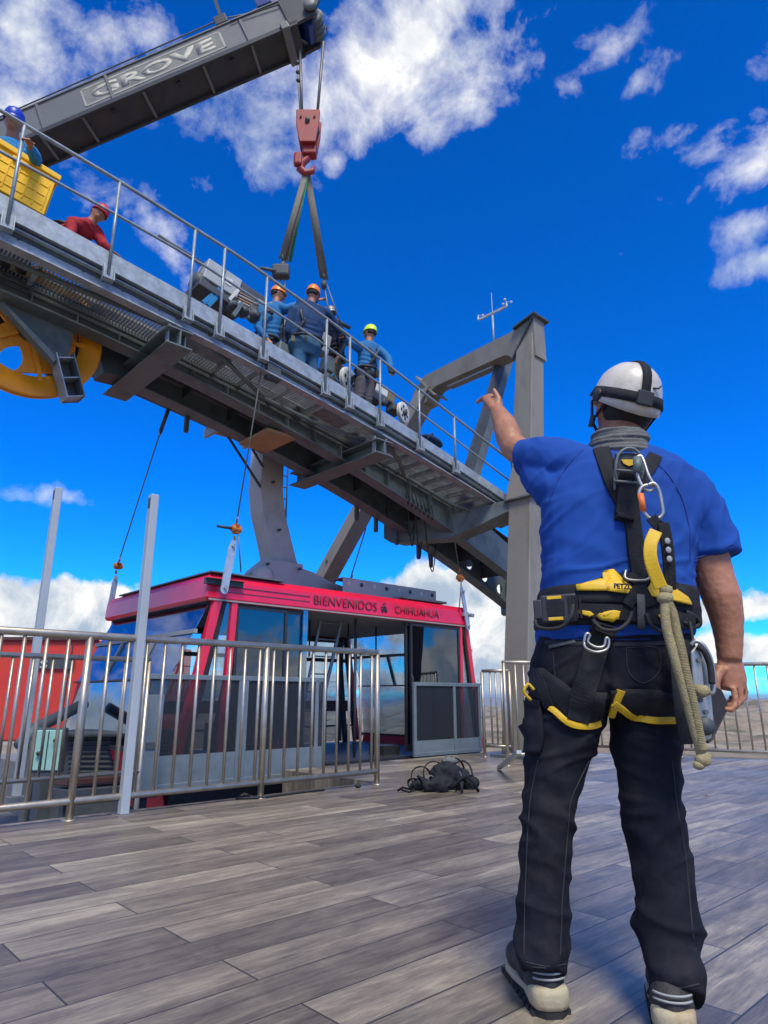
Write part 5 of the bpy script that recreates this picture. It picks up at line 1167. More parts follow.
def carriage(cx, cy, b, R, label):
    w = thing('guide_wheel', P(cx, cy, b), label, 'guide wheel', 'guide wheels of the carriage')
    c = P(cx, cy, b)
    ax_ = (-WB*.75+UA*.25+UZ*.0).normalized()
    MB().lathe([(R*.62, -.02), (R*.95, -.03), (R, -.015), (R*.93, 0), (R, .015), (R*.95, .03), (R*.62, .02)], c, ax_, 32).build('rim', 'white', w, True)
    MB().lathe([(R*.1, -.05), (R*.3, -.045), (R*.3, .05), (R*.12, .07)], c, ax_, 18).build('hub', 'steel_dark', w, True)
    x = ax_.cross(UZ).normalized(); y = x.cross(ax_)
    for k in range(6):
        t = k*math.pi/3+.3; e = x*math.cos(t)+y*math.sin(t); MB().lathe([(R*.12, -.005), (R*.12, .008)], c+e*R*.58+ax_*.021, ax_, 12).build('bolt_recess', 'black', w)
    return w
carriage(348, 381, -.05, .20, 'white grooved guide wheel beside the legs of the yellow-helmeted worker'); carriage(403, 413, -.05, .17, 'white grooved guide wheel at the lower end of the carriage')
cg = thing('rope_carriage', P(335, 395, .3), 'grey cableway carriage frame lying on the bridge track beneath the slings', 'carriage')
MB().beam(L(-3.5, .35, zt(-3.5)+.10), L(-1.2, .35, zt(-1.2)+.10), .10, .16).build('side_frame', 'steel_dark', cg, bevel=.01)
MB().beam(L(-3.5, .85, zt(-3.5)+.10), L(-1.2, .85, zt(-1.2)+.10), .10, .16).build('side_frame', 'steel_dark', cg, bevel=.01)
for (x, y, b, sx, sz, m_) in ((290, 345, .1, .10, .12, 'steel_dark'), (283, 352, .0, .12, .08, 'steel_grey'), (322, 345, .3, .09, .16, 'cabin_ceiling'), (327, 366, .15, .08, .12, 'steel_grey'), (378, 392, .1, .13, .07, 'white'), (388, 399, .1, .07, .09, 'khaki_cloth'), (375, 399, .05, .10, .06, 'steel_dark'), (394, 410, .05, .1, .06, 'steel_dark'), (282, 330, .3, .05, .12, 'cabin_ceiling')):
    MB().box(P(x, y, b), al2*sx, WB*.09, up2*sz).build('housing', m_, cg, bevel=.02)
for (x, y, r) in ((292, 352, .08), (300, 362, .07), (327, 378, .07), (384, 402, .06), (356, 388, .08)): MB().lathe([(.02, -.03), (r, -.03), (r, .03), (.02, .04)], P(x, y, .0), -WB, 18).build('roller', 'steel_dark', cg, True)
random.seed(5)
for k in range(7):
    x = 276+k*9; p_ = P(x, 348+k*5, .0); MB().tube([p_, p_+UZ*.1+al2*.06, p_+al2*.14+UZ*(.02-.05*(k % 2)), p_+al2*.2-UZ*.04], .01, 6).build('hose', 'rubber' if k % 3 else 'light_blue_cloth', cg, True)
tb = thing('blue_bag', P(432, 441, -.1), 'small dark blue bag on the bridge walkway near the tower', 'bag')
MB().ell(P(432, 441, -.1), al2*.22, WB*.12, up2*.07, 16, 10).build('body', 'navy_cloth', tb, True); MB().tube([P(427, 439, -.2), P(432, 433, -.2), P(437, 443, -.2)], .01, 6).build('strap', 'black', tb, True)
# ------------------------------------------------------------------ the man in front: seen from behind, pointing up at the crew
man = thing('person', V((.66, 1.98, 0)), 'person seen from behind in a blue T-shirt, white helmet and climbing harness, pointing up', 'person')
def mmpp(y, Y): v = (512-y)/F; return Y/F/(cp-v*sp)
M['shirt'] = mat('royal_blue_shirt', (.014, .066, .31), .9, 0, .10, 5, .10, 900)
M['trousers'] = mat('black_trousers', (.0085, .0095, .016), .85, 0, .25, 6, .12, 800, dirt=(.06, .055, .055), dirt_amt=.3, dirt_scale=7)
M['harness'] = mat('black_webbing', (.018, .019, .024), .8, 0, .25, 30, .3, 300, dirt=(.06, .055, .05), dirt_amt=.4, dirt_scale=12)
M['harness_yellow'] = mat('yellow_panel', (.72, .44, .01), .55, 0, .1, 12, .1, 200, dirt=(.3, .2, .05), dirt_amt=.6, dirt_scale=14)
M['helmet_white'] = mat('white_helmet', (.60, .55, .47), .32, 0, .06, 5, .03, 40, dirt=(.3, .27, .22), dirt_amt=.7, dirt_scale=11)
M['alu'] = mat('aluminium', (.44, .43, .41), .42, .8, .12, 20, dirt=(.2, .19, .18), dirt_amt=.5, dirt_scale=12)
M['khaki_rope'] = mat('khaki_rope', (.34, .28, .15), .9, 0, .25, 60, .6, 300)
M['gaiter'] = mat('grey_gaiter', (.13, .13, .125), .95, 0, .2, 30, .4, 200)
M['boot_black'] = mat('boot_leather', (.022, .022, .024), .7, 0, .3, 20, .3, 200, dirt=(.12, .10, .08), dirt_amt=.5, dirt_scale=12)
M['boot_sole'] = mat('cream_midsole', (.42, .36, .24), .7, 0, .15, 14, .2, 100, dirt=(.30, .17, .07), dirt_amt=.8, dirt_scale=14)
M['orange_sleeve'] = mat('orange_sleeve', (.75, .16, .02), .5, 0, .1, 20)
for n_ in ('shirt', 'trousers', 'harness'): M[n_].node_tree.nodes['Principled BSDF'].inputs['Specular IOR Level'].default_value = .2; M[n_].node_tree.nodes['Principled BSDF'].inputs['Sheen Weight'].default_value = .0
XX = V((1, 0, 0)); YY = V((0, 1, 0))
def ring_sect(y, xl, xr, Y, dep, n=28, e=2.4, tilt=0.0):
    c = at((xl+xr)/2, y, Y); rx = (xr-xl)/2*mmpp(y, Y); out = []
    for k_ in range(n):
        t_ = 2*math.pi*k_/n; ct_, st_ = math.cos(t_), math.sin(t_)
        out.append(c+XX*(rx*math.copysign(abs(ct_)**(2/e), ct_))+YY*(dep*math.copysign(abs(st_)**(2/e), st_))+UZ*(tilt*ct_*rx))
    return out
def stack(mb, rows, n=28):
    o_ = len(mb.v); 
    for r_ in rows: mb.v += ring_sect(*r_[:5], n=n, tilt=r_[5] if len(r_) > 5 else 0)
    for i in range(len(rows)-1):
        for k_ in range(n): a_, b_ = o_+i*n+k_, o_+i*n+(k_+1) % n; mb.f.append((a_, b_, b_+n, a_+n))
    mb.f.append(tuple(o_+k_ for k_ in range(n))[::-1]); e_ = o_+(len(rows)-1)*n; mb.f.append(tuple(e_+k_ for k_ in range(n)))
    return mb
def pts3(l): return [at(*p_) for p_ in l]
# body skin
bd_ = MB()
bd_.tube(pts3([(560, 466, 2.03), (535, 459, 2.09), (514, 448, 2.17), (509, 438, 2.20), (504.5, 424, 2.27), (500, 416, 2.32), (496.5, 409, 2.36)]), [.055, .052, .047, .047, .042, .034, .027], 16)
Wl = at(496.5, 409, 2.36)
bd_.tube(pts3([(496.5, 409, 2.36), (494.5, 404, 2.39), (492, 400, 2.43), (490, 398.5, 2.455)]), [.027, .034, .039, .034], 14, flat=.62, ref=XX)
for fg, rr_ in (([(488, 397, 2.45), (484.5, 397.5, 2.475), (480, 400, 2.50), (476.3, 403.5, 2.51)], .0098), ([(490.5, 398.5, 2.455), (486.5, 400.5, 2.50), (485, 405, 2.51), (488.5, 406.5, 2.475)], .0100),
                 ([(493, 400, 2.45), (489, 403.5, 2.49), (488, 408, 2.49), (491.5, 408.5, 2.46)], .0095), ([(495.5, 402.5, 2.43), (492, 406.5, 2.46), (491.5, 410.5, 2.46), (494, 410.5, 2.435)], .0085)):
    bd_.tube(pts3(fg), [rr_*1.1, rr_*1.05, rr_, rr_*.8], 9)
bd_.tube(pts3([(498, 406, 2.365), (498.5, 399.5, 2.37), (496, 394, 2.375), (493.2, 388.6, 2.38)]), [.017, .014, .0115, .0085], 9)
bd_.tube(pts3([(676, 488, 2.02), (698, 515, 2.02), (707, 548, 2.015), (714, 576, 2.01), (722, 598, 2.0), (727, 620, 2.0), (729, 641, 2.0), (729.5, 660, 2.0)]), [.06, .06, .059, .057, .056, .047, .039, .034], 18)
bd_.tube(pts3([(729.5, 658, 2.0), (730.5, 668, 2.0), (731.5, 680, 2.0), (733, 690, 1.995)]), [.034, .041, .045, .036], 14, flat=.62, ref=XX)
for fg, rr_ in (([(742, 682, 2.035), (745.5, 692, 2.04), (739, 699, 2.03), (730, 698, 2.01)], .0105), ([(741, 685, 2.01), (744.5, 697, 2.01), (737, 703.5, 2.0), (728, 702, 1.985)], .0108),
                 ([(738, 687, 1.985), (741, 701, 1.98), (734.5, 707, 1.975), (727, 705, 1.965)], .0102), ([(733.5, 688, 1.965), (736, 703, 1.955), (731, 710.5, 1.95), (724, 708.5, 1.95)], .0092)):
    bd_.tube(pts3(fg), [rr_*1.1, rr_*1.05, rr_, rr_*.85], 9)
bd_.tube(pts3([(721, 668, 1.985), (716.5, 677, 1.975), (716, 687, 1.97), (719, 695, 1.965)]), [.018, .014, .012, .009], 9)
# head, face turned up and to the left
Hd = at(624, 409, 2.065); fcm = V((-.08, .93, .30)).normalized(); upm = (UZ+XX*.20-fcm*fcm.dot(UZ)).normalized(); upm = (upm-fcm*upm.dot(fcm)).normalized(); rtm = fcm.cross(upm); hrm = .114
bd_.ell(Hd, rtm*hrm*.70, fcm*hrm*.88, upm*hrm*1.08, 22, 14); bd_.ell(Hd+fcm*hrm*.34-upm*hrm*.6, rtm*hrm*.48, fcm*hrm*.5, upm*hrm*.45, 16, 10)
bd_.ell(Hd+fcm*hrm*.92-upm*hrm*.2, rtm*hrm*.12, fcm*hrm*.2, upm*hrm*.24, 10, 8); bd_.ell(Hd+fcm*hrm*.82-upm*hrm*.62, rtm*hrm*.24, fcm*hrm*.1, upm*hrm*.05, 10, 6)
for sg in (-1, 1):
    bd_.ell(Hd+rtm*sg*hrm*.72-upm*hrm*.18-fcm*hrm*.05, rtm*hrm*.10-fcm*hrm*.05, fcm*hrm*.18, upm*hrm*.30, 12, 8)
    bd_.ell(Hd+fcm*hrm*.78+rtm*sg*hrm*.30+upm*hrm*.02, rtm*hrm*.14, fcm*hrm*.07, upm*hrm*.08, 10, 6)
nk = at(619, 450, 2.03)
bd_.tube([Hd-upm*hrm*.5-fcm*.02, nk, nk-UZ*.08], [.062, .066, .09], 16)
stack(bd_, [(640, 548, 682, 2.02, .10), (600, 556, 678, 2.02, .09), (540, 560, 680, 2.02, .09), (490, 565, 685, 2.02, .085), (468, 580, 668, 2.02, .07)])
bd_.tube(pts3([(585, 650, 2.02), (567, 700, 2.02), (549, 800, 1.99), (545, 867, 1.98), (543, 962, 1.95)]), [.09, .085, .055, .055, .03], 14)
bd_.tube(pts3([(640, 650, 2.02), (644, 700, 2.02), (650, 800, 1.99), (662, 867, 1.96), (675, 970, 1.89)]), [.09, .08, .055, .055, .03], 14)
skin_obj('body', fuse(bd_, .0052, 3, None, .0012, 60), 'skin', man)
# T-shirt
sh_ = MB()
stack(sh_, [(640, 537, 690, 2.02, .158, .05), (628, 537, 692, 2.02, .16, .03), (600, 541, 688, 2.02, .15), (570, 543, 690, 2.02, .142), (540, 542, 694, 2.02, .138), (512, 541, 699, 2.02, .132), (490, 545, 700, 2.02, .122), (472, 556, 694, 2.02, .108), (459, 572, 676, 2.025, .088), (450, 592, 652, 2.03, .07)])
sh_.tube(pts3([(592, 474, 2.02), (562, 464, 2.04), (542, 459, 2.08), (529, 458, 2.12), (521, 458, 2.14)]), [.083, .082, .075, .067, .065], 22)
sh_.tube(pts3([(574, 500, 2.02), (548, 485, 2.06), (530, 470, 2.1)]), [.08, .07, .05], 16)
sh_.tube(pts3([(660, 476, 2.02), (684, 490, 2.02), (700, 512, 2.02), (709, 535, 2.02), (714, 556, 2.015)]), [.075, .083, .082, .077, .078], 22)
A_ = lambda x, y, Y=1.86: at(x, y, Y)
def rid(p_, sc, off=0.0):
    q_ = V((p_[0]*sc[0], p_[1]*sc[1], p_[2]*sc[2]+off)); q_ = q_+.55*V((noise.noise(q_*.6+V((5, 1, 3))), 0, noise.noise(q_*.6+V((1, 8, 2)))))
    return 1.06-math.sqrt(noise.noise(q_)**2+.005)*2.2
def g_(d_, w_): return math.exp(-(d_/w_)**2)
def wrinkle(me_, fn_):
    n_ = len(me_.vertices); co = [v.co.copy() for v in me_.vertices]; no = [v.normal.copy() for v in me_.vertices]
    for i_ in range(n_): me_.vertices[i_].co = co[i_]+no[i_]*fn_(co[i_])
    me_.update()
def rot_(p_, c_, deg):
    t_ = math.radians(deg); dx, dz = p_.x-c_.x, p_.z-c_.z; return V((dx*math.cos(t_)+dz*math.sin(t_), p_.y, -dx*math.sin(t_)+dz*math.cos(t_)))
aL = at(548, 520, 2.0); aR = at(688, 530, 2.0); wst = at(615, 585, 2.0); shl = at(535, 462, 2.08); slr = at(705, 535, 2.0)
def shirt_f(p_):
    d_ = 0
    q_ = rot_(p_, aL, 32); d_ += .0105*g_((p_-aL).length, .17)*max(0, rid(q_, (4, 5, 19)))**3
    q_ = rot_(p_, aR, 62); d_ += .0110*g_((p_-aR).length, .19)*max(0, rid(q_, (4, 5, 17), 7))**3
    q_ = rot_(p_, wst, 14); d_ += .0120*g_(p_.z-wst.z, .08)*max(0, rid(q_, (5, 4, 22), 3))**3
    q_ = rot_(p_, shl, -70); d_ += .0085*g_((p_-shl).length, .12)*max(0, rid(q_, (6, 5, 20), 11))**3
    q_ = rot_(p_, slr, 75); d_ += .0090*g_((p_-slr).length, .11)*max(0, rid(q_, (6, 5, 20), 17))**3
    q_ = rot_(p_, wst, -25); d_ += .0055*max(0, rid(q_, (3, 3, 8), 23))**3 + .0016*noise.noise(p_*22)
    zz_ = at(615, 634, 1.9).z; d_ += .006*g_(p_.z-zz_, .04)*rid(p_, (9, 6, 12), 5)
    return d_-.0035
me_shirt = fuse(sh_, .0062, 4, None, .0015, 9); wrinkle(me_shirt, shirt_f)
# cut the shirt sleeves and hem clean: drop nothing, the ends stay closed round the arms
o_shirt = skin_obj('t_shirt', me_shirt.copy(), 'shirt', man)
# trousers
tr_ = MB()
stack(tr_, [(636, 538, 690, 2.02, .150), (655, 533, 691, 2.02, .155), (680, 529, 689, 2.02, .155), (700, 528, 686, 2.02, .14), (712, 532, 682, 2.02, .11)])
tr_.tube(pts3([(571, 690, 2.02), (565, 715, 2.02), (559, 740, 2.01), (553.5, 765, 2.005), (549.5, 795, 2.0), (547.5, 830, 1.99), (545.5, 867, 1.985), (544, 905, 1.975), (543.5, 935, 1.965), (543, 960, 1.955), (543, 974, 1.94)]), [.118, .112, .103, .090, .075, .070, .070, .071, .069, .066, .061], 22)
tr_.tube(pts3([(648, 690, 2.02), (646, 715, 2.02), (646, 740, 2.01), (648, 765, 2.005), (650, 795, 1.995), (656, 830, 1.98), (662, 867, 1.965), (666, 900, 1.95), (668, 925, 1.935), (672, 955, 1.91), (676, 980, 1.87), (677, 997, 1.85)]), [.112, .105, .098, .092, .084, .081, .080, .080, .083, .071, .068, .067], 22)
def tr_f(p_):
    left = p_.x < .60; z_ = p_.z; c_ = V((.43 if left else .74, 2, z_)); d_ = 0
    q_ = rot_(p_, V((0, 0, 0)), 18 if left else -14)
    ank = g_(z_-.13, .10); kn = g_(z_-.44, .10); th_ = g_(z_-.66, .10); bt_ = g_(z_-.80, .07)
    d_ += .0200*ank*max(0, rid(q_, (5, 5, 15), 3 if left else 9))**2.5*(.75 if left else 1.15)
    q2 = rot_(p_, V((0, 0, 0)), -22 if left else 27); d_ += .0125*kn*max(0, rid(q2, (5, 4, 13), 31))**3 + .0065*max(0, rid(q2, (4, 4, 9), 41))**3
    d_ += .0120*th_*max(0, rid(q_, (5, 4, 20), 13))**3 + .0100*bt_*max(0, rid(rot_(p_, V((.61, 2, .8)), 30 if left else -30), (4, 4, 16), 21))**3
    # centre seam and the fold under the seat
    if z_ > .72: d_ -= .010*g_(p_.x-at(608, 680, 1.87).x, .010)*(1 if p_.y < 1.98 else 0)
    # side seam
    d_ += .0016*g_(p_.y-2.0, .006)
    d_ += .0035*noise.noise(V((p_.x*16, p_.y*16, p_.z*26)))
    return d_-.005
me_tr = fuse(tr_, .0062, 4, None, .0012, 14); wrinkle(me_tr, tr_f)
skin_obj('trousers', me_tr.copy(), 'trousers', man)
# boots
def boot(heel, fdir, nm):
    f_ = V((fdir[0], fdir[1], 0)).normalized(); s_ = f_.cross(UZ); g = heel; u = MB()
    u.tube([g+UZ*.108+f_*.07, g+UZ*.10+f_*.06, g+UZ*.08+f_*.052, g+UZ*.05+f_*.05], [.035, .046, .057, .062], 16, flat=.85, ref=f_)
    u.ell(g+UZ*.065+f_*.055, f_*.075, s_*.042, UZ*.055, 16, 10); u.ell(g+UZ*.065+f_*.14, f_*.11, s_*.045, UZ*.052, 16, 10); u.ell(g+UZ*.055+f_*.225, f_*.075, s_*.048, UZ*.040, 16, 10)
    bt = skin_obj('boot', fuse(u, .007, 2, None, .0015, 30), 'boot_black', man)
    def outline(o, w0, w1): return [g+f_*x+s_*y for x, y in [(-.018-o, -.02), (-.018-o, .02), (.0, .036+o), (.05, .040+o), (.11, .036+o), (.18, .046+o), (.24, .047+o), (.285, .032+o), (.305+o, 0), (.285, -.032-o), (.24, -.046-o), (.18, -.044-o), (.11, -.034-o), (.05, -.040-o), (.0, -.036-o)]]
    off_ = root_pos(bt)
    ms = MB(); lo = outline(.006, 0, 0); hi = outline(.0, 0, 0); n_ = len(lo)
    ms.v += [p_+UZ*.016 for p_ in lo]+[p_+UZ*(.048 if i_ in (0, 1, 2, 3, 13, 14) else .036) for i_, p_ in enumerate(hi)]
    ms.f.append(tuple(range(n_))[::-1]); ms.f.append(tuple(range(n_, 2*n_)))
    for i_ in range(n_): j_ = (i_+1) % n_; ms.f.append((i_, j_, n_+j_, n_+i_))
    ms.build('midsole', 'boot_sole', bt, True, bevel=.008)
    hc = MB(); hl_ = [g+f_*x+s_*y for x, y in [(-.028, -.018), (-.028, .018), (-.012, .046), (.045, .051), (.05, .03), (.05, -.03), (.045, -.051), (-.012, -.046)]]; hc.prism([p_+UZ*.014 for p_ in hl_], UZ*.052).build('heel_cup', 'boot_sole', bt, True, bevel=.014)
    osl = MB().prism([p_+UZ*.0 for p_ in outline(.004, 0, 0)], UZ*.0155); 
    for k_ in range(9): osl.box(g+f_*(.01+.033*k_)+UZ*.006, f_*.009, s_*.05, UZ*.006)
    osl.build('outsole', 'rubber', bt)
    for hz in (.083, .096): MB().tube([g+UZ*hz+f_*(.046-.064*math.cos(t_))*1.0+s_*.056*math.sin(t_) for t_ in arange(-.85, .85, 10)], .0028, 6).build('reflective_piping', 'cabin_ceiling', bt, True)
    return bt
pL = onz(552, 1016, 0); boot(V((pL.x, pL.y, 0)), (-.10, 1), 'l')
pR = onz(677, 1042, 0); boot(V((pR.x, pR.y, 0)), (.30, 1), 'r')
# hair, gaiter, helmet
MB().ell(Hd-fcm*hrm*.30-upm*hrm*.12, rtm*hrm*.74, fcm*hrm*.66, upm*hrm*.62, 18, 12).build('hair', 'hair', man, True)
gt = MB(); gax = (UZ*.97+XX*.05-YY*.1).normalized()
for i_, (dz, R_, r_) in enumerate(((-.030, .088, .017), (-.008, .082, .016), (.013, .080, .015), (.032, .076, .014))): gt.ring(nk+gax*(dz+.012)+V((0, .0, 0)), (gax+XX*(.10*math.sin(i_*2.1))).normalized(), R_, r_, 36, 10)
gt.tube([nk-UZ*.04, nk+gax*.04], [.085, .075], 24); me_g = fuse(gt, .0042, 2, [(nk-YY*.1, (1, 0, .15), (0, 0, 1), .2, .06, .002, .014)], .0022, 26); skin_obj('neck_gaiter', me_g, 'gaiter', man)
hprof = [(0.001, 1.36), (.22, 1.345), (.45, 1.27), (.66, 1.12), (.82, .90), (.92, .62), (.965, .34), (.985, .08), (.985, -.2), (.94, -.6)]
def hpt(t_, h, o=1.0):
    hs_ = [p_[1] for p_ in hprof][::-1]; rs_ = [p_[0] for p_ in hprof][::-1]; r = float(np.interp(h, hs_, rs_))
    ff = 1.20 if math.cos(t_) < 0 else 1.16
    return Hd+upm*(hrm*h*(1 if o == 1 else 1+(o-1)*.8))+fcm*(r*ff*o*hrm*math.cos(t_))+rtm*(r*.98*o*hrm*math.sin(t_))
def rimh(t_): return -.02+.10*abs(math.sin(t_))**2-.30*max(0, -math.cos(t_))**.8+.05*max(0, math.cos(t_))
hm = MB(); ns_ = 56; hs_l = [1.36, 1.34, 1.27, 1.18, 1.05, .90, .72, .52, .34, .18]
rows_ = []
for i_, h in enumerate(hs_l+[None]):
    for k_ in range(ns_):
        t_ = 2*math.pi*k_/ns_; hh = h if h is not None else rimh(t_)
        if h is not None and h < .5: hh = rimh(t_)+(.5-rimh(t_))*(h-.0)/.52
        hm.v.append(hpt(t_, hh, 1.0))
nr_ = len(hs_l)+1
for k_ in range(ns_):
    t_ = 2*math.pi*k_/ns_; p_ = hpt(t_, rimh(t_), 1.0); hm.v.append(Hd+(p_-Hd)*.93+upm*.002)
for k_ in range(ns_): t_ = 2*math.pi*k_/ns_; p_ = hpt(t_, .5, 1.0); hm.v.append(Hd+(p_-Hd)*.93)
for i_ in range(nr_+1):
    for k_ in range(ns_): a_, b_ = i_*ns_+k_, i_*ns_+(k_+1) % ns_; hm.f.append((a_, b_, b_+ns_, a_+ns_))
hm.f.append(tuple(range(ns_))[::-1])
ho = hm.build('helmet', 'helmet_white', man, True)
def hband(tl, hl_, w, o, name, m_, th=.003):
    mb = MB(); n_ = len(tl)
    pts_ = [hpt(t_, h, 1.0) for t_, h in zip(tl, hl_)]
    for i_ in range(n_):
        d_ = (pts_[min(i_+1, n_-1)]-pts_[max(i_-1, 0)]).normalized(); nn_ = (pts_[i_]-Hd).normalized(); sd_ = d_.cross(nn_).normalized(); nn_ = sd_.cross(d_)
        base_ = pts_[i_]+nn_*.002
        mb.v += [base_-sd_*w/2, base_+sd_*w/2, base_+sd_*w/2+nn_*th, base_-sd_*w/2+nn_*th]
    for i_ in range(n_-1):
        for k_ in range(4): mb.f.append((i_*4+k_, i_*4+(k_+1) % 4, i_*4+4+(k_+1) % 4, i_*4+4+k_))
    mb.f += [(0, 3, 2, 1), tuple((n_-1)*4+k_ for k_ in range(4))]
    return mb.build(name, m_, ho, True)
tt = arange(0, 2*math.pi, 60); bandh = lambda t_: .30+.20*max(0, math.cos(t_))-.16*max(0, -math.cos(t_))
hband(tt, [bandh(t_) for t_ in tt], .036, 1, 'lamp_strap', 'harness')
hband([math.pi]*14, arange(.14, 1.30, 13), .030, 1, 'lamp_strap', 'harness'); 
tp_ = [hpt(math.pi, 1.30), hpt(math.pi, 1.355), hpt(0, 1.355), hpt(0, 1.30), hpt(0, 1.1), hpt(0, .8), hpt(0, .6)]
MB().tube([p_+(p_-Hd).normalized()*.004 for p_ in tp_], .016, 10, flat=.25, ref=rtm).build('lamp_strap', 'harness', ho, True)
c = hpt(math.pi, .15)+(hpt(math.pi, .15)-Hd).normalized()*.008; nn_ = (c-Hd).normalized(); MB().box(c, rtm*.026, nn_*.007, nn_.cross(rtm).normalized()*.024).build('strap_clip', 'black', ho, bevel=.004)
c = hpt(2.9, .52); MB().tube([c, c+rtm*.02+UZ*.004, c+rtm*.03+UZ*.015], .003, 6).build('lamp_hook', 'black', ho, True)
c = hpt(0, .75)+fcm*.03; MB().box(c, rtm*.035, fcm*.022, upm*.024).build('head_lamp', 'black', ho, bevel=.006)
for sg in (-1, 1):
    c = hpt(sg*1.75, .16); MB().lathe([(.022, 0), (.022, .006), (.012, .009)], c, (c-Hd-upm*.02).normalized(), 16).build('earmuff_slot', 'black', ho, True)
    e0 = hpt(sg*1.25, .12, .97); jaw = Hd-upm*hrm*1.02+fcm*hrm*.35+rtm*sg*hrm*.30; ear = Hd+rtm*sg*hrm*.80-upm*hrm*.55+fcm*hrm*.15
    MB().tube([e0, ear, jaw], .009, 8, flat=.35, ref=fcm).build('chin_strap', 'harness', ho, True); MB().tube([hpt(sg*2.1, .02, .96), ear], .007, 8, flat=.35, ref=fcm).build('chin_strap', 'harness', ho, True)
    MB().box(ear, rtm*.006, fcm*.014, upm*.020).build('strap_clip', 'black', ho, bevel=.003)

# ---- harness: every strap is laid on the clothes by casting rays on to them
def bvh_of(mes):
    vs2, fs2 = [], []
    for me_ in mes:
        o_ = len(vs2); vs2 += [v.co.copy() for v in me_.vertices]; fs2 += [tuple(i_+o_ for i_ in p_.vertices) for p_ in me_.polygons]
    return BVHTree.FromPolygons(vs2, fs2)
BV = bvh_of([me_shirt, me_tr, me_g])
def hit(x, y, bv=None):
    d_ = ray(x, y).normalized(); h_ = (bv or BV).ray_cast(EYEP, d_, 6)
    if h_[0] is None: return None, None
    n_ = h_[1]; n_ = -n_ if n_.dot(d_) > 0 else n_
    return h_[0], n_
def resample(pl, n):
    ds = [0]
    for i_ in range(len(pl)-1): ds.append(ds[-1]+math.dist(pl[i_], pl[i_+1]))
    # smooth through the points
    xs_ = np.interp(np.linspace(0, ds[-1], n), ds, [p_[0] for p_ in pl]); ys_ = np.interp(np.linspace(0, ds[-1], n), ds, [p_[1] for p_ in pl])
    for _ in range(3): xs_[1:-1] = (xs_[:-2]+2*xs_[1:-1]+xs_[2:])/4; ys_[1:-1] = (ys_[:-2]+2*ys_[1:-1]+ys_[2:])/4
    return list(zip(xs_, ys_))
hns = MB()   # collects nothing itself, each strap is a part
def strap(pl, w, name='strap', m_='harness', lift=.004, th=.004, bv=None, root=man, n=None):
    n = n or max(6, int(sum(math.dist(pl[i_], pl[i_+1]) for i_ in range(len(pl)-1))/3.0)); P_, Nn = [], []
    for x, y in resample(pl, n):
        p_, q_ = hit(x, y, bv)
        if p_ is None:
            if not P_: continue
            Yl = P_[-1].y; p_ = at(x, y, Yl); q_ = Nn[-1]
        P_.append(p_); Nn.append(q_)
    for _ in range(5):
        P_ = [P_[0]]+[(P_[i_-1]+P_[i_]*2+P_[i_+1])/4 for i_ in range(1, len(P_)-1)]+[P_[-1]]
        Nn = [Nn[0]]+[(Nn[i_-1]+Nn[i_]*2+Nn[i_+1]).normalized() for i_ in range(1, len(Nn)-1)]+[Nn[-1]]
    mb = MB(); L_ = len(P_)
    for i_ in range(L_):
        d_ = (P_[min(i_+1, L_-1)]-P_[max(i_-1, 0)]).normalized(); s_ = d_.cross(Nn[i_]).normalized(); b_ = P_[i_]+Nn[i_]*lift
        mb.v += [b_-s_*w/2-Nn[i_]*lift*1.5, b_+s_*w/2-Nn[i_]*lift*1.5, b_+s_*w/2+Nn[i_]*th, b_+Nn[i_]*(th+.0012), b_-s_*w/2+Nn[i_]*th]
    for i_ in range(L_-1):
        for k_ in range(5): mb.f.append((i_*5+k_, i_*5+(k_+1) % 5, i_*5+5+(k_+1) % 5, i_*5+5+k_))
    mb.f += [(0, 4, 3, 2, 1), tuple((L_-1)*5+k_ for k_ in range(5))]
    o_ = mb.build(name, m_, root); o_.modifiers.new('b', 'BEVEL').width = .001; return o_
def patch(poly, name, m_, lift=.006, th=.004, bv=None, root=man, cuts=3):
    bm = bmesh.new(); vs3 = [bm.verts.new((x, y, 0)) for x, y in poly]; bm.faces.new(vs3); bmesh.ops.triangulate(bm, faces=bm.faces[:])
    for _ in range(2): bmesh.ops.subdivide_edges(bm, edges=bm.edges[:], cuts=1, use_grid_fill=True)
    return proj_bm(bm, name, m_, lift, th, bv, root)
def proj_bm(bm, name, m_, lift, th, bv, root):
    last = None; kill = []
    for v in bm.verts:
        p_, q_ = hit(v.co.x, v.co.y, bv)
        if p_ is None: kill.append(v); continue
        v.co = p_+q_*lift-root_pos(root)
    bmesh.ops.delete(bm, geom=kill, context='VERTS'); bmesh.ops.recalc_face_normals(bm, faces=bm.faces)
    me_ = bpy.data.meshes.new(name); bm.to_mesh(me_); bm.free(); me_.shade_smooth()
    o_ = link(name, me_, m_, root); so_ = o_.modifiers.new('s', 'SOLIDIFY'); so_.thickness = th; so_.offset = 0; return o_
def ptext(body, x, y, w, h, name, m_, bv=None, root=man, rot=0, lift=.009, bold=.03):
    me_ = text_mesh(body, 1, bold); bm = bmesh.new(); bm.from_mesh(me_); xs_ = [v.co.x for v in bm.verts]; ys_ = [v.co.y for v in bm.verts]
    for v in bm.verts:
        u_ = (v.co.x-min(xs_))/(max(xs_)-min(xs_))-.5; q_ = (v.co.y-min(ys_))/(max(ys_)-min(ys_))-.5
        a_, b_ = u_*w, -q_*h; v.co = (x+a_*math.cos(rot)-b_*math.sin(rot), y+a_*math.sin(rot)+b_*math.cos(rot), 0)
    return proj_bm(bm, name, m_, lift, .001, bv, root)
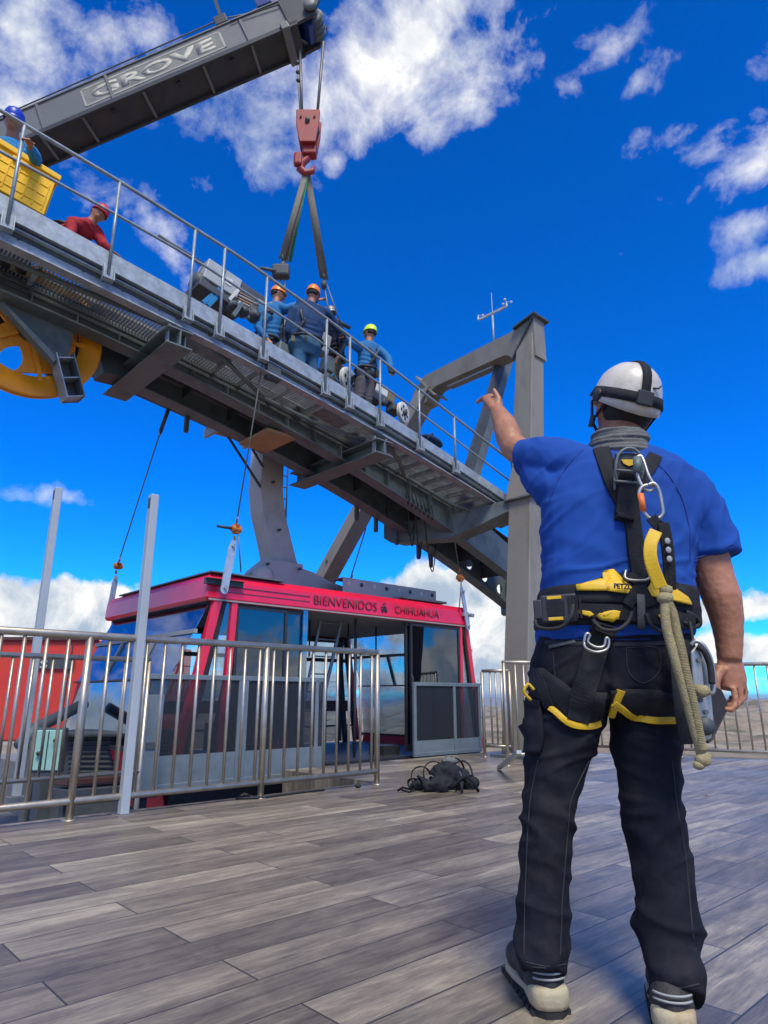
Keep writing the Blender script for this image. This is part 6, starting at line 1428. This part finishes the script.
# waist belt: padded band round the shirt
def belt_ring(rows, name, m_, n=64):
    mb = MB(); stack(mb, rows, n); return mb
bm_ = belt_ring([(630, 537, 694, 2.02, .164, .0), (627, 535, 696, 2.02, .170, .0), (608, 537, 694, 2.02, .167, .0), (594, 539, 693, 2.02, .161, .0), (590, 541, 691, 2.02, .152, .0)], 'belt', 'harness')
me_belt = fuse(bm_, .006, 3, [(at(620, 605, 1.85), (1, 0, 0), (0, 0, 1), .5, .012, .003, 0)], .0015, 14)
# the upper edge climbs to the small of the back
skin_obj('waist_belt', me_belt.copy(), 'harness', man)
BV2 = bvh_of([me_shirt, me_tr, me_belt, me_g])
patch([(562, 596), (590, 583), (612, 574), (640, 572), (664, 576), (688, 592), (692, 606), (660, 604), (620, 603), (566, 604)], 'belt_pad', 'harness', .004, .008, BV2)
strap([(543, 612), (580, 611), (620, 613), (655, 617), (692, 622)], .042, 'belt_webbing', lift=.008, th=.004, bv=BV2)
bv3 = BV2
patch([(577, 587), (600, 583), (607, 571), (613, 571), (634, 593), (632, 596), (606, 592), (578, 592)], 'yellow_panel', 'harness_yellow', .014, .004, bv3)
patch([(578, 610), (590, 612), (594, 616), (590, 618), (578, 614)], 'yellow_panel', 'harness_yellow', .017, .003, bv3)
patch([(595, 616), (606, 618), (613, 611), (619, 612), (617, 619), (611, 621), (599, 620)], 'yellow_panel', 'harness_yellow', .017, .003, bv3)
patch([(645, 590), (654, 580), (662, 583), (684, 598), (688, 606), (660, 600), (646, 597)], 'yellow_panel', 'harness_yellow', .014, .004, bv3)
patch([(655, 616), (662, 615), (668, 622), (662, 626)], 'yellow_panel', 'harness_yellow', .017, .003, bv3)
c_, n_ = hit(619, 588, bv3); n_ = V((-.05, -1, .0)).normalized(); xd_ = V((1, -.03, -.07)).normalized(); xd_ = (xd_-n_*xd_.dot(n_)).normalized(); zd_ = -n_.cross(xd_).normalized(); zd_ = zd_ if zd_.z > 0 else -zd_
me_ = text_mesh('PETZL', 1, .03); xs_ = [v.co.x for v in me_.vertices]; ys_ = [v.co.y for v in me_.vertices]
fy_ = min((hit(x_, y_, bv3)[0].y for x_ in (610, 615, 620, 626) for y_ in (585, 591)))-.026
for v in me_.vertices: v.co = V((c_.x, fy_, c_.z))+xd_*(((v.co.x-min(xs_))/(max(xs_)-min(xs_))-.5)*.046)+zd_*(((v.co.y-min(ys_))/(max(ys_)-min(ys_))-.5)*.015)-root_pos(man)
o_ = link('lettering', me_, 'black', man); so_ = o_.modifiers.new('s', 'SOLIDIFY'); so_.thickness = .004; so_.offset = 0
patch([(634.5, 596), (642, 597), (642.5, 629), (635, 629)], 'grey_tab', 'gaiter', .019, .003, bv3)
# side buckle
c, nrm_ = hit(560, 610, BV2); sx = V((.95, .1, 0)).normalized(); nB = V((-.35, -.93, .05)).normalized(); sx = sx-nB*sx.dot(nB); sx.normalize(); sz_ = sx.cross(nB)
c = c+nB*.022
bk = MB().box(c, sx*.050, nB*.012, sz_*.040).build('side_buckle', 'black', man, bevel=.006)
MB().box(c-sx*.058+nB*.002, sx*.012, nB*.010, sz_*.028).build('release_tab', 'black', bk, bevel=.004)
for s in (-1, 1):
    MB().box(c+sz_*s*.030+nB*.013-sx*.01, sx*.020, nB*.002, sz_*.0045).build('yellow_catch', 'harness_yellow', bk, bevel=.001)
for k_ in range(4): MB().box(c+sx*(.030+.010*k_)+nB*.013, sx*.003, nB*.002, sz_*.032).build('grip_ridge', 'harness', bk)
MB().box(c+nB*.013-sx*.008, sx*.024, nB*.001, sz_*.020).build('buckle_plate', 'harness', bk)
def loop(l, r=.0055, name='gear_loop', m_='rubber', root=man, dY=0): return MB().tube([at(*p_) for p_ in smooth3(l)], r, 8).build(name, m_, root, True)
def smooth3(l, k_=4):
    out = []
    n_ = len(l)
    for i_ in range(n_-1):
        p0_, p1_, p2_, p3_ = (np.array(l[max(i_-1, 0)], float), np.array(l[i_], float), np.array(l[i_+1], float), np.array(l[min(i_+2, n_-1)], float))
        for j_ in range(k_):
            t_ = j_/k_; out.append(tuple(.5*((2*p1_)+(-p0_+p2_)*t_+(2*p0_-5*p1_+4*p2_-p3_)*t_*t_+(-p0_+3*p1_-3*p2_+p3_)*t_**3)))
    out.append(tuple(l[-1])); return out
loop([(541, 612, 1.93), (535.5, 621, 1.90), (538, 627, 1.88), (550, 629, 1.85), (563, 626, 1.83), (571, 616, 1.82), (573, 605, 1.83)])
loop([(593, 620, 1.84), (602, 629, 1.82), (617, 630, 1.815), (628, 622, 1.82), (632, 612, 1.83)]); loop([(646, 614, 1.83), (652, 626, 1.82), (664, 632, 1.82), (676, 628, 1.83)])
loop([(686, 612, 1.87), (694, 616, 1.88), (699, 623, 1.9), (692, 628, 1.88), (684, 622, 1.86)], .006)
# back straps
strap([(600, 446), (604, 458), (609, 472), (615, 488), (624, 504)], .050, 'shoulder_strap', bv=BV2); strap([(655, 456), (650, 466), (643, 476), (636, 488), (630, 502)], .042, 'shoulder_strap', bv=BV2)
patch([(612, 462), (622, 456), (640, 458), (646, 470), (640, 492), (626, 505), (615, 488)], 'dorsal_pad', 'harness', .010, .006, BV2)
strap([(629, 500), (633, 530), (636, 560), (638, 580)], .046, 'back_strap', lift=.008, bv=BV2)
strap([(627, 476), (625, 495), (623, 517)], .052, 'back_strap', lift=.018, bv=BV2)
strap([(614, 518), (632, 522)], .014, 'keeper', lift=.026, bv=BV2)
strap([(628, 574), (640, 590), (648, 606)], .03, 'back_strap', lift=.014, bv=BV2); strap([(648, 574), (636, 590), (626, 606)], .03, 'back_strap', lift=.013, bv=BV2)
loop([(626, 570, 1.85), (625, 577, 1.842), (631, 580, 1.838), (645, 580, 1.838), (650, 576, 1.842), (649, 570, 1.85)], .0035, 'steel_ring', 'alu')
# dorsal ring, carabiners, absorber
YD = 1.845
dp = at(629, 462, YD); dr = MB().box(dp, XX*.040, YY*.006, UZ*.028).build('dorsal_plate', 'black', man, bevel=.005)
MB().prism([dp-YY*.008+XX*(-.026)+UZ*.004, dp-YY*.008+XX*.018+UZ*.004, dp-YY*.008+XX*.010-UZ*.012, dp-YY*.008-XX*.006-UZ*.016, dp-YY*.008-XX*.020-UZ*.008], -YY*.003).build('orange_mark', 'harness_yellow', dr)
loop([(617, 482, YD), (615.5, 470, YD-.01), (618, 456, YD-.012), (625, 449, YD-.014), (634, 449, YD-.014), (641, 457, YD-.012), (643, 470, YD-.01), (641, 480, YD)], .0042, 'dorsal_ring', 'steel_grey')
loop([(616, 470, YD-.012), (642, 472, YD-.014)], .004, 'dorsal_bar', 'steel_grey'); loop([(614.5, 490, YD), (614.5, 470, YD-.004)], .0035, 'buckle_bar', 'steel_grey'); loop([(614, 481, YD-.01), (640, 483, YD-.012)], .004, 'buckle_bar', 'steel_grey')
hkk = MB().tube([at(*p_) for p_ in smooth3([(637, 457, 1.81), (635, 463, 1.80), (637, 472, 1.795), (640, 482, 1.79), (646, 490, 1.785), (652, 490, 1.785), (653, 484, 1.785), (648, 474, 1.79), (644, 462, 1.80), (641, 456, 1.81), (637, 457, 1.81)], 4)], .0048, 8).build('snap_hook', 'alu', man, True)
MB().tube([at(637.5, 458, 1.798), at(637, 472, 1.79)], [.013, .011], 12).build('gate_barrel', 'steel_grey', hkk, True)
cb2 = MB().tube([at(*p_) for p_ in smooth3([(648, 485, 1.778), (654, 483.5, 1.775), (659, 490, 1.772), (662, 505, 1.77), (662.5, 514, 1.77), (656, 519.5, 1.772), (648, 517, 1.775), (642.5, 508, 1.778), (639, 494, 1.78), (642, 487, 1.78), (648, 485, 1.778)], 4)], .0052, 8).build('carabiner', 'alu', man, True)
MB().tube([at(640.5, 494, 1.776), at(643.5, 511, 1.774)], .0085, 12).build('gate_sleeve', 'orange_sleeve', cb2, True)
def ribbon(l, w, th, name, m_, root=man, side=None, k_=5):
    pl = [at(*p_) for p_ in smooth3(l, k_)]; mb = MB(); n_ = len(pl)
    for i_ in range(n_):
        d_ = (pl[min(i_+1, n_-1)]-pl[max(i_-1, 0)]).normalized(); vd = (pl[i_]-EYEP).normalized(); nn2 = side if side is not None else -vd; s_ = d_.cross(nn2).normalized(); nn2 = s_.cross(d_)
        ww = w(i_/(n_-1)) if callable(w) else w
        mb.v += [pl[i_]-s_*ww/2-nn2*th/2, pl[i_]+s_*ww/2-nn2*th/2, pl[i_]+s_*ww/2+nn2*th/2, pl[i_]-s_*ww/2+nn2*th/2]
    for i_ in range(n_-1):
        for q_ in range(4): mb.f.append((i_*4+q_, i_*4+(q_+1) % 4, i_*4+4+(q_+1) % 4, i_*4+4+q_))
    mb.f += [(0, 3, 2, 1), tuple((n_-1)*4+q_ for q_ in range(4))]; return mb.build(name, m_, root, bevel=min(.003, th*.3))
SD = V((-.3, -.95, 0)).normalized()
ab_ = ribbon([(663, 524, 1.765), (667, 545, 1.76), (669, 565, 1.76), (670, 590, 1.77)], .030, .030, 'absorber_pouch', 'harness', side=SD)
ribbon([(656, 531, 1.748), (650.5, 545, 1.742), (651.5, 563, 1.742), (661, 588, 1.75)], .034, .010, 'yellow_cover', 'harness_yellow', ab_, side=SD)
for q_ in ((652.5, 548, 661, 546), (654, 570, 663, 566)): pass
for k_ in range(3): MB().ell(at(667.5+k_, 541+9*k_, 1.738), XX*.008, YY*.003, UZ*.009, 10, 6).build('print_mark', 'cabin_ceiling', ab_, True)
ribbon([(651, 517, 1.765), (657, 524, 1.762), (662, 527, 1.765)], .030, .006, 'sling_tail', 'harness', ab_, side=SD)
# khaki rope lanyard with knots, two strands
ky = MB().tube([at(*p_) for p_ in smooth3([(664, 590, 1.765), (665, 600, 1.755), (665, 612, 1.75), (667, 630, 1.748), (674, 655, 1.745), (684, 690, 1.745), (692, 720, 1.75), (699, 745, 1.755), (702, 757, 1.76)], 8)], .0125, 10)
for _ in (0,): ky = ky.build('lanyard_rope', 'khaki_rope', man, True)
sp2 = MB(); pl = [at(*p_) for p_ in smooth3([(664, 596, 1.755), (672, 612, 1.752), (676, 630, 1.75), (681, 650, 1.742), (686, 675, 1.74), (692, 700, 1.742), (697, 725, 1.748), (702, 750, 1.752)], 8)]
sp2.tube(pl, .0115, 10).build('lanyard_rope', 'khaki_rope', man, True)
rib_ = MB()
for i_ in range(0, len(pl)-1):
    for q_ in range(2): p_ = pl[i_].lerp(pl[i_+1], q_/2); rib_.ring(p_, (pl[i_+1]-pl[i_]).normalized()+UZ*.0, .0118, .0016, 12, 5)
rib_.build('rope_twist_pattern', 'khaki_rope', man, True)
for (x, y, r_) in ((665, 598, .022), (666, 590, .018), (703, 760, .020), (699, 765, .015), (706, 757, .014)): MB().ell(at(x, y, 1.752), XX*r_, YY*r_*.8, UZ*r_*.8, 14, 8).build('knot', 'khaki_rope', man, True)
ribbon([(660, 588, 1.752), (672, 590, 1.75)], .018, .004, 'rope_clamp', 'harness_yellow', side=SD)
# thigh strap with silver buckle, yellow leg loop edges, long hanging strap
strap([(607, 624), (601, 634), (597, 644), (590, 668), (582, 694), (576, 722)], .062, 'thigh_strap', lift=.012, th=.004, bv=BV2)
strap([(604, 622), (600, 634)], .06, 'thigh_strap', lift=.020, th=.004, bv=BV2)
loop([(584, 642, 1.825), (586, 634, 1.825), (590, 635, 1.825), (588, 642, 1.825), (596, 647, 1.82), (604, 646, 1.82), (606, 638, 1.82), (609, 640, 1.82), (607, 649, 1.818), (596, 652, 1.818), (586, 648, 1.82), (584, 642, 1.825)], .0036, 'strap_buckle', 'alu')
strap([(551, 708), (560, 717), (573, 726), (588, 727), (600, 722)], .017, 'leg_loop_trim', 'harness_yellow', lift=.012, th=.003, bv=BV2)
patch([(524, 668), (545, 668), (575, 690), (604, 692), (602, 720), (588, 724), (572, 723), (548, 704), (530, 690)], 'leg_loop', 'harness', .008, .008, BV2)
patch([(612, 690), (640, 688), (676, 694), (678, 720), (650, 719), (630, 712), (612, 704)], 'leg_loop', 'harness', .008, .008, BV2)
strap([(620, 690), (615, 700), (612, 712)], .018, 'leg_loop_trim', 'harness_yellow', lift=.013, th=.003, bv=BV2); strap([(613, 701), (628, 712), (648, 721), (677, 719)], .019, 'leg_loop_trim', 'harness_yellow', lift=.014, th=.003, bv=BV2)
ribbon([(678, 640, 1.84), (682, 670, 1.82), (686, 710, 1.80), (692, 744, 1.80)], .058, .006, 'hanging_strap', 'harness', side=V((-.2, -1, 0)))
# pockets
patch([(524, 700), (543, 706), (545, 740), (541, 755), (523, 752)], 'cargo_pocket', 'trousers', .010, .014, BV2); strap([(524, 700), (543, 706)], .03, 'pocket_flap', 'trousers', .018, .004, BV2)
patch([(549, 646), (575, 640), (576, 643), (550, 649)], 'pocket_trim', 'gaiter', .004, .002, BV2)
loop([(531, 700, 1.88), (524, 692, 1.87), (528, 684, 1.87), (534, 690, 1.87)], .004, 'pocket_cord', 'harness_yellow')
strap([(539, 672), (545, 690), (551, 708)], .03, 'leg_loop_strap', 'harness', .010, .004, BV2)
# seams, hems and stitched pocket edges
M['seam'] = mat('dark_seam', (.02, .021, .027), .8, 0, .2, 40); M['shirt_seam'] = mat('blue_seam', (.010, .035, .22), .9, 0, .1, 40)
def seam(l, w=.0035, m_='seam', lift=.0012, bv=BV2, name='stitching'): return strap(l, w, name, m_, lift, .0008, bv)
seam([(553, 652), (554, 668), (557, 690)]); seam([(626, 648), (660, 646), (661, 672), (644, 686), (627, 674), (626, 648)]); seam([(538, 760), (530, 800), (527, 850), (525, 900), (524, 955)]); seam([(672, 760), (676, 800), (686, 860), (690, 905), (693, 940)]); seam([(589, 760), (570, 800), (566, 850), (562, 900), (560, 955)]); seam([(546, 968), (520, 966)]); seam([(526, 962), (545, 967), (566, 964)]); seam([(655, 984), (676, 989), (699, 984)])
seam([(545, 642), (600, 645), (650, 644), (686, 641)], .012, 'seam', .002)
for yo in (0, ): seam([(694, 561), (705, 558), (720, 553), (734, 547)], .003, 'shirt_seam'); seam([(695, 558), (706, 555), (720, 550), (733, 544)], .003, 'shirt_seam')
seam([(522, 441), (519, 450), (519, 462), (521, 474)], .003, 'shirt_seam'); seam([(538, 636), (560, 639), (600, 640), (650, 639)], .003, 'shirt_seam')
seam([(655, 462), (670, 476), (683, 500), (690, 530), (690, 560)], .0035, 'shirt_seam'); seam([(583, 450), (568, 464), (556, 484), (548, 504)], .0035, 'shirt_seam')
# descender and the black flap in the right hand
dv = thing('rope_descender', at(700, 690, 1.80), 'shiny metal rope descender with a black flap, hanging in the right hand of the man', 'descender')
MB().prism([at(x, y, 1.79) for x, y in ((691, 652), (697, 645), (702, 655), (705, 690), (711, 715), (712, 735), (705, 742), (697, 738), (693, 715), (694, 690))], YY*.012).build('side_plate', 'alu', dv, bevel=.003)
MB().prism([at(x, y, 1.815) for x, y in ((694, 650), (702, 646), (707, 660), (711, 690), (714, 720), (712, 738), (702, 744), (698, 720))], YY*.012).build('side_plate', 'alu', dv, bevel=.003)
MB().tube([at(*p_) for p_ in smooth3([(691, 645, 1.80), (696, 641, 1.795), (704, 646, 1.79), (711, 660, 1.79), (714, 680, 1.79), (713, 692, 1.79), (709, 692, 1.79)], 5)], [.006]*31, 8).build('handle_frame', 'alu', dv, True)
MB().tube([at(*p_) for p_ in smooth3([(697, 646, 1.785), (704, 651, 1.78), (710, 665, 1.78), (712, 684, 1.78)], 5)], .0085, 10).build('handle_grip', 'rubber', dv, True)
MB().lathe([(.02, -.016), (.024, 0), (.02, .016)], at(705, 726, 1.79), YY, 20).build('cam_wheel', 'steel_dark', dv, True)
for (x, y) in ((699, 660), (700, 700), (706, 712)): MB().lathe([(.006, 0), (.006, .005)], at(x, y, 1.787), -YY, 12).build('rivet_head', 'steel_grey', dv)
MB().tube([at(694, 688, 1.775), at(702, 692, 1.765), at(708, 690, 1.765)], [.013, .017, .013], 12).build('stopper_knob', 'khaki_rope', dv, True)
loop([(690, 622, 1.86), (692, 634, 1.84), (694, 646, 1.81)], .004, 'cord', 'rubber', dv)
MB().prism([at(x, y, Y) for x, y, Y in ((709, 682, 1.93), (722, 690, 1.955), (728, 702, 1.955), (727, 712, 1.95), (713, 741, 1.90), (708, 744, 1.90), (706, 715, 1.90))], YY*.014).build('black_flap', 'rubber', dv, bevel=.003)
# trailing thin cords under the rail
# ------------------------------------------------------------------ things on the deck
hp_ = onz(442, 790, 0); hh_ = thing('harness_heap', hp_, 'black climbing harness with loops and buckles heaped on the tiles near the gate', 'harness')
random.seed(21)
def hz_(x, y, z=.0, dY=0): p_ = onz(x, y, 0); return V((p_.x, p_.y+dY, z))
hb2 = MB()
for (x, y, rx, ry, rz) in ((425, 789, .11, .07, .05), (447, 789, .17, .10, .13), (455, 788, .13, .09, .11), (468, 789, .09, .06, .07), (416, 790, .07, .05, .045), (438, 792, .13, .06, .07)):
    hb2.ell(hz_(x, y, rz*.7), XX*rx, YY*ry, UZ*rz, 14, 8)
me_h = fuse(hb2, .010, 2, None, .022, 14); skin_obj('padding', me_h, 'harness', hh_)
def lp(cx, cy, rx, rz, tilt, w=.022, zc=None, m_='harness', nm='webbing_loop'):
    c_ = hz_(cx, cy, zc if zc is not None else rz); ax_ = V((math.cos(tilt), math.sin(tilt), 0)); mb = MB()
    mb.tube([c_+ax_*(rx*math.cos(t_))+UZ*(rz*math.sin(t_))+YY*.02*math.sin(3*t_) for t_ in arange(0, 2*math.pi, 26)], w, 8, caps=False, flat=.25, ref=ax_.cross(UZ)); return mb.build(nm, m_, hh_, True)
lp(421, 787, .085, .085, .1); lp(434, 785, .10, .10, .3, .02, .10); lp(463, 786, .09, .10, -.5, .018, .11); lp(452, 786, .12, .12, .2, .02, .12); lp(470, 789, .06, .05, .8, .015, .06); lp(413, 789, .05, .04, .5, .016, .045)
for k_ in range(16):
    x = random.uniform(412, 474); y = random.uniform(786, 794); p_ = hz_(x, y, .03); q_ = p_+V((random.uniform(-.12, .12), random.uniform(-.05, .05), random.uniform(.02, .10) if 425 < x < 468 else .0)); r_ = q_+V((random.uniform(-.1, .1), random.uniform(-.04, .02), -q_.z+.012))
    MB().tube([p_, (p_+q_)/2+UZ*.03, q_, (q_+r_)/2+UZ*.02, r_], .013, 8, flat=.3).build('webbing', 'harness', hh_, True)
for (x, y, z) in ((447, 788, .235), (452, 788, .24), (431, 790, .09), (459, 790, .12), (442, 790, .12)): MB().ring(hz_(x, y, z), V((.3, -1, .2)), .024, .006, 16, 6).build('metal_ring', 'steel_grey', hh_, True)
MB().ell(hz_(450, 788, .22), XX*.07, YY*.05, UZ*.035, 14, 8).build('grey_pad', 'gaiter', hh_, True)
MB().tube([hz_(402, 791, .008), hz_(409, 793, .008), hz_(417, 791, .02)], .008, 6).build('webbing', 'harness', hh_, True)
br_l = []
def bit(name, pts_, r, lab, m_='black', cat='debris'):
    t_ = thing(name, pts_[0], lab, cat); MB().tube(pts_, r, 8).build('piece', m_, t_, True)
st = thing('thin_rod', hz_(282, 797, 0), 'thin dark rod lying on the tiles by the middle post of the long railing', 'rod')
MB().tube([hz_(237, 800, .01), hz_(262, 799, .012), hz_(297, 794, .01), hz_(324, 791, .01)], .009, 8).build('shaft', 'rubber', st, True)
MB().tube([hz_(237, 800, .012), hz_(244, 797, .02), hz_(252, 799, .012)], .014, 8).build('head', 'rubber', st, True)
pb = thing('pebble', hz_(358, 788), 'tiny dark pebble alone on the tiles right of the long railing end', 'pebble'); MB().ell(hz_(358, 788, .018), XX*.028, YY*.022, UZ*.018, 10, 6).build('stone', 'rubber', pb, True)
pb = thing('fallen_leaf', hz_(705, 797), 'small dark curled leaf on the tiles right of the man', 'leaf')
p_ = hz_(703, 797, .004); MB().prism([p_, p_+V((.02, -.012, .012)), p_+V((.055, -.008, .003)), p_+V((.03, .012, .006))], UZ*.002).build('blade', 'wood', pb)
